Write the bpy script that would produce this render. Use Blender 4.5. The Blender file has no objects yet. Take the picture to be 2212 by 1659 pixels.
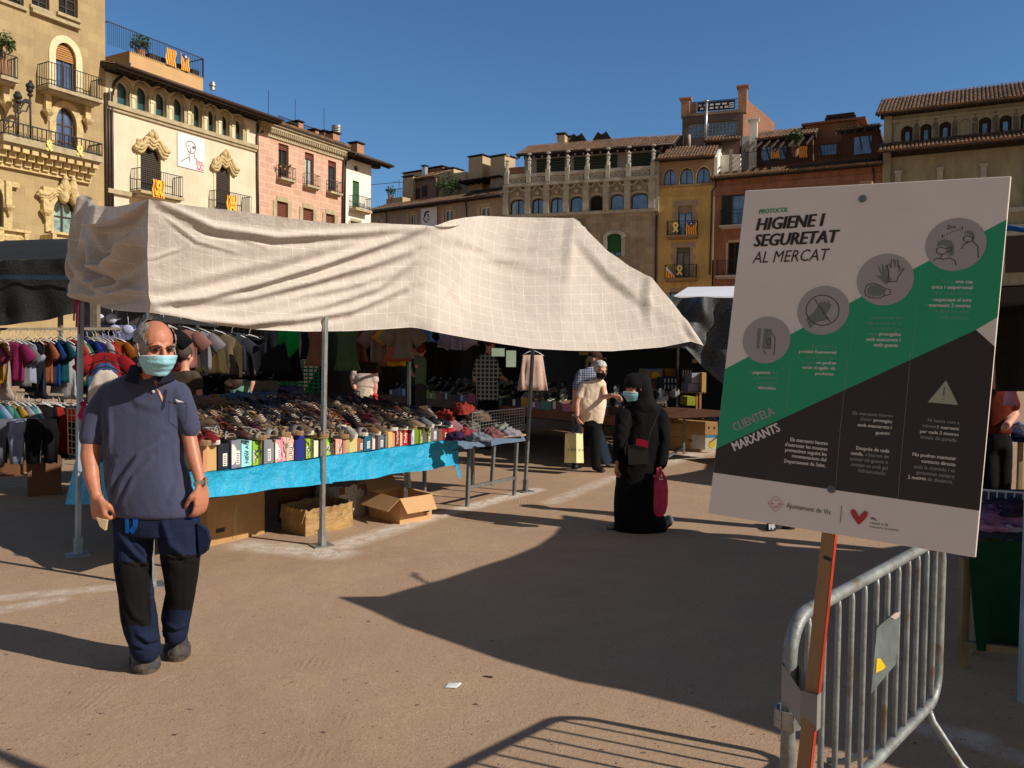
import bpy,bmesh,math,random
import numpy as np
from mathutils import Vector,Matrix,noise
R = math.radians
SC = bpy.context.scene
COL = SC.collection
# ---------------------------------------------------------------- camera
PXF,CX,CY = 1780.0,1106.0,829.5
CAMH = 1.62
pitch = math.atan(64.5 / PXF)
roll = 0.012
CAM = Vector((0,0,CAMH))
FW = Vector((0,math.cos(pitch),-math.sin(pitch)))
_r0 = Vector((1,0,0)); _u0 = Vector((0,math.sin(pitch),math.cos(pitch)))
RT = _r0 * math.cos(roll) + _u0 * math.sin(roll)
UP = _u0 * math.cos(roll) - _r0 * math.sin(roll)
cd = bpy.data.cameras.new('camera'); cam = bpy.data.objects.new('camera',cd); COL.objects.link(cam)
cam.matrix_world = Matrix(((RT.x,UP.x,-FW.x,0),(RT.y,UP.y,-FW.y,0),(RT.z,UP.z,-FW.z,CAMH),(0,0,0,1)))
cd.sensor_width = 36; cd.lens = 36 * PXF / 2212; cd.clip_start = 0.05; cd.clip_end = 2000
SC.camera = cam
# ---------------------------------------------------------------- world, sun, exposure
SUN_EL,SUN_AZ = R(32.5),R(23.0)           # azimuth: towards +x, turned back behind the camera
TOSUN = Vector((math.cos(SUN_AZ) * math.cos(SUN_EL),-math.sin(SUN_AZ) * math.cos(SUN_EL),math.sin(SUN_EL)))
W = bpy.data.worlds.new("World"); SC.world = W; W.use_nodes = True
nt = W.node_tree; nt.nodes.clear()
sky = nt.nodes.new('ShaderNodeTexSky'); sky.sky_type = 'NISHITA'; sky.sun_disc = False
sky.sun_elevation = SUN_EL; sky.sun_rotation = math.atan2(TOSUN.x,TOSUN.y)
sky.altitude = 500; sky.air_density = 1.0; sky.dust_density = 0.3; sky.ozone_density = 3.0
bg = nt.nodes.new('ShaderNodeBackground'); bg.inputs['Strength'].default_value = 0.082
wo = nt.nodes.new('ShaderNodeOutputWorld')
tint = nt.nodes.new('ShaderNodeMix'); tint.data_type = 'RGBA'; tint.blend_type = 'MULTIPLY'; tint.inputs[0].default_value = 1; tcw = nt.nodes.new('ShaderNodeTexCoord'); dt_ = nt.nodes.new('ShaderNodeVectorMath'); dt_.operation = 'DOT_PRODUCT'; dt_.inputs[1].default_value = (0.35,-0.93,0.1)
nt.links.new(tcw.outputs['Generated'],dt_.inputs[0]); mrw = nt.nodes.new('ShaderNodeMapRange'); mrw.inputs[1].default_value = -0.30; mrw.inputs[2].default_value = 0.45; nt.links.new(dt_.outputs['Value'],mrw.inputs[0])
hz = nt.nodes.new('ShaderNodeMix'); hz.data_type = 'RGBA'; hz.inputs[6].default_value = (0.76,1.08,1.30,1); hz.inputs[7].default_value = (1.28,0.90,0.60,1)   # clear blue ahead, warm tint added behind the camera to warm shadow fill
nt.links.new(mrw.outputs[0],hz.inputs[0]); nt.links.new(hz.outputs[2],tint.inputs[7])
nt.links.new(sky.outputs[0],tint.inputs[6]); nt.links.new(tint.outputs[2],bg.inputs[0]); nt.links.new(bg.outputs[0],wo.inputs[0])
sd = bpy.data.lights.new('sun','SUN'); sd.energy = 4.9; sd.angle = R(0.55); sd.color = (1.0,0.92,0.80)
sun = bpy.data.objects.new('sun',sd); COL.objects.link(sun)
sun.rotation_euler = (-TOSUN).to_track_quat('-Z','Y').to_euler(); sun.location = (20,-20,30)
SC.view_settings.view_transform = 'Standard'; SC.view_settings.look = 'None'
SC.view_settings.exposure = 0.0; SC.view_settings.gamma = 1
# ---------------------------------------------------------------- pixel rays to world points
def ray(u,v): return FW + RT * ((u - CX) / PXF) - UP * ((v - CY) / PXF)
def G(u,v,h=0.0):
 r = ray(u,v); return CAM + r * ((h - CAMH) / r.z)
def D(u,v,d):
 r = ray(u,v); return CAM + r * (d / r.y)
def proj(p):
 q = Vector(p) - CAM; z = q.dot(FW); return (CX + PXF * q.dot(RT) / z,CY - PXF * q.dot(UP) / z)
def zat(u,v,x,y):
 "height at which the ray through row v passes above ground point x,y"
 r = ray(u,v); t = y / r.y; return CAMH + r.z * t
# ---------------------------------------------------------------- materials
MATS = {}
def srgb(c):
 return tuple(((x / 255) / 12.92 if x / 255 <= 0.04045 else ((x / 255 + 0.055) / 1.055) ** 2.4) for x in c)
def mat(name,col,rough=0.75,metal=0.0,var=0.12,vs=6.0,bump=0.0,bs=60.0,spec=0.4,sheen=0.0,stretch=None,trans=0.0,col2=None,c2s=3.0,c2t=(0.45,0.6),bd=None):
 if name in MATS: return MATS[name]
 m = bpy.data.materials.new(name); MATS[name] = m; m.use_nodes = True
 n = m.node_tree; b = n.nodes['Principled BSDF']
 b.inputs['Roughness'].default_value = rough; b.inputs['Metallic'].default_value = metal
 b.inputs['Specular IOR Level'].default_value = spec
 if sheen: b.inputs['Sheen Weight'].default_value = sheen
 tc = n.nodes.new('ShaderNodeTexCoord'); src = tc.outputs['Object']
 if stretch:
  mp = n.nodes.new('ShaderNodeMapping'); mp.inputs['Scale'].default_value = stretch
  n.links.new(src,mp.inputs[0]); src = mp.outputs[0]
 base = (*col,1)
 last = None
 if col2:
  t = n.nodes.new('ShaderNodeTexNoise'); t.inputs['Scale'].default_value = c2s; t.inputs['Detail'].default_value = 5
  n.links.new(src,t.inputs['Vector'])
  mr = n.nodes.new('ShaderNodeMapRange'); mr.inputs[1].default_value = c2t[0]; mr.inputs[2].default_value = c2t[1]
  n.links.new(t.outputs[0],mr.inputs[0])
  mx = n.nodes.new('ShaderNodeMix'); mx.data_type = 'RGBA'
  mx.inputs[6].default_value = base; mx.inputs[7].default_value = (*col2,1)
  n.links.new(mr.outputs[0],mx.inputs[0]); last = mx.outputs[2]
 if var:
  t = n.nodes.new('ShaderNodeTexNoise'); t.inputs['Scale'].default_value = vs; t.inputs['Detail'].default_value = 6
  t.inputs['Roughness'].default_value = 0.65
  n.links.new(src,t.inputs['Vector'])
  mr = n.nodes.new('ShaderNodeMapRange'); mr.inputs[1].default_value = 0.25; mr.inputs[2].default_value = 0.75
  mr.inputs[3].default_value = 1 - var * 1.6; mr.inputs[4].default_value = 1 + var * 1.2
  n.links.new(t.outputs[0],mr.inputs[0])
  hs = n.nodes.new('ShaderNodeHueSaturation'); hs.inputs['Color'].default_value = base
  if last: n.links.new(last,hs.inputs['Color'])
  n.links.new(mr.outputs[0],hs.inputs['Value']); last = hs.outputs[0]
 if last: n.links.new(last,b.inputs['Base Color'])
 else: b.inputs['Base Color'].default_value = base
 if bump:
  t = n.nodes.new('ShaderNodeTexNoise'); t.inputs['Scale'].default_value = bs; t.inputs['Detail'].default_value = 4
  n.links.new(src,t.inputs['Vector'])
  bp = n.nodes.new('ShaderNodeBump'); bp.inputs['Strength'].default_value = bump; bp.inputs['Distance'].default_value = bd or 1.0 / bs
  n.links.new(t.outputs[0],bp.inputs['Height']); n.links.new(bp.outputs[0],b.inputs['Normal'])
 if trans:
  tr = n.nodes.new('ShaderNodeBsdfTranslucent'); ms = n.nodes.new('ShaderNodeMixShader'); ms.inputs[0].default_value = trans
  if last: n.links.new(last,tr.inputs[0])
  else: tr.inputs[0].default_value = base
  n.links.new(b.outputs[0],ms.inputs[1]); n.links.new(tr.outputs[0],ms.inputs[2])
  n.links.new(ms.outputs[0],n.nodes['Material Output'].inputs[0])
 return m
def fab(name,c,**k):   # cloth from an sRGB colour
 k.setdefault('rough',0.9); k.setdefault('bump',0.35); k.setdefault('bs',30.); k.setdefault('bd',0.009); k.setdefault('spec',0.15)
 return mat('fabric_' + name,srgb(c),**k)
# ---------------------------------------------------------------- mesh collector
class MB:
 def __init__(s): s.v = []; s.f = []; s.m = []; s.uv = {}; s.cur = 0
 def add(s,vs,fs,uv=None):
  o = len(s.v); s.v += [Vector(x) for x in vs]
  for i,f in enumerate(fs):
   if uv: s.uv[len(s.f)] = [uv[k] for k in f]
   s.f.append([o + k for k in f]); s.m.append(s.cur)
  return s
 def box(s,c,d,rot=None,taper=1.0,skewx=0.0):
  c = Vector(c); hx,hy,hz = d[0] / 2,d[1] / 2,d[2] / 2
  vs = []
  for z in (-hz,hz):
   t = taper if z > 0 else 1
   for x,y in ((-hx,-hy),(hx,-hy),(hx,hy),(-hx,hy)): vs.append(Vector((x * t,y * t,z)))
  if rot is not None: vs = [rot @ q for q in vs]
  return s.add([q + c for q in vs],[(0,3,2,1),(4,5,6,7),(0,1,5,4),(1,2,6,5),(2,3,7,6),(3,0,4,7)])
 def bar(s,p,q,w,h=None,upv=(0,0,1)):
  h = h or w; p = Vector(p); q = Vector(q); a = q - p
  if a.length < 1e-6: return s
  a.normalize(); x = a.cross(Vector(upv))
  if x.length < 1e-3: x = a.cross(Vector((0,1,0)))
  x.normalize(); y = x.cross(a)
  o = [x * (-w / 2) + y * (-h / 2),x * (w / 2) + y * (-h / 2),x * (w / 2) + y * (h / 2),x * (-w / 2) + y * (h / 2)]
  return s.add([p + k for k in o] + [q + k for k in o],[(0,1,2,3),(7,6,5,4),(0,4,5,1),(1,5,6,2),(2,6,7,3),(3,7,4,0)])
 def tube(s,pts,r,seg=8,cap=True):
  pts = [Vector(p) for p in pts]; n = len(pts); rs = r if isinstance(r,(list,tuple)) else [r] * n
  vs = []; px = None
  for i,p in enumerate(pts):
   a = (pts[min(i + 1,n - 1)] - pts[max(i - 1,0)])
   if a.length < 1e-9: a = Vector((0,0,1))
   a.normalize()
   x = px if px is not None else (a.cross(Vector((0,0,1))) if abs(a.z) < 0.95 else a.cross(Vector((0,1,0))))
   x = (x - a * x.dot(a)); x.normalize(); y = a.cross(x); px = x
   for k in range(seg):
    t = 2 * math.pi * k / seg; vs.append(p + (x * math.cos(t) + y * math.sin(t)) * rs[i])
  fs = [(i * seg + k,i * seg + (k + 1) % seg,(i + 1) * seg + (k + 1) % seg,(i + 1) * seg + k) for i in range(n - 1) for k in range(seg)]
  if cap: fs += [tuple(reversed(range(seg))),tuple(range((n - 1) * seg,n * seg))]
  return s.add(vs,fs)
 def loft(s,rings,cap=True,closed=True):
  n = len(rings[0]); vs = [p for r in rings for p in r]; m = n if closed else n - 1
  fs = [(i * n + k,i * n + (k + 1) % n,(i + 1) * n + (k + 1) % n,(i + 1) * n + k) for i in range(len(rings) - 1) for k in range(m)]
  if cap and closed: fs += [tuple(reversed(range(n))),tuple(range((len(rings) - 1) * n,len(rings) * n))]
  return s.add(vs,fs)
 def ell(s,c,r,seg=14,rings=9,rot=None):
  c = Vector(c); vs = []; fs = []
  for i in range(1,rings):
   a = math.pi * i / rings
   for k in range(seg):
    t = 2 * math.pi * k / seg; q = Vector((r[0] * math.sin(a) * math.cos(t),r[1] * math.sin(a) * math.sin(t),r[2] * math.cos(a)))
    vs.append(q)
  vs.append(Vector((0,0,r[2]))); vs.append(Vector((0,0,-r[2])))
  T,B = len(vs) - 2,len(vs) - 1
  for i in range(rings - 2):
   for k in range(seg): fs.append((i * seg + k,(i + 1) * seg + k,(i + 1) * seg + (k + 1) % seg,i * seg + (k + 1) % seg))
  for k in range(seg):
   fs.append((T,k,(k + 1) % seg)); fs.append((B,(rings - 2) * seg + (k + 1) % seg,(rings - 2) * seg + k))
  if rot is not None: vs = [rot @ q for q in vs]
  return s.add([c + q for q in vs],fs)
 def prism(s,poly,vec):
  "extrude a planar polygon (list of points) by vec"
  n = len(poly); P = [Vector(p) for p in poly]; Q = [p + Vector(vec) for p in P]
  return s.add(P + Q,[tuple(range(n)),tuple(reversed(range(n,2 * n)))] + [(k,k + n,(k + 1) % n + n,(k + 1) % n) for k in range(n)])
 def grid(s,fn,nu,nv,uvf=None):
  vs = [fn(i / nu,j / nv) for j in range(nv + 1) for i in range(nu + 1)]
  uv = [uvf(i / nu,j / nv) for j in range(nv + 1) for i in range(nu + 1)] if uvf else None
  return s.add(vs,[(j * (nu + 1) + i,j * (nu + 1) + i + 1,(j + 1) * (nu + 1) + i + 1,(j + 1) * (nu + 1) + i) for j in range(nv) for i in range(nu)],uv)
 def mesh(s,name):
  me = bpy.data.meshes.new(name); me.from_pydata([tuple(v) for v in s.v],[],s.f); me.update()
  return me
MW = {}      # world matrices of things
def tag(o,label=None,cat=None,group=None,kind=None):
 if label: o['label'] = label
 if cat: o['category'] = cat
 if group: o['group'] = group
 if kind: o['kind'] = kind
 return o
def thing(name,label,cat,loc=(0,0,0),rz=0.0,group=None):
 o = bpy.data.objects.new(name,None); o.empty_display_size = 0.1; COL.objects.link(o)
 o.location = loc; o.rotation_euler = (0,0,rz)
 MW[o.name] = Matrix.Translation(Vector(loc)) @ Matrix.Rotation(rz,4,'Z')
 return tag(o,label,cat,group)
def build(mb,name,mats,parent=None,world=True,smooth=False,bevel=0,label=None):
 "link the collector as ONE mesh object; world=True: its points are world points"
 if not isinstance(mats,(list,tuple)): mats = [mats]
 vs = mb.v
 Mp = None
 if parent is not None:
  Mp = MW.get(parent.name,Matrix.Identity(4))
  if world:
   inv = Mp.inverted(); mb.v = [inv @ v for v in vs]
 me = mb.mesh(name)
 for m in mats: me.materials.append(m)
 if any(mb.m): me.polygons.foreach_set('material_index',mb.m)
 if mb.uv:
  ul = me.uv_layers.new(name='UVMap')
  for fi,uvs in mb.uv.items():
   p = me.polygons[fi]
   for k,li in enumerate(p.loop_indices): ul.data[li].uv = uvs[k]
 if smooth:
  me.polygons.foreach_set('use_smooth',[True] * len(me.polygons))
 o = bpy.data.objects.new(name,me); COL.objects.link(o)
 if parent is not None:
  o.parent = parent; MW[o.name] = Mp
 if bevel:
  md = o.modifiers.new('bevel','BEVEL'); md.width = bevel; md.segments = 2; md.limit_method = 'ANGLE'
 if label: o['label'] = label
 mb.v = vs
 return o
def top(mb,name,mats,label,cat,group=None,kind=None,**k):
 "a top-level single-mesh thing with its origin at the base of its points"
 c = sum(mb.v,Vector()) / max(1,len(mb.v)); z = min(v.z for v in mb.v)
 loc = Vector((c.x,c.y,z)); mb.v = [v - loc for v in mb.v]
 o = build(mb,name,mats,None,**k); o.location = loc; MW[o.name] = Matrix.Translation(loc)
 return tag(o,label,cat,group,kind)
TMP = bpy.data.scenes.new('tmp')
def evmesh(o):
 TMP.collection.objects.link(o); vl = TMP.view_layers[0]; vl.update(); dg = vl.depsgraph; dg.update()
 me = bpy.data.meshes.new_from_object(o.evaluated_get(dg)); TMP.collection.objects.unlink(o); return me
def remesh(o,voxel,smooth=2,subdiv=False):
 "turn overlapping solids into one continuous skin"
 md = o.modifiers.new('r','REMESH'); md.mode = 'VOXEL'; md.voxel_size = voxel; md.use_smooth_shade = True
 if smooth:
  sm = o.modifiers.new('s','SMOOTH'); sm.iterations = smooth; sm.factor = 0.6
 me = evmesh(o); ms = list(o.data.materials); old = o.data
 o.modifiers.clear(); o.data = me
 me.materials.clear()
 for m in ms: me.materials.append(m)
 me.polygons.foreach_set('use_smooth',[True] * len(me.polygons))
 me.polygons.foreach_set('material_index',[0] * len(me.polygons))
 return o
def paint(o,fn):
 "material slot by face centre (local coords)"
 for p in o.data.polygons: p.material_index = fn(p.center)
def vdisp(o,fn):
 me = o.data; L = [(v.co.copy(),v.normal.copy()) for v in me.vertices]; out = []
 for c,n in L: out.extend(c + fn(c,n))
 me.vertices.foreach_set('co',out); me.update()
def surf(o):
 "sampler of a body's visible surface: pixel -> point lifted off the cloth"
 from mathutils.bvhtree import BVHTree
 M = MW.get(o.parent.name) if o.parent else MW[o.name]; bv = BVHTree.FromPolygons([M @ v.co for v in o.data.vertices],[tuple(p.vertices) for p in o.data.polygons])
 def f(u,v,e=.003):
  r = ray(u,v).normalized(); h = bv.ray_cast(CAM,r)
  return (h[0] - r * e) if h[0] else D(u,v,4)
 return f
def nz(p,s,seed=0.0): return noise.noise(Vector(p) * s + Vector((seed,seed * 1.7,-seed)))
def text_mb(txt,size,o3,xa,ya,mb=None,bold=0.0,shear=0.0,align='LEFT',space=1.0,sx=1.0):
 "text converted to flat faces laid out from o3 along xa (right) and ya (up)"
 cu = bpy.data.curves.new('t','FONT'); cu.body = txt; cu.size = size; cu.offset = bold; cu.shear = shear
 cu.align_x = align; cu.space_character = space; cu.resolution_u = 2; cu.space_line = 0.95
 ob = bpy.data.objects.new('t',cu); me = evmesh(ob)
 mb = mb or MB(); o3 = Vector(o3)
 mb.add([o3 + xa * (v.co.x * sx) + ya * v.co.y for v in me.vertices],[tuple(p.vertices) for p in me.polygons])
 bpy.data.objects.remove(ob); bpy.data.curves.remove(cu); bpy.data.meshes.remove(me)
 return mb
def stroke(pts,w,plane_n,mb,lift=0.0):
 "flat ribbon line through pts lying on a plane with normal plane_n"
 pts = [Vector(p) for p in pts]; L = []; Rr = []
 for i,p in enumerate(pts):
  a = pts[min(i + 1,len(pts) - 1)] - pts[max(i - 1,0)]; x = a.cross(plane_n); x.normalize()
  L.append(p + x * w / 2 + plane_n * lift); Rr.append(p - x * w / 2 + plane_n * lift)
 n = len(pts)
 return mb.add(L + Rr,[(i,i + 1,n + i + 1,n + i) for i in range(n - 1)])
ORD = ['first','second','third','fourth','fifth','sixth','seventh','eighth','ninth','tenth','eleventh','twelfth',
       'thirteenth','fourteenth','fifteenth','sixteenth','seventeenth','eighteenth','nineteenth','twentieth']
def ordw(i):
 if i < 20: return ORD[i]
 t = {20: 'twenty',30: 'thirty',40: 'forty',50: 'fifty',60: 'sixty'}[(i + 1) // 10 * 10] if (i + 1) // 10 * 10 in (20,30,40,50,60) else 'far'
 return (t[:-1] + 'ieth') if (i + 1) % 10 == 0 else t + '-' + ORD[(i + 1) % 10 - 1]
rnd = random.Random(7)
# ================================================================ ground
def ground_mat():
 m = bpy.data.materials.new('sandy_ground'); m.use_nodes = True; n = m.node_tree; L = n.links.new; b = n.nodes['Principled BSDF']
 b.inputs['Roughness'].default_value = 0.95; b.inputs['Specular IOR Level'].default_value = 0.1
 tc = n.nodes.new('ShaderNodeTexCoord'); P = tc.outputs['Object']
 def N(sc,det=6,rg=0.6,dist=0.0,vec=None):
  t = n.nodes.new('ShaderNodeTexNoise'); t.inputs['Scale'].default_value = sc; t.inputs['Detail'].default_value = det
  t.inputs['Roughness'].default_value = rg; t.inputs['Distortion'].default_value = dist; L(vec or P,t.inputs['Vector']); return t.outputs[0]
 def MR(i,a,b2,c,d):
  t = n.nodes.new('ShaderNodeMapRange'); L(i,t.inputs[0])
  for k,v in zip((1,2,3,4),(a,b2,c,d)): t.inputs[k].default_value = v
  return t.outputs[0]
 def MX(f,a,b2):
  t = n.nodes.new('ShaderNodeMix'); t.data_type = 'RGBA'; L(f,t.inputs[0])
  for k,v in ((6,a),(7,b2)):
   if isinstance(v,tuple): t.inputs[k].default_value = (*v,1)
   else: L(v,t.inputs[k])
  return t.outputs[2]
 def MA(op,a,b2):
  t = n.nodes.new('ShaderNodeMath'); t.operation = op
  for k,v in ((0,a),(1,b2)):
   if isinstance(v,(int,float)): t.inputs[k].default_value = v
   else: L(v,t.inputs[k])
  return t.outputs[0]
 c = MX(MR(N(0.55,5,0.6,0.6),0.35,0.62,0,1),(0.41,0.278,0.180),(0.44,0.312,0.188))
 c = MX(MR(N(2.1,6,0.7,0.4),0.42,0.72,0,0.75),c,(0.40,0.252,0.190))
 c = MX(MR(N(0.9,4,0.6,1.2),0.56,0.7,0,0.5),c,(0.36,0.238,0.142))
 c = MX(MR(N(0.35,7,0.7,1.5),0.50,0.62,0,0.55),c,(0.33,0.215,0.140))
 c = MX(MR(N(3.3,7,0.75,1.0),0.55,0.7,0,0.55),c,(0.48,0.34,0.25))
 c = MX(MR(N(45,5,0.75),0.40,0.70,0,0.8),c,(0.33,0.215,0.155))
 # single grains: pale and dark specks
 for sc,th,colr,k in ((80,0.12,(0.56,0.44,0.34),0.9),(55,0.09,(0.10,0.06,0.04),0.9),(26,0.05,(0.13,0.08,0.05),0.85)):
  v = n.nodes.new('ShaderNodeTexVoronoi'); v.inputs['Scale'].default_value = sc; L(P,v.inputs['Vector'])
  f = MR(v.outputs['Distance'],th,th * 2.2,k,0)
  gate = MR(N(sc / 14,3),0.48,0.56,0,1)
  c = MX(MA('MULTIPLY',f,gate),c,colr)
 # chalk dust along the lines between pitches
 sep = n.nodes.new('ShaderNodeSeparateXYZ'); L(P,sep.inputs[0]); X,Y = sep.outputs[0],sep.outputs[1]
 tot = None
 for (a,b3,w,k) in CHALK:
  d = (b3 - a); ln = d.length; d = d / ln
  px = MA('SUBTRACT',X,a.x); py = MA('SUBTRACT',Y,a.y)
  t = MA('ADD',MA('MULTIPLY',px,d.x),MA('MULTIPLY',py,d.y))
  t = MA('MINIMUM',MA('MAXIMUM',t,0.0),ln)
  dx = MA('SUBTRACT',px,MA('MULTIPLY',t,d.x)); dy = MA('SUBTRACT',py,MA('MULTIPLY',t,d.y))
  ds = MA('POWER',MA('ADD',MA('MULTIPLY',dx,dx),MA('MULTIPLY',dy,dy)),0.5)
  f = MR(ds,w * 0.35,w * 1.1,k,0)
  tot = f if tot is None else MA('MAXIMUM',tot,f)
 brk = MR(N(9,6,0.75,0.5),0.36,0.58,0.15,1)
 c = MX(MA('MULTIPLY',MA('MULTIPLY',tot,brk),MR(N(70,3),0.3,0.6,0.6,1)),c,(0.78,0.70,0.63))
 L(c,b.inputs['Base Color'])
 bp = n.nodes.new('ShaderNodeBump'); bp.inputs['Strength'].default_value = 0.55; bp.inputs['Distance'].default_value = 0.010
 h = MA('ADD',MA('MULTIPLY',N(38,6,0.75),0.6),MA('MULTIPLY',N(5,4,0.6,0.5),1.4))
 v = n.nodes.new('ShaderNodeTexVoronoi'); v.inputs['Scale'].default_value = 60; L(P,v.inputs['Vector'])
 h = MA('ADD',h,MA('MULTIPLY',MR(v.outputs['Distance'],0,0.35,1,0),0.35))
 wv = n.nodes.new('ShaderNodeTexWave'); wv.inputs['Scale'].default_value = 9; wv.inputs['Distortion'].default_value = 2.5; wv.inputs['Detail'].default_value = 2; L(P,wv.inputs['Vector'])
 h = MA('ADD',h,MA('MULTIPLY',MA('MULTIPLY',wv.outputs[1],MR(N(0.9,4,0.6,0.8),0.58,0.66,0,1)),MR(N(2.7,3),0.5,0.6,0,0.3)))
 L(h,bp.inputs['Height']); L(bp.outputs[0],b.inputs['Normal'])
 return m
def g2(u,v): q = G(u,v); return Vector((q.x,q.y))
CHALK = [(g2(735,1180),g2(915,1122),0.17,0.85),(g2(915,1122),g2(1155,1058),0.15,1.0),(g2(545,1178),g2(715,1195),0.24,0.8),
         (g2(1415,1002),g2(1500,982),0.30,0.9),(g2(1500,982),g2(1640,950),0.3,0.7),(g2(1190,1085),g2(1330,1030),0.15,0.5),
         (g2(0,1292),g2(250,1268),0.10,0.55),(g2(0,1318),g2(120,1296),0.10,0.5),(g2(0,1030),g2(60,1045),0.4,0.35),
         (g2(2010,1575),g2(2110,1595),0.10,0.6),(g2(2100,1600),g2(2212,1640),0.08,0.45)]
mb = MB(); mb.grid(lambda a,b: Vector((-220 + 440 * a,-60 + 460 * b,0)),44,46)
gr = build(mb,'ground',ground_mat()); tag(gr,'trodden sandy earth of the market square with chalk lines',kind='structure')
# ================================================================ facades
def masonry(name,c1,c2,mort,bw=0.6,bh=0.32,ms=0.012,var=0.14,bump=0.3,rough=0.9,sm=0.1):
 m = bpy.data.materials.new(name); MATS[name] = m; m.use_nodes = True; n = m.node_tree; L = n.links.new; b = n.nodes['Principled BSDF']
 b.inputs['Roughness'].default_value = rough; b.inputs['Specular IOR Level'].default_value = 0.15
 uv = n.nodes.new('ShaderNodeUVMap'); uv.uv_map = 'UVMap'
 br = n.nodes.new('ShaderNodeTexBrick'); L(uv.outputs[0],br.inputs['Vector'])
 br.inputs['Scale'].default_value = 1; br.inputs['Brick Width'].default_value = bw; br.inputs['Row Height'].default_value = bh
 br.inputs['Mortar Size'].default_value = ms; br.inputs['Mortar Smooth'].default_value = sm; br.offset = 0.5; br.inputs['Bias'].default_value = 0.0
 br.inputs['Color1'].default_value = (*c1,1); br.inputs['Color2'].default_value = (*c2,1); br.inputs['Mortar'].default_value = (*mort,1)
 t = n.nodes.new('ShaderNodeTexNoise'); t.inputs['Scale'].default_value = 0.9; t.inputs['Detail'].default_value = 8; t.inputs['Roughness'].default_value = 0.7
 tc = n.nodes.new('ShaderNodeTexCoord'); L(tc.outputs['Object'],t.inputs['Vector'])
 mr = n.nodes.new('ShaderNodeMapRange'); mr.inputs[1].default_value = 0.3; mr.inputs[2].default_value = 0.7
 mr.inputs[3].default_value = 1 - var; mr.inputs[4].default_value = 1 + var; L(t.outputs[0],mr.inputs[0])
 hs = n.nodes.new('ShaderNodeHueSaturation'); L(br.outputs[0],hs.inputs['Color']); st = n.nodes.new('ShaderNodeTexNoise'); st.inputs['Scale'].default_value = 1; st.inputs['Detail'].default_value = 7; st.inputs['Roughness'].default_value = .7; mp = n.nodes.new('ShaderNodeMapping'); mp.inputs['Scale'].default_value = (1.6,1.6,.18); L(tc.outputs['Object'],mp.inputs[0]); L(mp.outputs[0],st.inputs['Vector'])
 m3 = n.nodes.new('ShaderNodeMapRange'); m3.inputs[1].default_value = .42; m3.inputs[2].default_value = .72; m3.inputs[3].default_value = 1; m3.inputs[4].default_value = 1 - var * 1.6; L(st.outputs[0],m3.inputs[0]); ml = n.nodes.new('ShaderNodeMath'); ml.operation = 'MULTIPLY'; L(mr.outputs[0],ml.inputs[0]); L(m3.outputs[0],ml.inputs[1]); L(ml.outputs[0],hs.inputs['Value']); L(hs.outputs[0],b.inputs['Base Color'])
 t2 = n.nodes.new('ShaderNodeTexNoise'); t2.inputs['Scale'].default_value = 14; t2.inputs['Detail'].default_value = 5; L(tc.outputs['Object'],t2.inputs['Vector'])
 bp = n.nodes.new('ShaderNodeBump'); bp.inputs['Strength'].default_value = bump; bp.inputs['Distance'].default_value = 0.05
 L(t2.outputs[0],bp.inputs['Height']); L(bp.outputs[0],b.inputs['Normal'])
 return m
M_glass = mat('window_glass',(0.20,0.30,0.48),rough=0.07,metal=0.75,var=0.35,vs=.7)  # blue sky reflection put into the metallic tint of the pane
M_dark = mat('dark_room',(0.012,0.011,0.010),rough=0.9,var=0)
M_iron = mat('wrought_iron',(0.03,0.03,0.032),rough=0.6,metal=0.3,var=0.1)
M_brownwood = mat('brown_wood',(0.10,0.045,0.022),rough=0.6,var=0.2,vs=9,stretch=(1,1,6))
M_darkwood = mat('dark_shutter_wood',(0.045,0.03,0.022),rough=0.7,var=0.2)
M_tile = mat('roof_tile',(0.24,0.13,0.075),rough=0.9,var=0.35,vs=3.5,bump=0.5,bs=20,col2=(0.13,0.09,0.06),c2s=1.7)
M_eave = mat('dark_eave_wood',(0.035,0.024,0.018),rough=0.8,var=0.2)
M_pipe = mat('brown_drain_pipe',(0.07,0.045,0.035),rough=0.5,metal=0.3,var=0.2)
M_sand = mat('pale_stone_trim',(0.42,0.35,0.22),rough=0.9,var=0.2,vs=3,bump=0.3,bs=15)
M_greystone = mat('grey_gothic_stone',(0.40,0.38,0.33),rough=0.9,var=0.2,vs=2,bump=0.4,bs=12)
M_terra = mat('terracotta_plaster',(0.28,0.125,0.075),rough=0.9,var=0.22,vs=2.2,bump=0.2,bs=12,stretch=(1,1,.3))
M_buff = mat('buff_plaster',(0.50,0.37,0.24),rough=0.9,var=0.10,vs=1.5)
M_white = mat('white_plaster',(0.80,0.77,0.70),rough=0.9,var=0.06,vs=1.2)
M_green = mat('green_shutter',(0.03,0.13,0.055),rough=0.6,var=0.15)
M_terrpink = mat('brick_chimney',(0.42,0.22,0.13),rough=0.9,var=0.2,vs=8,bump=0.3,bs=30)
M_leaf = mat('leaf_green',(0.06,0.10,0.025),rough=0.7,var=0.5,vs=5)
M_zinc = mat('galvanised_pipe',(0.45,0.46,0.46),rough=0.4,metal=0.7,var=0.2)
M_cloth_y = mat('yellow_cloth',(0.78,0.50,0.04),rough=0.8,var=0.05)
M_cloth_p = mat('pale_yellow_ribbon',(0.75,0.62,0.20),rough=0.7,var=0.05)
M_cloth_r = mat('red_cloth',(0.55,0.03,0.03),rough=0.8,var=0.05)
M_cloth_b = mat('flag_blue_cloth',(0.03,0.06,0.25),rough=0.8,var=0.05)
M_cloth_w = mat('white_banner_cloth',(0.75,0.74,0.76),rough=0.8,var=0.03)
M_ink = mat('black_ink',(0.02,0.02,0.02),rough=0.8,var=0)
M_redink = mat('red_ink',(0.62,0.03,0.06),rough=0.8,var=0)
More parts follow.
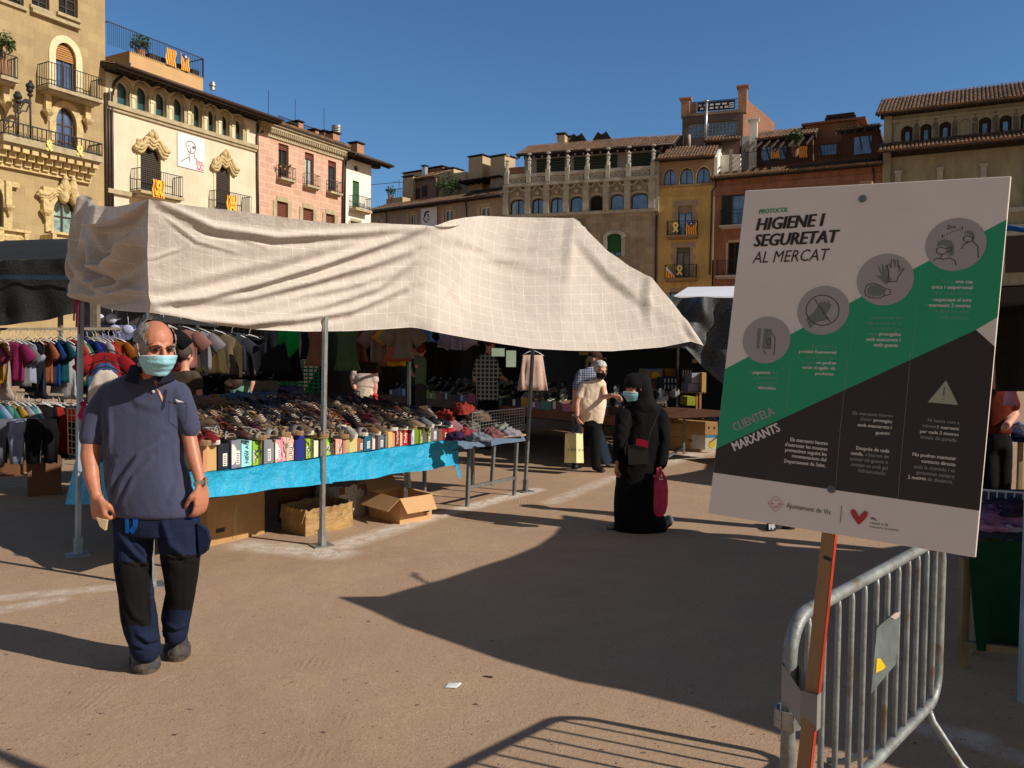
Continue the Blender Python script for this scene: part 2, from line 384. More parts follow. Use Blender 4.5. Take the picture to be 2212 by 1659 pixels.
Z1 = lambda x,y: (x / 2.9257,y / 2.9257)
Z2 = lambda x,y: (540.05 + x / 4.097,162.0 + y / 4.097)
Z3 = lambda x,y: (756.06 + x / 3.8404,216.02 + y / 3.8404)
Z4 = lambda x,y: (1080.1 + x / 4.097,270.02 + y / 4.097)
Z5 = lambda x,y: (1404.1 + x / 4.097,178.2 + y / 4.097)
Z6 = lambda x,y: (1782.1 + x / 5.12,162.0 + y / 5.12)
class Wall:
 def __init__(s,p0,d):
  s.p0 = Vector((p0[0],p0[1],0)); s.d = Vector((d[0],d[1],0)).normalized()
  s.n = Vector((s.d.y,-s.d.x,0))
  if s.n.dot(Vector((0,0,0)) - s.p0) < 0: s.n = -s.n
 def sz(s,u,v,out=0.0):
  r = ray(u,v); p0 = s.p0 + s.n * out; t = (p0 - CAM).dot(s.n) / r.dot(s.n); q = CAM + r * t
  return ((q - p0).dot(s.d),q.z)
 def P(s,a,z,out=0.0): return s.p0 + s.d * a + s.n * out + Vector((0,0,z))
def arc_top(h,x):
 s0,s1,z0,z1,rise,kind = h
 if rise <= 0: return z1
 c = (s0 + s1) / 2; w = (s1 - s0) / 2; t = min(1,abs(x - c) / w)
 return z1 - rise + rise * math.sqrt(max(0,1 - t * t))
class Bld:
 def __init__(s,name,label,wall,Z,group=None):
  s.w = wall; s.Z = Z; s.holes = []; s.root = thing(name,label,'building',wall.P(0,0),0,group)
 def r(s,x0,y0,x1,y1,out=0.0):
  xm,ym = (x0 + x1) / 2,(y0 + y1) / 2
  a = s.w.sz(*s.Z(x0,ym),out)[0]; b = s.w.sz(*s.Z(x1,ym),out)[0]
  t = s.w.sz(*s.Z(xm,y0),out)[1]; c = s.w.sz(*s.Z(xm,y1),out)[1]
  return (min(a,b),max(a,b),min(t,c),max(t,c))
 def pt(s,x,y,out=0.0): return s.w.sz(*s.Z(x,y),out)
 def bx(s,s0,s1,z0,z1,o0,o1,mb):
  "box on the facade between depths o0 and o1 (out of the wall)"
  w = s.w; vs = [w.P(a,z,o) for o in (o0,o1) for (a,z) in ((s0,z0),(s1,z0),(s1,z1),(s0,z1))]
  return mb.add(vs,[(0,1,2,3),(7,6,5,4),(0,4,5,1),(1,5,6,2),(2,6,7,3),(3,7,4,0)])
 def part(s,name,m,fn,parent=None,**k):
  mb = MB(); fn(mb); return build(mb,name,m,parent or s.root,**k)
 def hole(s,q,rise=0.0): s.holes.append((*q,rise,0))
 def window(s,q,rise=0.0,frame=M_brownwood,pane=M_glass,mull=1,rails=1,rec=0.22,fw=0.09,name='window',infill=None,sill=None,dark=None):
  s.hole(q,rise); h = s.holes[-1]; s0,s1,z0,z1 = q; w = s.w
  ft = MB(); zt = lambda x: arc_top(h,x)
  N = 10 if rise else 1
  xs = [s0 + (s1 - s0) * k / N for k in range(N + 1)]
  for k in range(N):
   a,b = xs[k],xs[k + 1]
   ft.bar(w.P(a,zt(a) - fw / 2,-rec),w.P(b,zt(b) - fw / 2,-rec),fw,fw * 1.2)
  for a in (s0 + fw / 2,s1 - fw / 2): s.bx(a - fw / 2,a + fw / 2,z0,zt(a),-rec - 0.04,-rec + 0.05,ft)
  s.bx(s0 + fw,s1 - fw,z0,z0 + fw,-rec - 0.04,-rec + 0.045,ft)
  for k in range(mull):
   c = s0 + (s1 - s0) * (k + 1) / (mull + 1); s.bx(c - fw / 2,c + fw / 2,z0 + fw,zt(c) - fw * 0.4,-rec - 0.035,-rec + 0.04,ft)
  for k in range(rails - 1):
   z = z0 + (z1 - z0) * (k + 1) / rails; s.bx(s0 + fw,s1 - fw,z - fw / 3,z + fw / 3,-rec - 0.03,-rec + 0.03,ft)
  o = build(ft,name,frame,s.root)
  pm = MB()
  for k in range(N):
   a,b = xs[k],xs[k + 1]
   pm.add([w.P(a,z0,-rec - 0.02),w.P(b,z0,-rec - 0.02),w.P(b,zt(b),-rec - 0.02),w.P(a,zt(a),-rec - 0.02)],[(0,1,2,3)])
  build(pm,'pane',pane,o)
  if infill:      # (material, top fraction) a blind or shutter in front of the pane
   m,fr,nm = infill; im = MB(); zb = z1 - (z1 - z0) * fr; n = max(2,int((z1 - zb) / 0.11))
   for k in range(n):
    za = zb + (z1 - zb) * k / n; zc = zb + (z1 - zb) * (k + 1) / n
    lo = max([a for a in (s0 + 0.03,)] ); hi = s1 - 0.03
    while rise and arc_top(h,lo) < zc and lo < (s0 + s1) / 2: lo += 0.02
    while rise and arc_top(h,hi) < zc and hi > (s0 + s1) / 2: hi -= 0.02
    if hi - lo < 0.05: continue
    im.add([w.P(lo,za,-rec + 0.10),w.P(hi,za,-rec + 0.10),w.P(hi,zc - 0.012,-rec + 0.055),w.P(lo,zc - 0.012,-rec + 0.055),w.P(lo,zc,-rec + 0.10),w.P(hi,zc,-rec + 0.10)],
                       [(0,1,2,3),(3,2,5,4)])
   build(im,nm,m,o)
  if sill: s.part('sill',sill,lambda m2: s.bx(s0 - 0.12,s1 + 0.12,z0 - 0.16,z0 - 0.003,-rec + 0.06,0.14,m2),o)
  return o
 def surround(s,q,bw,m,out=0.04,rise=0.0,name='window_surround',quoin=0,topx=0.0,bottom=False):
  "band of stone round an opening"
  s0,s1,z0,z1 = q; h = (*q,rise,0)
  def f(mb):
   N = 12 if rise else 1
   for sg,e in ((-1,s0),(1,s1)):
    if quoin:
     n = max(2,int((z1 + bw - z0) / 0.42))
     for k in range(n):
      wd = bw * (1.0 if k % 2 else 0.55); za = z0 + (z1 + bw - z0) * k / n; zb = z0 + (z1 + bw - z0) * (k + 1) / n
      s.bx(min(e,e + sg * wd),max(e,e + sg * wd),za,zb,-0.05,out,mb)
    else: s.bx(min(e,e + sg * bw),max(e,e + sg * bw),z0,z1 - rise,-0.05,out,mb)
   if rise:
    c = (s0 + s1) / 2; r0 = (s1 - s0) / 2
    pts = [(c - (r0) * math.cos(math.pi * k / N),z1 - rise + rise * math.sin(math.pi * k / N)) for k in range(N + 1)]
    pto = [(c - (r0 + bw) * math.cos(math.pi * k / N),z1 - rise + (rise + bw) * math.sin(math.pi * k / N)) for k in range(N + 1)]
    w = s.w
    for k in range(N):
     a,b,c2,d = pts[k],pts[k + 1],pto[k + 1],pto[k]
     mb.add([w.P(*a,out),w.P(*b,out),w.P(*c2,out),w.P(*d,out),w.P(*a,-0.05),w.P(*b,-0.05),w.P(*c2,0),w.P(*d,0)],
                           [(0,1,2,3),(0,4,5,1),(3,2,6,7)])
   else: s.bx(s0,s1,z1,z1 + bw * (1 + topx),-0.05,out - 0.003,mb)
   if bottom: s.bx(s0 - bw,s1 + bw,z0 - bw * 0.5,z0 - 0.002,-0.05,out + 0.05,mb)
  return s.part(name,m,f)
 def balcony(s,q,out=0.75,slabm=M_sand,ironm=M_iron,th=0.16,gap=0.14,bulge=0,name='balcony',curls=False,br=0.022):
  "q: s0,s1,z bottom of slab,z top of rail"
  s0,s1,z0,z1 = q; w = s.w; zs = z0 + th
  def slab(mb):
   s.bx(s0 - 0.05,s1 + 0.05,z0,zs,0.0,out + 0.06,mb); s.bx(s0 + 0.05,s1 - 0.05,z0 - 0.10,z0 - 0.002,0.0,out - 0.1,mb)
  o = s.part(name,slabm,slab)
  def rail(mb):
   for z in (z1,zs + 0.08):
    mb.bar(w.P(s0,z,out),w.P(s1,z,out),br * 1.6); mb.bar(w.P(s0,z,0),w.P(s0,z,out),br * 1.6); mb.bar(w.P(s1,z,0),w.P(s1,z,out),br * 1.6)
   n = max(2,int((s1 - s0) / gap))
   for k in range(n + 1):
    a = s0 + (s1 - s0) * k / n; mb.bar(w.P(a,zs,out),w.P(a,z1,out),br)
    if curls and k < n:
     c = a + (s1 - s0) / n / 2
     mb.tube([w.P(c + 0.05 * math.cos(t),zs + 0.18 + 0.08 * math.sin(t),out) for t in [i * 2 * math.pi / 6 for i in range(7)]],br / 2,4,cap=False)
   for k in range(1,int(out / gap)):
    for a in (s0,s1): mb.bar(w.P(a,zs,k * gap),w.P(a,z1,k * gap),br)
  s.part('railing',ironm,rail,o)
  return o
 def wall(s,q,m,depth=9.0,name='wall',skip_back=False,top=True):
  s0,s1,z0,z1 = q; w = s.w
  xs = sorted(set([s0,s1] + [x for h in s.holes for x in h[:2] if s0 < x < s1])); zs = sorted(set([z0,z1] + [z for h in s.holes for z in h[2:4] if z0 < z < z1]))
  mb = MB()
  for i in range(len(xs) - 1):
   for j in range(len(zs) - 1):
    cx,cz = (xs[i] + xs[i + 1]) / 2,(zs[j] + zs[j + 1]) / 2
    if any(h[0] < cx < h[1] and h[2] < cz < h[3] for h in s.holes): continue
    a,b,c,d = xs[i],xs[i + 1],zs[j],zs[j + 1]
    mb.add([w.P(a,c),w.P(b,c),w.P(b,d),w.P(a,d)],[(0,1,2,3)],uv=[(a,c),(b,c),(b,d),(a,d)])
  for h in s.holes:
   a0,a1,c0,c1,rise,_ = h
   if a1 < s0 or a0 > s1 or c1 < z0 or c0 > z1: continue
   N = 12 if rise > 0 else 1; rd = -0.34
   X = [a0 + (a1 - a0) * k / N for k in range(N + 1)]
   for k in range(N):
    a,b = X[k],X[k + 1]; za,zb = arc_top(h,a),arc_top(h,b)
    if rise > 0: mb.add([w.P(a,za),w.P(b,zb),w.P(b,c1),w.P(a,c1)],[(0,1,2,3)],uv=[(a,za),(b,zb),(b,c1),(a,c1)])
    mb.add([w.P(a,za),w.P(b,zb),w.P(b,zb,rd),w.P(a,za,rd)],[(0,1,2,3)],uv=[(a,0),(b,0),(b,.3),(a,.3)])
   mb.add([w.P(a0,c0),w.P(a1,c0),w.P(a1,c0,rd),w.P(a0,c0,rd)],[(0,1,2,3)],uv=[(a0,0),(a1,0),(a1,.3),(a0,.3)])
   for a in (a0,a1): mb.add([w.P(a,c0),w.P(a,arc_top(h,a)),w.P(a,arc_top(h,a),rd),w.P(a,c0,rd)],[(0,1,2,3)],uv=[(0,c0),(0,c1),(.3,c1),(.3,c0)])
  D0 = -depth
  for a in (s0,s1): mb.add([w.P(a,z0),w.P(a,z1),w.P(a,z1,D0),w.P(a,z0,D0)],[(0,1,2,3)],uv=[(0,z0),(0,z1),(depth,z1),(depth,z0)])
  mb.add([w.P(s0,z0,D0),w.P(s1,z0,D0),w.P(s1,z1,D0),w.P(s0,z1,D0)],[(0,1,2,3)],uv=[(s0,z0),(s1,z0),(s1,z1),(s0,z1)])
  if top: mb.add([w.P(s0,z1),w.P(s1,z1),w.P(s1,z1,D0),w.P(s0,z1,D0)],[(0,1,2,3)],uv=[(s0,0),(s1,0),(s1,depth),(s0,depth)])
  return build(mb,name,m,s.root)
 def roof(s,s0,s1,z,out=0.5,run=5.0,rise=1.6,m=M_tile,name='roof',eave=True,rafters=0.5,pitch=0.24,back=0.0,parent=None,ealb=M_eave,wo=None):
  w = s.w; a = w.P(s0,z,out); b = w.P(s1,z,out); upv = -w.n * run + Vector((0,0,rise)); L = (b - a).length
  nb = max(2,int(L / pitch)); rows = max(2,int(run / 0.45)); nrm = (b - a).cross(upv).normalized()
  if nrm.z < 0: nrm = -nrm
  mb = MB(); K = 6; step = 0.035
  vs = []; fs = []; nu = nb * K
  rr = random.Random(nb)
  jit = [rr.uniform(-0.012,0.012) for _ in range(nb + 1)]
  for r_ in range(rows):
   o = len(vs)
   for e in (0,1):
    f = (r_ + e) / rows
    for i in range(nu + 1):
     h = 0.075 * abs(math.sin(math.pi * i / K)) ** 0.7 + (step if e == 0 else 0.0) + jit[i // K] + rr.uniform(-.006,.006)
     vs.append(a + (b - a) * (i / nu) + upv * f + nrm * h)
   fs += [(o + i,o + i + 1,o + nu + 1 + i + 1,o + nu + 1 + i) for i in range(nu)]
  mb.add(vs,fs)
  # closed ends of the first course
  o = len(mb.v); mb.add([vs[i] for i in range(nu + 1)] + [vs[i] - nrm * 0.16 for i in range(nu + 1)],[(i,i + 1,nu + 2 + i,nu + 1 + i) for i in range(nu)])
  o = build(mb,name,m,parent or s.root)
  if eave:
   e = MB(); c = -nrm * 0.06
   e.add([a + c,b + c,b + upv + c,a + upv + c,a + c * 3,b + c * 3,b + upv + c * 3,a + upv + c * 3],
                  [(0,1,2,3),(7,6,5,4),(0,4,5,1),(1,5,6,2),(2,6,7,3),(3,7,4,0)])
   if rafters:
    n = int(L / rafters)
    for k in range(n + 1):
     p = a + (b - a) * ((k + 0.3) / (n + 0.6)) + c * 4; e.bar(p + upv.normalized() * 0.12,p + upv.normalized() * (out + 0.3),0.10,0.14)
   if wo is None and out > 0: wo = 0
   if wo is not None: zf = z + (out - wo) * rise / run; s.bx(s0 + .25,s1 - .1,z - .12,zf - .10,wo - .5,wo + .003,e)
   build(e,'eave',ealb,o)
  return o
 def pipe(s,pts,r=0.06,m=M_pipe,name='drain_pipe'):
  mb = MB(); mb.tube([s.w.P(*s.pt(x,y,0.1),0.1) for x,y in pts],r,8); return build(mb,name,m,s.root,smooth=True)
 def chimney(s,x0,y0,x1,y1,back=2.0,m=M_buff,capm=M_eave,dx=0.7,cap=True,down=1.2,name='chimney'):
  a,b,z0,z1 = s.r(x0,y0,x1,y1,-back)
  def f(mb): s.bx(a,b,z0 - down,z1 - 0.12,-back - dx,-back,mb)
  o = s.part(name,m,f)
  if cap:
   def g(mb):
    s.bx(a - 0.1,b + 0.1,z1 - 0.02,z1 + 0.06,-back - dx - 0.1,-back + 0.1,mb)
    for e in (a + 0.06,b - 0.06,(a + b) / 2):
     for d_ in (-back - 0.06,-back - dx + 0.06): s.bx(e - 0.05,e + 0.05,z1 - 0.12,z1 - 0.02,d_ - 0.04,d_ + 0.04,mb)
   s.part('chimney_cap',capm,g,o)
  return o
def striped_flag(B,x0,y0,x1,y1,out,label,ribbon=False,star=False,cat='flag',group=None,bar2=None):
 a,b,z0,z1 = B.r(x0,y0,x1,y1,out); w = B.w; mb = MB(); n = 9
 for k in range(n):
  sa,sb = a + (b - a) * k / n,a + (b - a) * (k + 1) / n; mb.cur = k % 2
  J = 5
  pts = []
  for j in range(J + 1):
   z = z1 + (z0 - z1) * j / J
   for q in (sa,sb): pts.append(w.P(q + 0.03 * math.sin(j * 1.7),z,out + 0.05 + 0.035 * math.sin(q * 9 + j * 1.1)))
  mb.add(pts,[(2 * j,2 * j + 1,2 * j + 3,2 * j + 2) for j in range(J)])
 e = out + 0.11
 if ribbon:
  mb.cur = 0; c = (a + b) / 2; H = z1 - z0; W_ = b - a
  P = [(c - 0.28 * W_,z0 + 0.12 * H),(c + 0.16 * W_,z0 + 0.62 * H),(c + 0.12 * W_,z0 + 0.84 * H),(c,z0 + 0.90 * H),(c - 0.12 * W_,z0 + 0.84 * H),(c - 0.16 * W_,z0 + 0.62 * H),(c + 0.28 * W_,z0 + 0.12 * H)]
  stroke([w.P(x,z,e) for x,z in P],0.22 * W_,w.n,mb)
 if star:
  mb.cur = 2; c = (a + b) / 2; H = z1 - z0
  mb.add([w.P(a,z1,e),w.P(b,z1,e),w.P(c,z1 - 0.42 * H,e)],[(0,1,2)])
  mb.cur = 3; cz = z1 - 0.15 * H; rr = 0.11 * H; pts = []
  for k in range(10):
   t = math.pi / 2 + k * math.pi / 5; q = rr if k % 2 == 0 else rr * 0.42; pts.append(w.P(c + q * math.cos(t),cz + q * math.sin(t),e + 0.02))
  mb.add(pts + [w.P(c,cz,e + 0.02)],[(k,(k + 1) % 10,10) for k in range(10)])
 return top(mb,'flag',[M_cloth_y,M_cloth_r,M_cloth_b,M_cloth_w],label,cat,group)
def loop_ribbon(B,x0,y0,x1,y1,out,label,group='yellow ribbons on the balconies'):
 a,b,z0,z1 = B.r(x0,y0,x1,y1,out); w = B.w; mb = MB(); c = (a + b) / 2; H = z1 - z0; W_ = b - a
 P = [(a + 0.12 * W_,z0),(c + 0.15 * W_,z0 + 0.45 * H),(b - 0.15 * W_,z0 + 0.72 * H),(c + 0.15 * W_,z1 - 0.05 * H),(c - 0.15 * W_,z1 - 0.05 * H),(a + 0.15 * W_,z0 + 0.72 * H),(c - 0.15 * W_,z0 + 0.45 * H),(b - 0.12 * W_,z0)]
 for i,(x,z) in enumerate(P[:-1]):
  x2,z2 = P[i + 1]; mb.bar(w.P(x,z,out + 0.06 + 0.006 * i),w.P(x2,z2,out + 0.066 + 0.006 * i),0.13,0.02,upv=w.n)
 return top(mb,'ribbon',M_cloth_p,label,'ribbon',group)
# ================================================================ left row of houses
p = D(229,400,44.0)
WL = Wall((p.x,p.y),(0.487,0.873))
M_ochre = masonry('ochre_ashlar',srgb((178,156,116)),srgb((163,142,106)),srgb((156,136,103)),0.95,0.45,0.006,0.10)
M_cream = masonry('cream_render',srgb((218,208,184)),srgb((211,199,174)),srgb((213,202,176)),1.2,0.6,0.004,0.07)
M_pink = masonry('pink_ashlar',srgb((208,168,146)),srgb((196,156,136)),srgb((220,192,168)),0.86,0.42,0.018,0.07)
M_orange = mat('orange_plaster',srgb((198,160,112)),var=0.08,vs=1.2,rough=0.9)
M_trimL = mat('carved_pale_stone',srgb((205,182,134)),rough=0.95,var=0.25,vs=5,bump=0.6,bs=9)
M_ivory = mat('ivory_stone',srgb((222,208,170)),rough=0.9,var=0.1,vs=4)
M_blind = mat('tan_roller_blind',srgb((176,128,78)),rough=0.8,var=0.1)
M_brblind = mat('brown_roller_blind',srgb((112,62,44)),rough=0.8,var=0.08)
def carved(B,cx,cy,w_,h_,out=0.25,n=26,name='carved_ornament',seed=1,arch=True):
 "lumpy stone relief hugging an arched head: a crown of scrolls"
 def f(mb):
  rr = random.Random(seed); a0,z0 = B.pt(cx,cy)
  aw = abs(B.pt(cx + w_ / 2,cy)[0] - B.pt(cx - w_ / 2,cy)[0]); hh = abs(B.pt(cx,cy - h_ / 2)[1] - B.pt(cx,cy + h_ / 2)[1])
  for row in range(3):
   pts = []
   for k in range(17):
    t = k / 16; x = (t - 0.5) * aw * (1 - 0.06 * row); y = (-0.38 + 0.42 * math.cos((t - 0.5) * math.pi * 1.05) + 0.10 * math.cos(t * math.pi * 6)) * hh - 0.13 * row * hh + 0.12 * hh
    pts.append(B.w.P(a0 + x,z0 + y,out - 0.06 * row))
   mb.tube(pts,0.10,6)
  for k in range(n):
   t = rr.random(); x = (t - 0.5) * aw; y = (-0.30 + 0.48 * math.cos((t - 0.5) * math.pi)) * hh
   mb.ell(B.w.P(a0 + x,z0 + y + rr.uniform(-.08,.08) * hh,out * 0.7),(rr.uniform(.08,.17),) * 2 + (rr.uniform(.10,.22),),7,5)
  for k in range(3): mb.ell(B.w.P(a0 + (k - 1) * 0.16,z0 + (0.34 if k != 1 else 0.46) * hh,out),(0.16,0.16,0.2),8,6)
  B.bx(a0 - aw * 0.42,a0 + aw * 0.42,z0 - 0.16 * hh,z0 + 0.08 * hh,0,out * 0.6,mb)
 return B.part(name,M_trimL,f,smooth=True)
# ---- tower with ochre stone
T = Bld('stone_tower_house','tall ochre stone tower house with gothic windows and long balcony at the left edge',WL,Z1)
T.window(T.r(200,-90,312,52),0,frame=M_darkwood,pane=M_dark,rails=3,sill=M_sand)
T.window(T.r(370,-60,492,100),0,frame=M_darkwood,pane=M_dark,rails=3,sill=M_sand)
T.window(T.r(-60,-120,150,8),0,frame=M_darkwood,pane=M_dark,rails=3,sill=M_sand)
q = T.r(350,272,478,600); T.window(q,0.7,infill=(M_blind,0.34,'roller_blind')); T.surround(q,0.34,M_ivory,0.05,0.7)
q = T.r(350,682,480,1000); T.window(q,0.8,rails=3); T.surround(q,0.34,M_trimL,0.08,0.8)
q = T.r(332,1258,478,1480); T.window(q,0.6,frame=M_darkwood,rails=2,pane=mat('stained_pale_glass',(0.30,0.42,0.38),rough=0.2,var=0.5,vs=2)); T.surround(q,0.42,M_trimL,0.12,0.6)
q = T.r(-60,240,20,520); T.window(q,0.5)
q = T.r(-70,1180,14,1440); T.window(q,0.6,frame=M_darkwood); T.surround(q,0.4,M_trimL,0.12,0.6)
T.balcony((*T.r(240,575,575,600)[:2],*T.r(400,462,420,622)[2:]),0.9)
T.balcony((*T.r(-60,400,42,520)[:2],*T.r(20,380,40,540)[2:]),0.9)
a,b,z0,z1 = T.r(-60,905,560,1010); zz = T.pt(300,985)[1]; zt = T.pt(300,862)[1]
T.balcony((a,b,zz,zt),1.1,name='long_balcony',th=0.3,curls=True,gap=0.22,br=0.035)
def corb(mb):
 n = 11
 for k in range(n):
  x = a + (b - a) * (k + 0.5) / n; T.bx(x - 0.16,x + 0.16,zz - 0.32,zz - 0.1,0,0.95,mb); T.bx(x - 0.16,x + 0.16,zz - 0.6,zz - 0.322,0,0.62,mb); T.bx(x - 0.16,x + 0.16,zz - 0.85,zz - 0.602,0,0.33,mb)
 T.bx(a,b,zz - 1.0,zz - 0.853,0,0.2,mb)
T.part('corbel_row',M_trimL,corb)
for (x,y) in ((290,700),(540,760),(25,650),(275,1330),(40,1300)):
 def f(mb):
  s_,z_ = T.pt(x,y); mb.loft([[T.w.P(s_ + r_ * math.cos(t),z_ + dz,0.22 + r_ * math.sin(t)) for t in [k * math.pi / 4 for k in range(8)]] for r_,dz in ((0.05,-0.5),(0.12,-0.3),(0.26,-0.12),(0.28,0.0))])
  T.bx(s_ - 0.14,s_ + 0.14,z_ + 0.003,z_ + 0.9,0,0.25,mb); T.bx(s_ - 0.14,s_ + 0.5,z_ + 0.903,z_ + 1.15,0,0.25,mb)
 T.part('carved_corbel',M_trimL,f)
carved(T,395,1230,330,120,0.25,40,seed=3)
def fig(mb):
 s_,z_ = T.pt(415,1180)
 for dx in (-0.22,0.2):
  mb.ell(T.w.P(s_ + dx,z_ + 0.35,0.35),(0.13,0.13,0.15),8,6); mb.ell(T.w.P(s_ + dx,z_ - 0.1,0.3),(0.24,0.2,0.5),8,6); mb.ell(T.w.P(s_ + dx * 1.3,z_ - 0.6,0.3),(0.27,0.2,0.35),8,6)
T.part('carved_figures',M_trimL,fig,smooth=True)
def stonebal(x0,x1,yt,yb,seed):
 a,b,z0,z1 = T.r(x0,yt,x1,yb)
 def f(mb):
  T.bx(a - 0.1,b + 0.1,z0 - 0.05,z0 + 0.12,0,1.1,mb); T.bx(a,b,z0 + 0.123,z0 + 0.25,0.85,1.0,mb)
  T.bx(a - 0.08,b + 0.08,z1 - 0.12,z1,0.8,1.06,mb); T.bx(a,a + 0.2,z0 + 0.253,z1 - 0.123,0.82,1.03,mb); T.bx(b - 0.2,b,z0 + 0.253,z1 - 0.123,0.82,1.03,mb)
  T.bx(a + 0.2,b - 0.2,z0 + 0.253,z1 - 0.123,0.80,0.86,mb)
  T.bx(a,a + 0.15,z0 + 0.12,z1 - 0.15,0.0,0.8,mb); T.bx(b - 0.15,b,z0 + 0.12,z1 - 0.15,0.0,0.8,mb)
  n = 9
  for k in range(n):
   x = a + 0.25 + (b - a - 0.5) * (k + 0.5) / n; zc = (z0 + z1) / 2 + 0.05; rr_ = (b - a) / n * 0.42
   mb.tube([T.w.P(x + rr_ * math.cos(t),zc + 1.6 * rr_ * math.sin(t),0.93) for t in [i * math.pi / 4 for i in range(9)]],0.05,5,cap=False)
  T.bx(a + 0.2,b - 0.3,z0 - 0.8,z0 - 0.053,0,0.5,mb)
 return T.part('carved_stone_balcony',M_trimL,f)
stonebal(255,470,1482,1612,1); stonebal(-80,105,1455,1588,2)
T.part('string_course',M_sand,lambda mb: T.bx(*T.r(190,100,497,122)[:2],T.pt(340,118)[1] - 0.12,T.pt(340,118)[1] + 0.05,0,0.25,mb))
sR = T.pt(668,800)[0]; topz = 27.0
T.wall((-9.5,sR,0,topz),M_ochre,name='wall')
# wrought iron lamp standing on the long balcony
lm = MB(); 
def lp(x,y,o=1.0): s_,z_ = T.pt(x,y,o); return T.w.P(s_,z_,o)
lm.tube([lp(194,880),lp(192,700),lp(188,560)],0.05,6); lm.tube([lp(114,905),lp(116,740),lp(112,620)],0.05,6)
for (x,y,s_) in ((190,545,.2),(193,530,.12),(188,570,.16),(190,600,.13),(112,610,.2),(112,590,.13),(115,640,.15),(193,515,.08)):
 c = lp(x,y); lm.ell(c,(s_,s_,s_ * 0.8),8,6)
for k in range(9):
 t = k / 8; x = 120 + 68 * t; y = 690 - 30 * math.sin(t * math.pi) - 40 * t
 lm.tube([lp(x + 9 * math.cos(u_),y + 12 * math.sin(u_)) for u_ in [i * math.pi / 3 for i in range(7)]],0.03,4,cap=False)
lm.tube([lp(120,720),lp(140,700),lp(165,705),lp(190,650)],0.035,5)
top(lm,'wall_lamp',M_iron,'ornate black wrought iron lamp standing above the long balcony of the tower','street lamp',smooth=True)
loop_ribbon(T,288,888,325,952,1.13,'pale yellow ribbon tied to the tower balcony rail nearer the iron lamp')
loop_ribbon(T,478,922,520,985,1.13,'pale yellow ribbon tied to the right end of the tower balcony rail')
def leafy(c,r,n,seed,ls=0.06,flat=0.6,mb=None):
 rr = random.Random(seed); mb = mb or MB(); c = Vector(c)
 for k in range(n):
  d = Vector((rr.gauss(0,1),rr.gauss(0,1),rr.gauss(0,1) * flat)); d = d.normalized() * (rr.random() ** 0.45) * r
  p_ = c + d; a_ = Vector((rr.gauss(0,1),rr.gauss(0,1),rr.gauss(0,1))).normalized(); b_ = a_.cross(Vector((rr.gauss(0,1),rr.gauss(0,1),rr.gauss(0,1)))).normalized(); s_ = ls * rr.uniform(.6,1.5)
  mb.add([p_ - a_ * s_,p_ + b_ * s_ * 0.5,p_ + a_ * s_,p_ - b_ * s_ * 0.5],[(0,1,2,3)])
 return mb
def potted(c,h,r,label,seed,cat='plant',n=260,ls=0.1,group=None,pot=True,m=None):
 t = thing('potted_plant',label,cat,c,0,group); c = Vector(c)
 if pot:
  mb = MB(); mb.loft([[c + Vector((q_ * math.cos(a_),q_ * math.sin(a_),z_)) for a_ in [k * math.pi / 5 for k in range(10)]] for q_,z_ in ((r * .35,0),(r * .5,h * .35),(r * .55,h * .36))])
  build(mb,'pot',M_terrpink,t)
 mb = MB()
 for k in range(5): mb.tube([c + Vector((0,0,h * .2)),c + Vector((r * .5 * math.cos(k * 1.3),r * .5 * math.sin(k * 1.3),h * 0.75))],0.015,4)
 build(mb,'stem',M_brownwood,t)
 build(leafy(c + Vector((0,0,h * 0.72)),r,n,seed,ls),'foliage',m or M_leaf,t)
 return t
s_,z_ = T.pt(22,505,0.6); potted(T.w.P(s_,z_,0.6),2.4,0.55,'yellow-green climbing plant on the upper left tower balcony',5,n=320,ls=0.09)
# ---- cream palace with the arcade under the eaves
C = Bld('cream_palace','cream palace with a row of eight arched attic windows and two crowned shutter doors',WL,Z1)
ar = [(735,815,520,675),(862,935,550,705),(980,1048,588,738),(1095,1160,622,775),(1220,1272,658,805),(1312,1360,695,835),(1400,1446,728,862),(1485,1530,758,888)]
M_tealglass = mat('teal_sky_glass',(0.03,0.09,0.10),rough=0.08,var=0.3,vs=0.6,spec=1.0)
for (x0,x1,y0,y1) in ar:
 q = C.r(x0,y0,x1,y1); ri = (q[1] - q[0]) / 2
 C.window(q,ri,mull=0,frame=M_darkwood,pane=M_tealglass,rec=0.3,fw=0.06); C.surround((q[0],q[1],q[2],q[3]),0.20,M_sand,0.07,ri,name='arch_moulding')
 C.surround((q[0] - 0.26,q[1] + 0.26,q[2],q[3] + 0.26),0.1,M_ivory,0.035,ri + 0.26,name='arch_hood')
q = C.r(885,925,1013,1222); C.window(q,0.5,pane=M_dark,frame=M_darkwood,infill=(M_darkwood,1.0,'louvred_shutter')); C.surround(q,0.16,M_ivory,0.05,0.5)
carved(C,952,912,210,150,seed=4)
q = C.r(1362,1040,1450,1318); C.window(q,0.4,pane=M_dark,frame=M_darkwood,infill=(M_darkwood,1.0,'louvred_shutter')); C.surround(q,0.16,M_ivory,0.05,0.4)
carved(C,1414,1030,165,140,seed=8)
zb = C.pt(960,1250)[1]; C.balcony((*C.r(830,1115,1095,1265)[:2],zb,zb + 1.35),0.8,ironm=M_iron)
zb = C.pt(1425,1368)[1]; C.balcony((*C.r(1325,1115,1530,1265)[:2],zb,zb + 1.35),0.8)
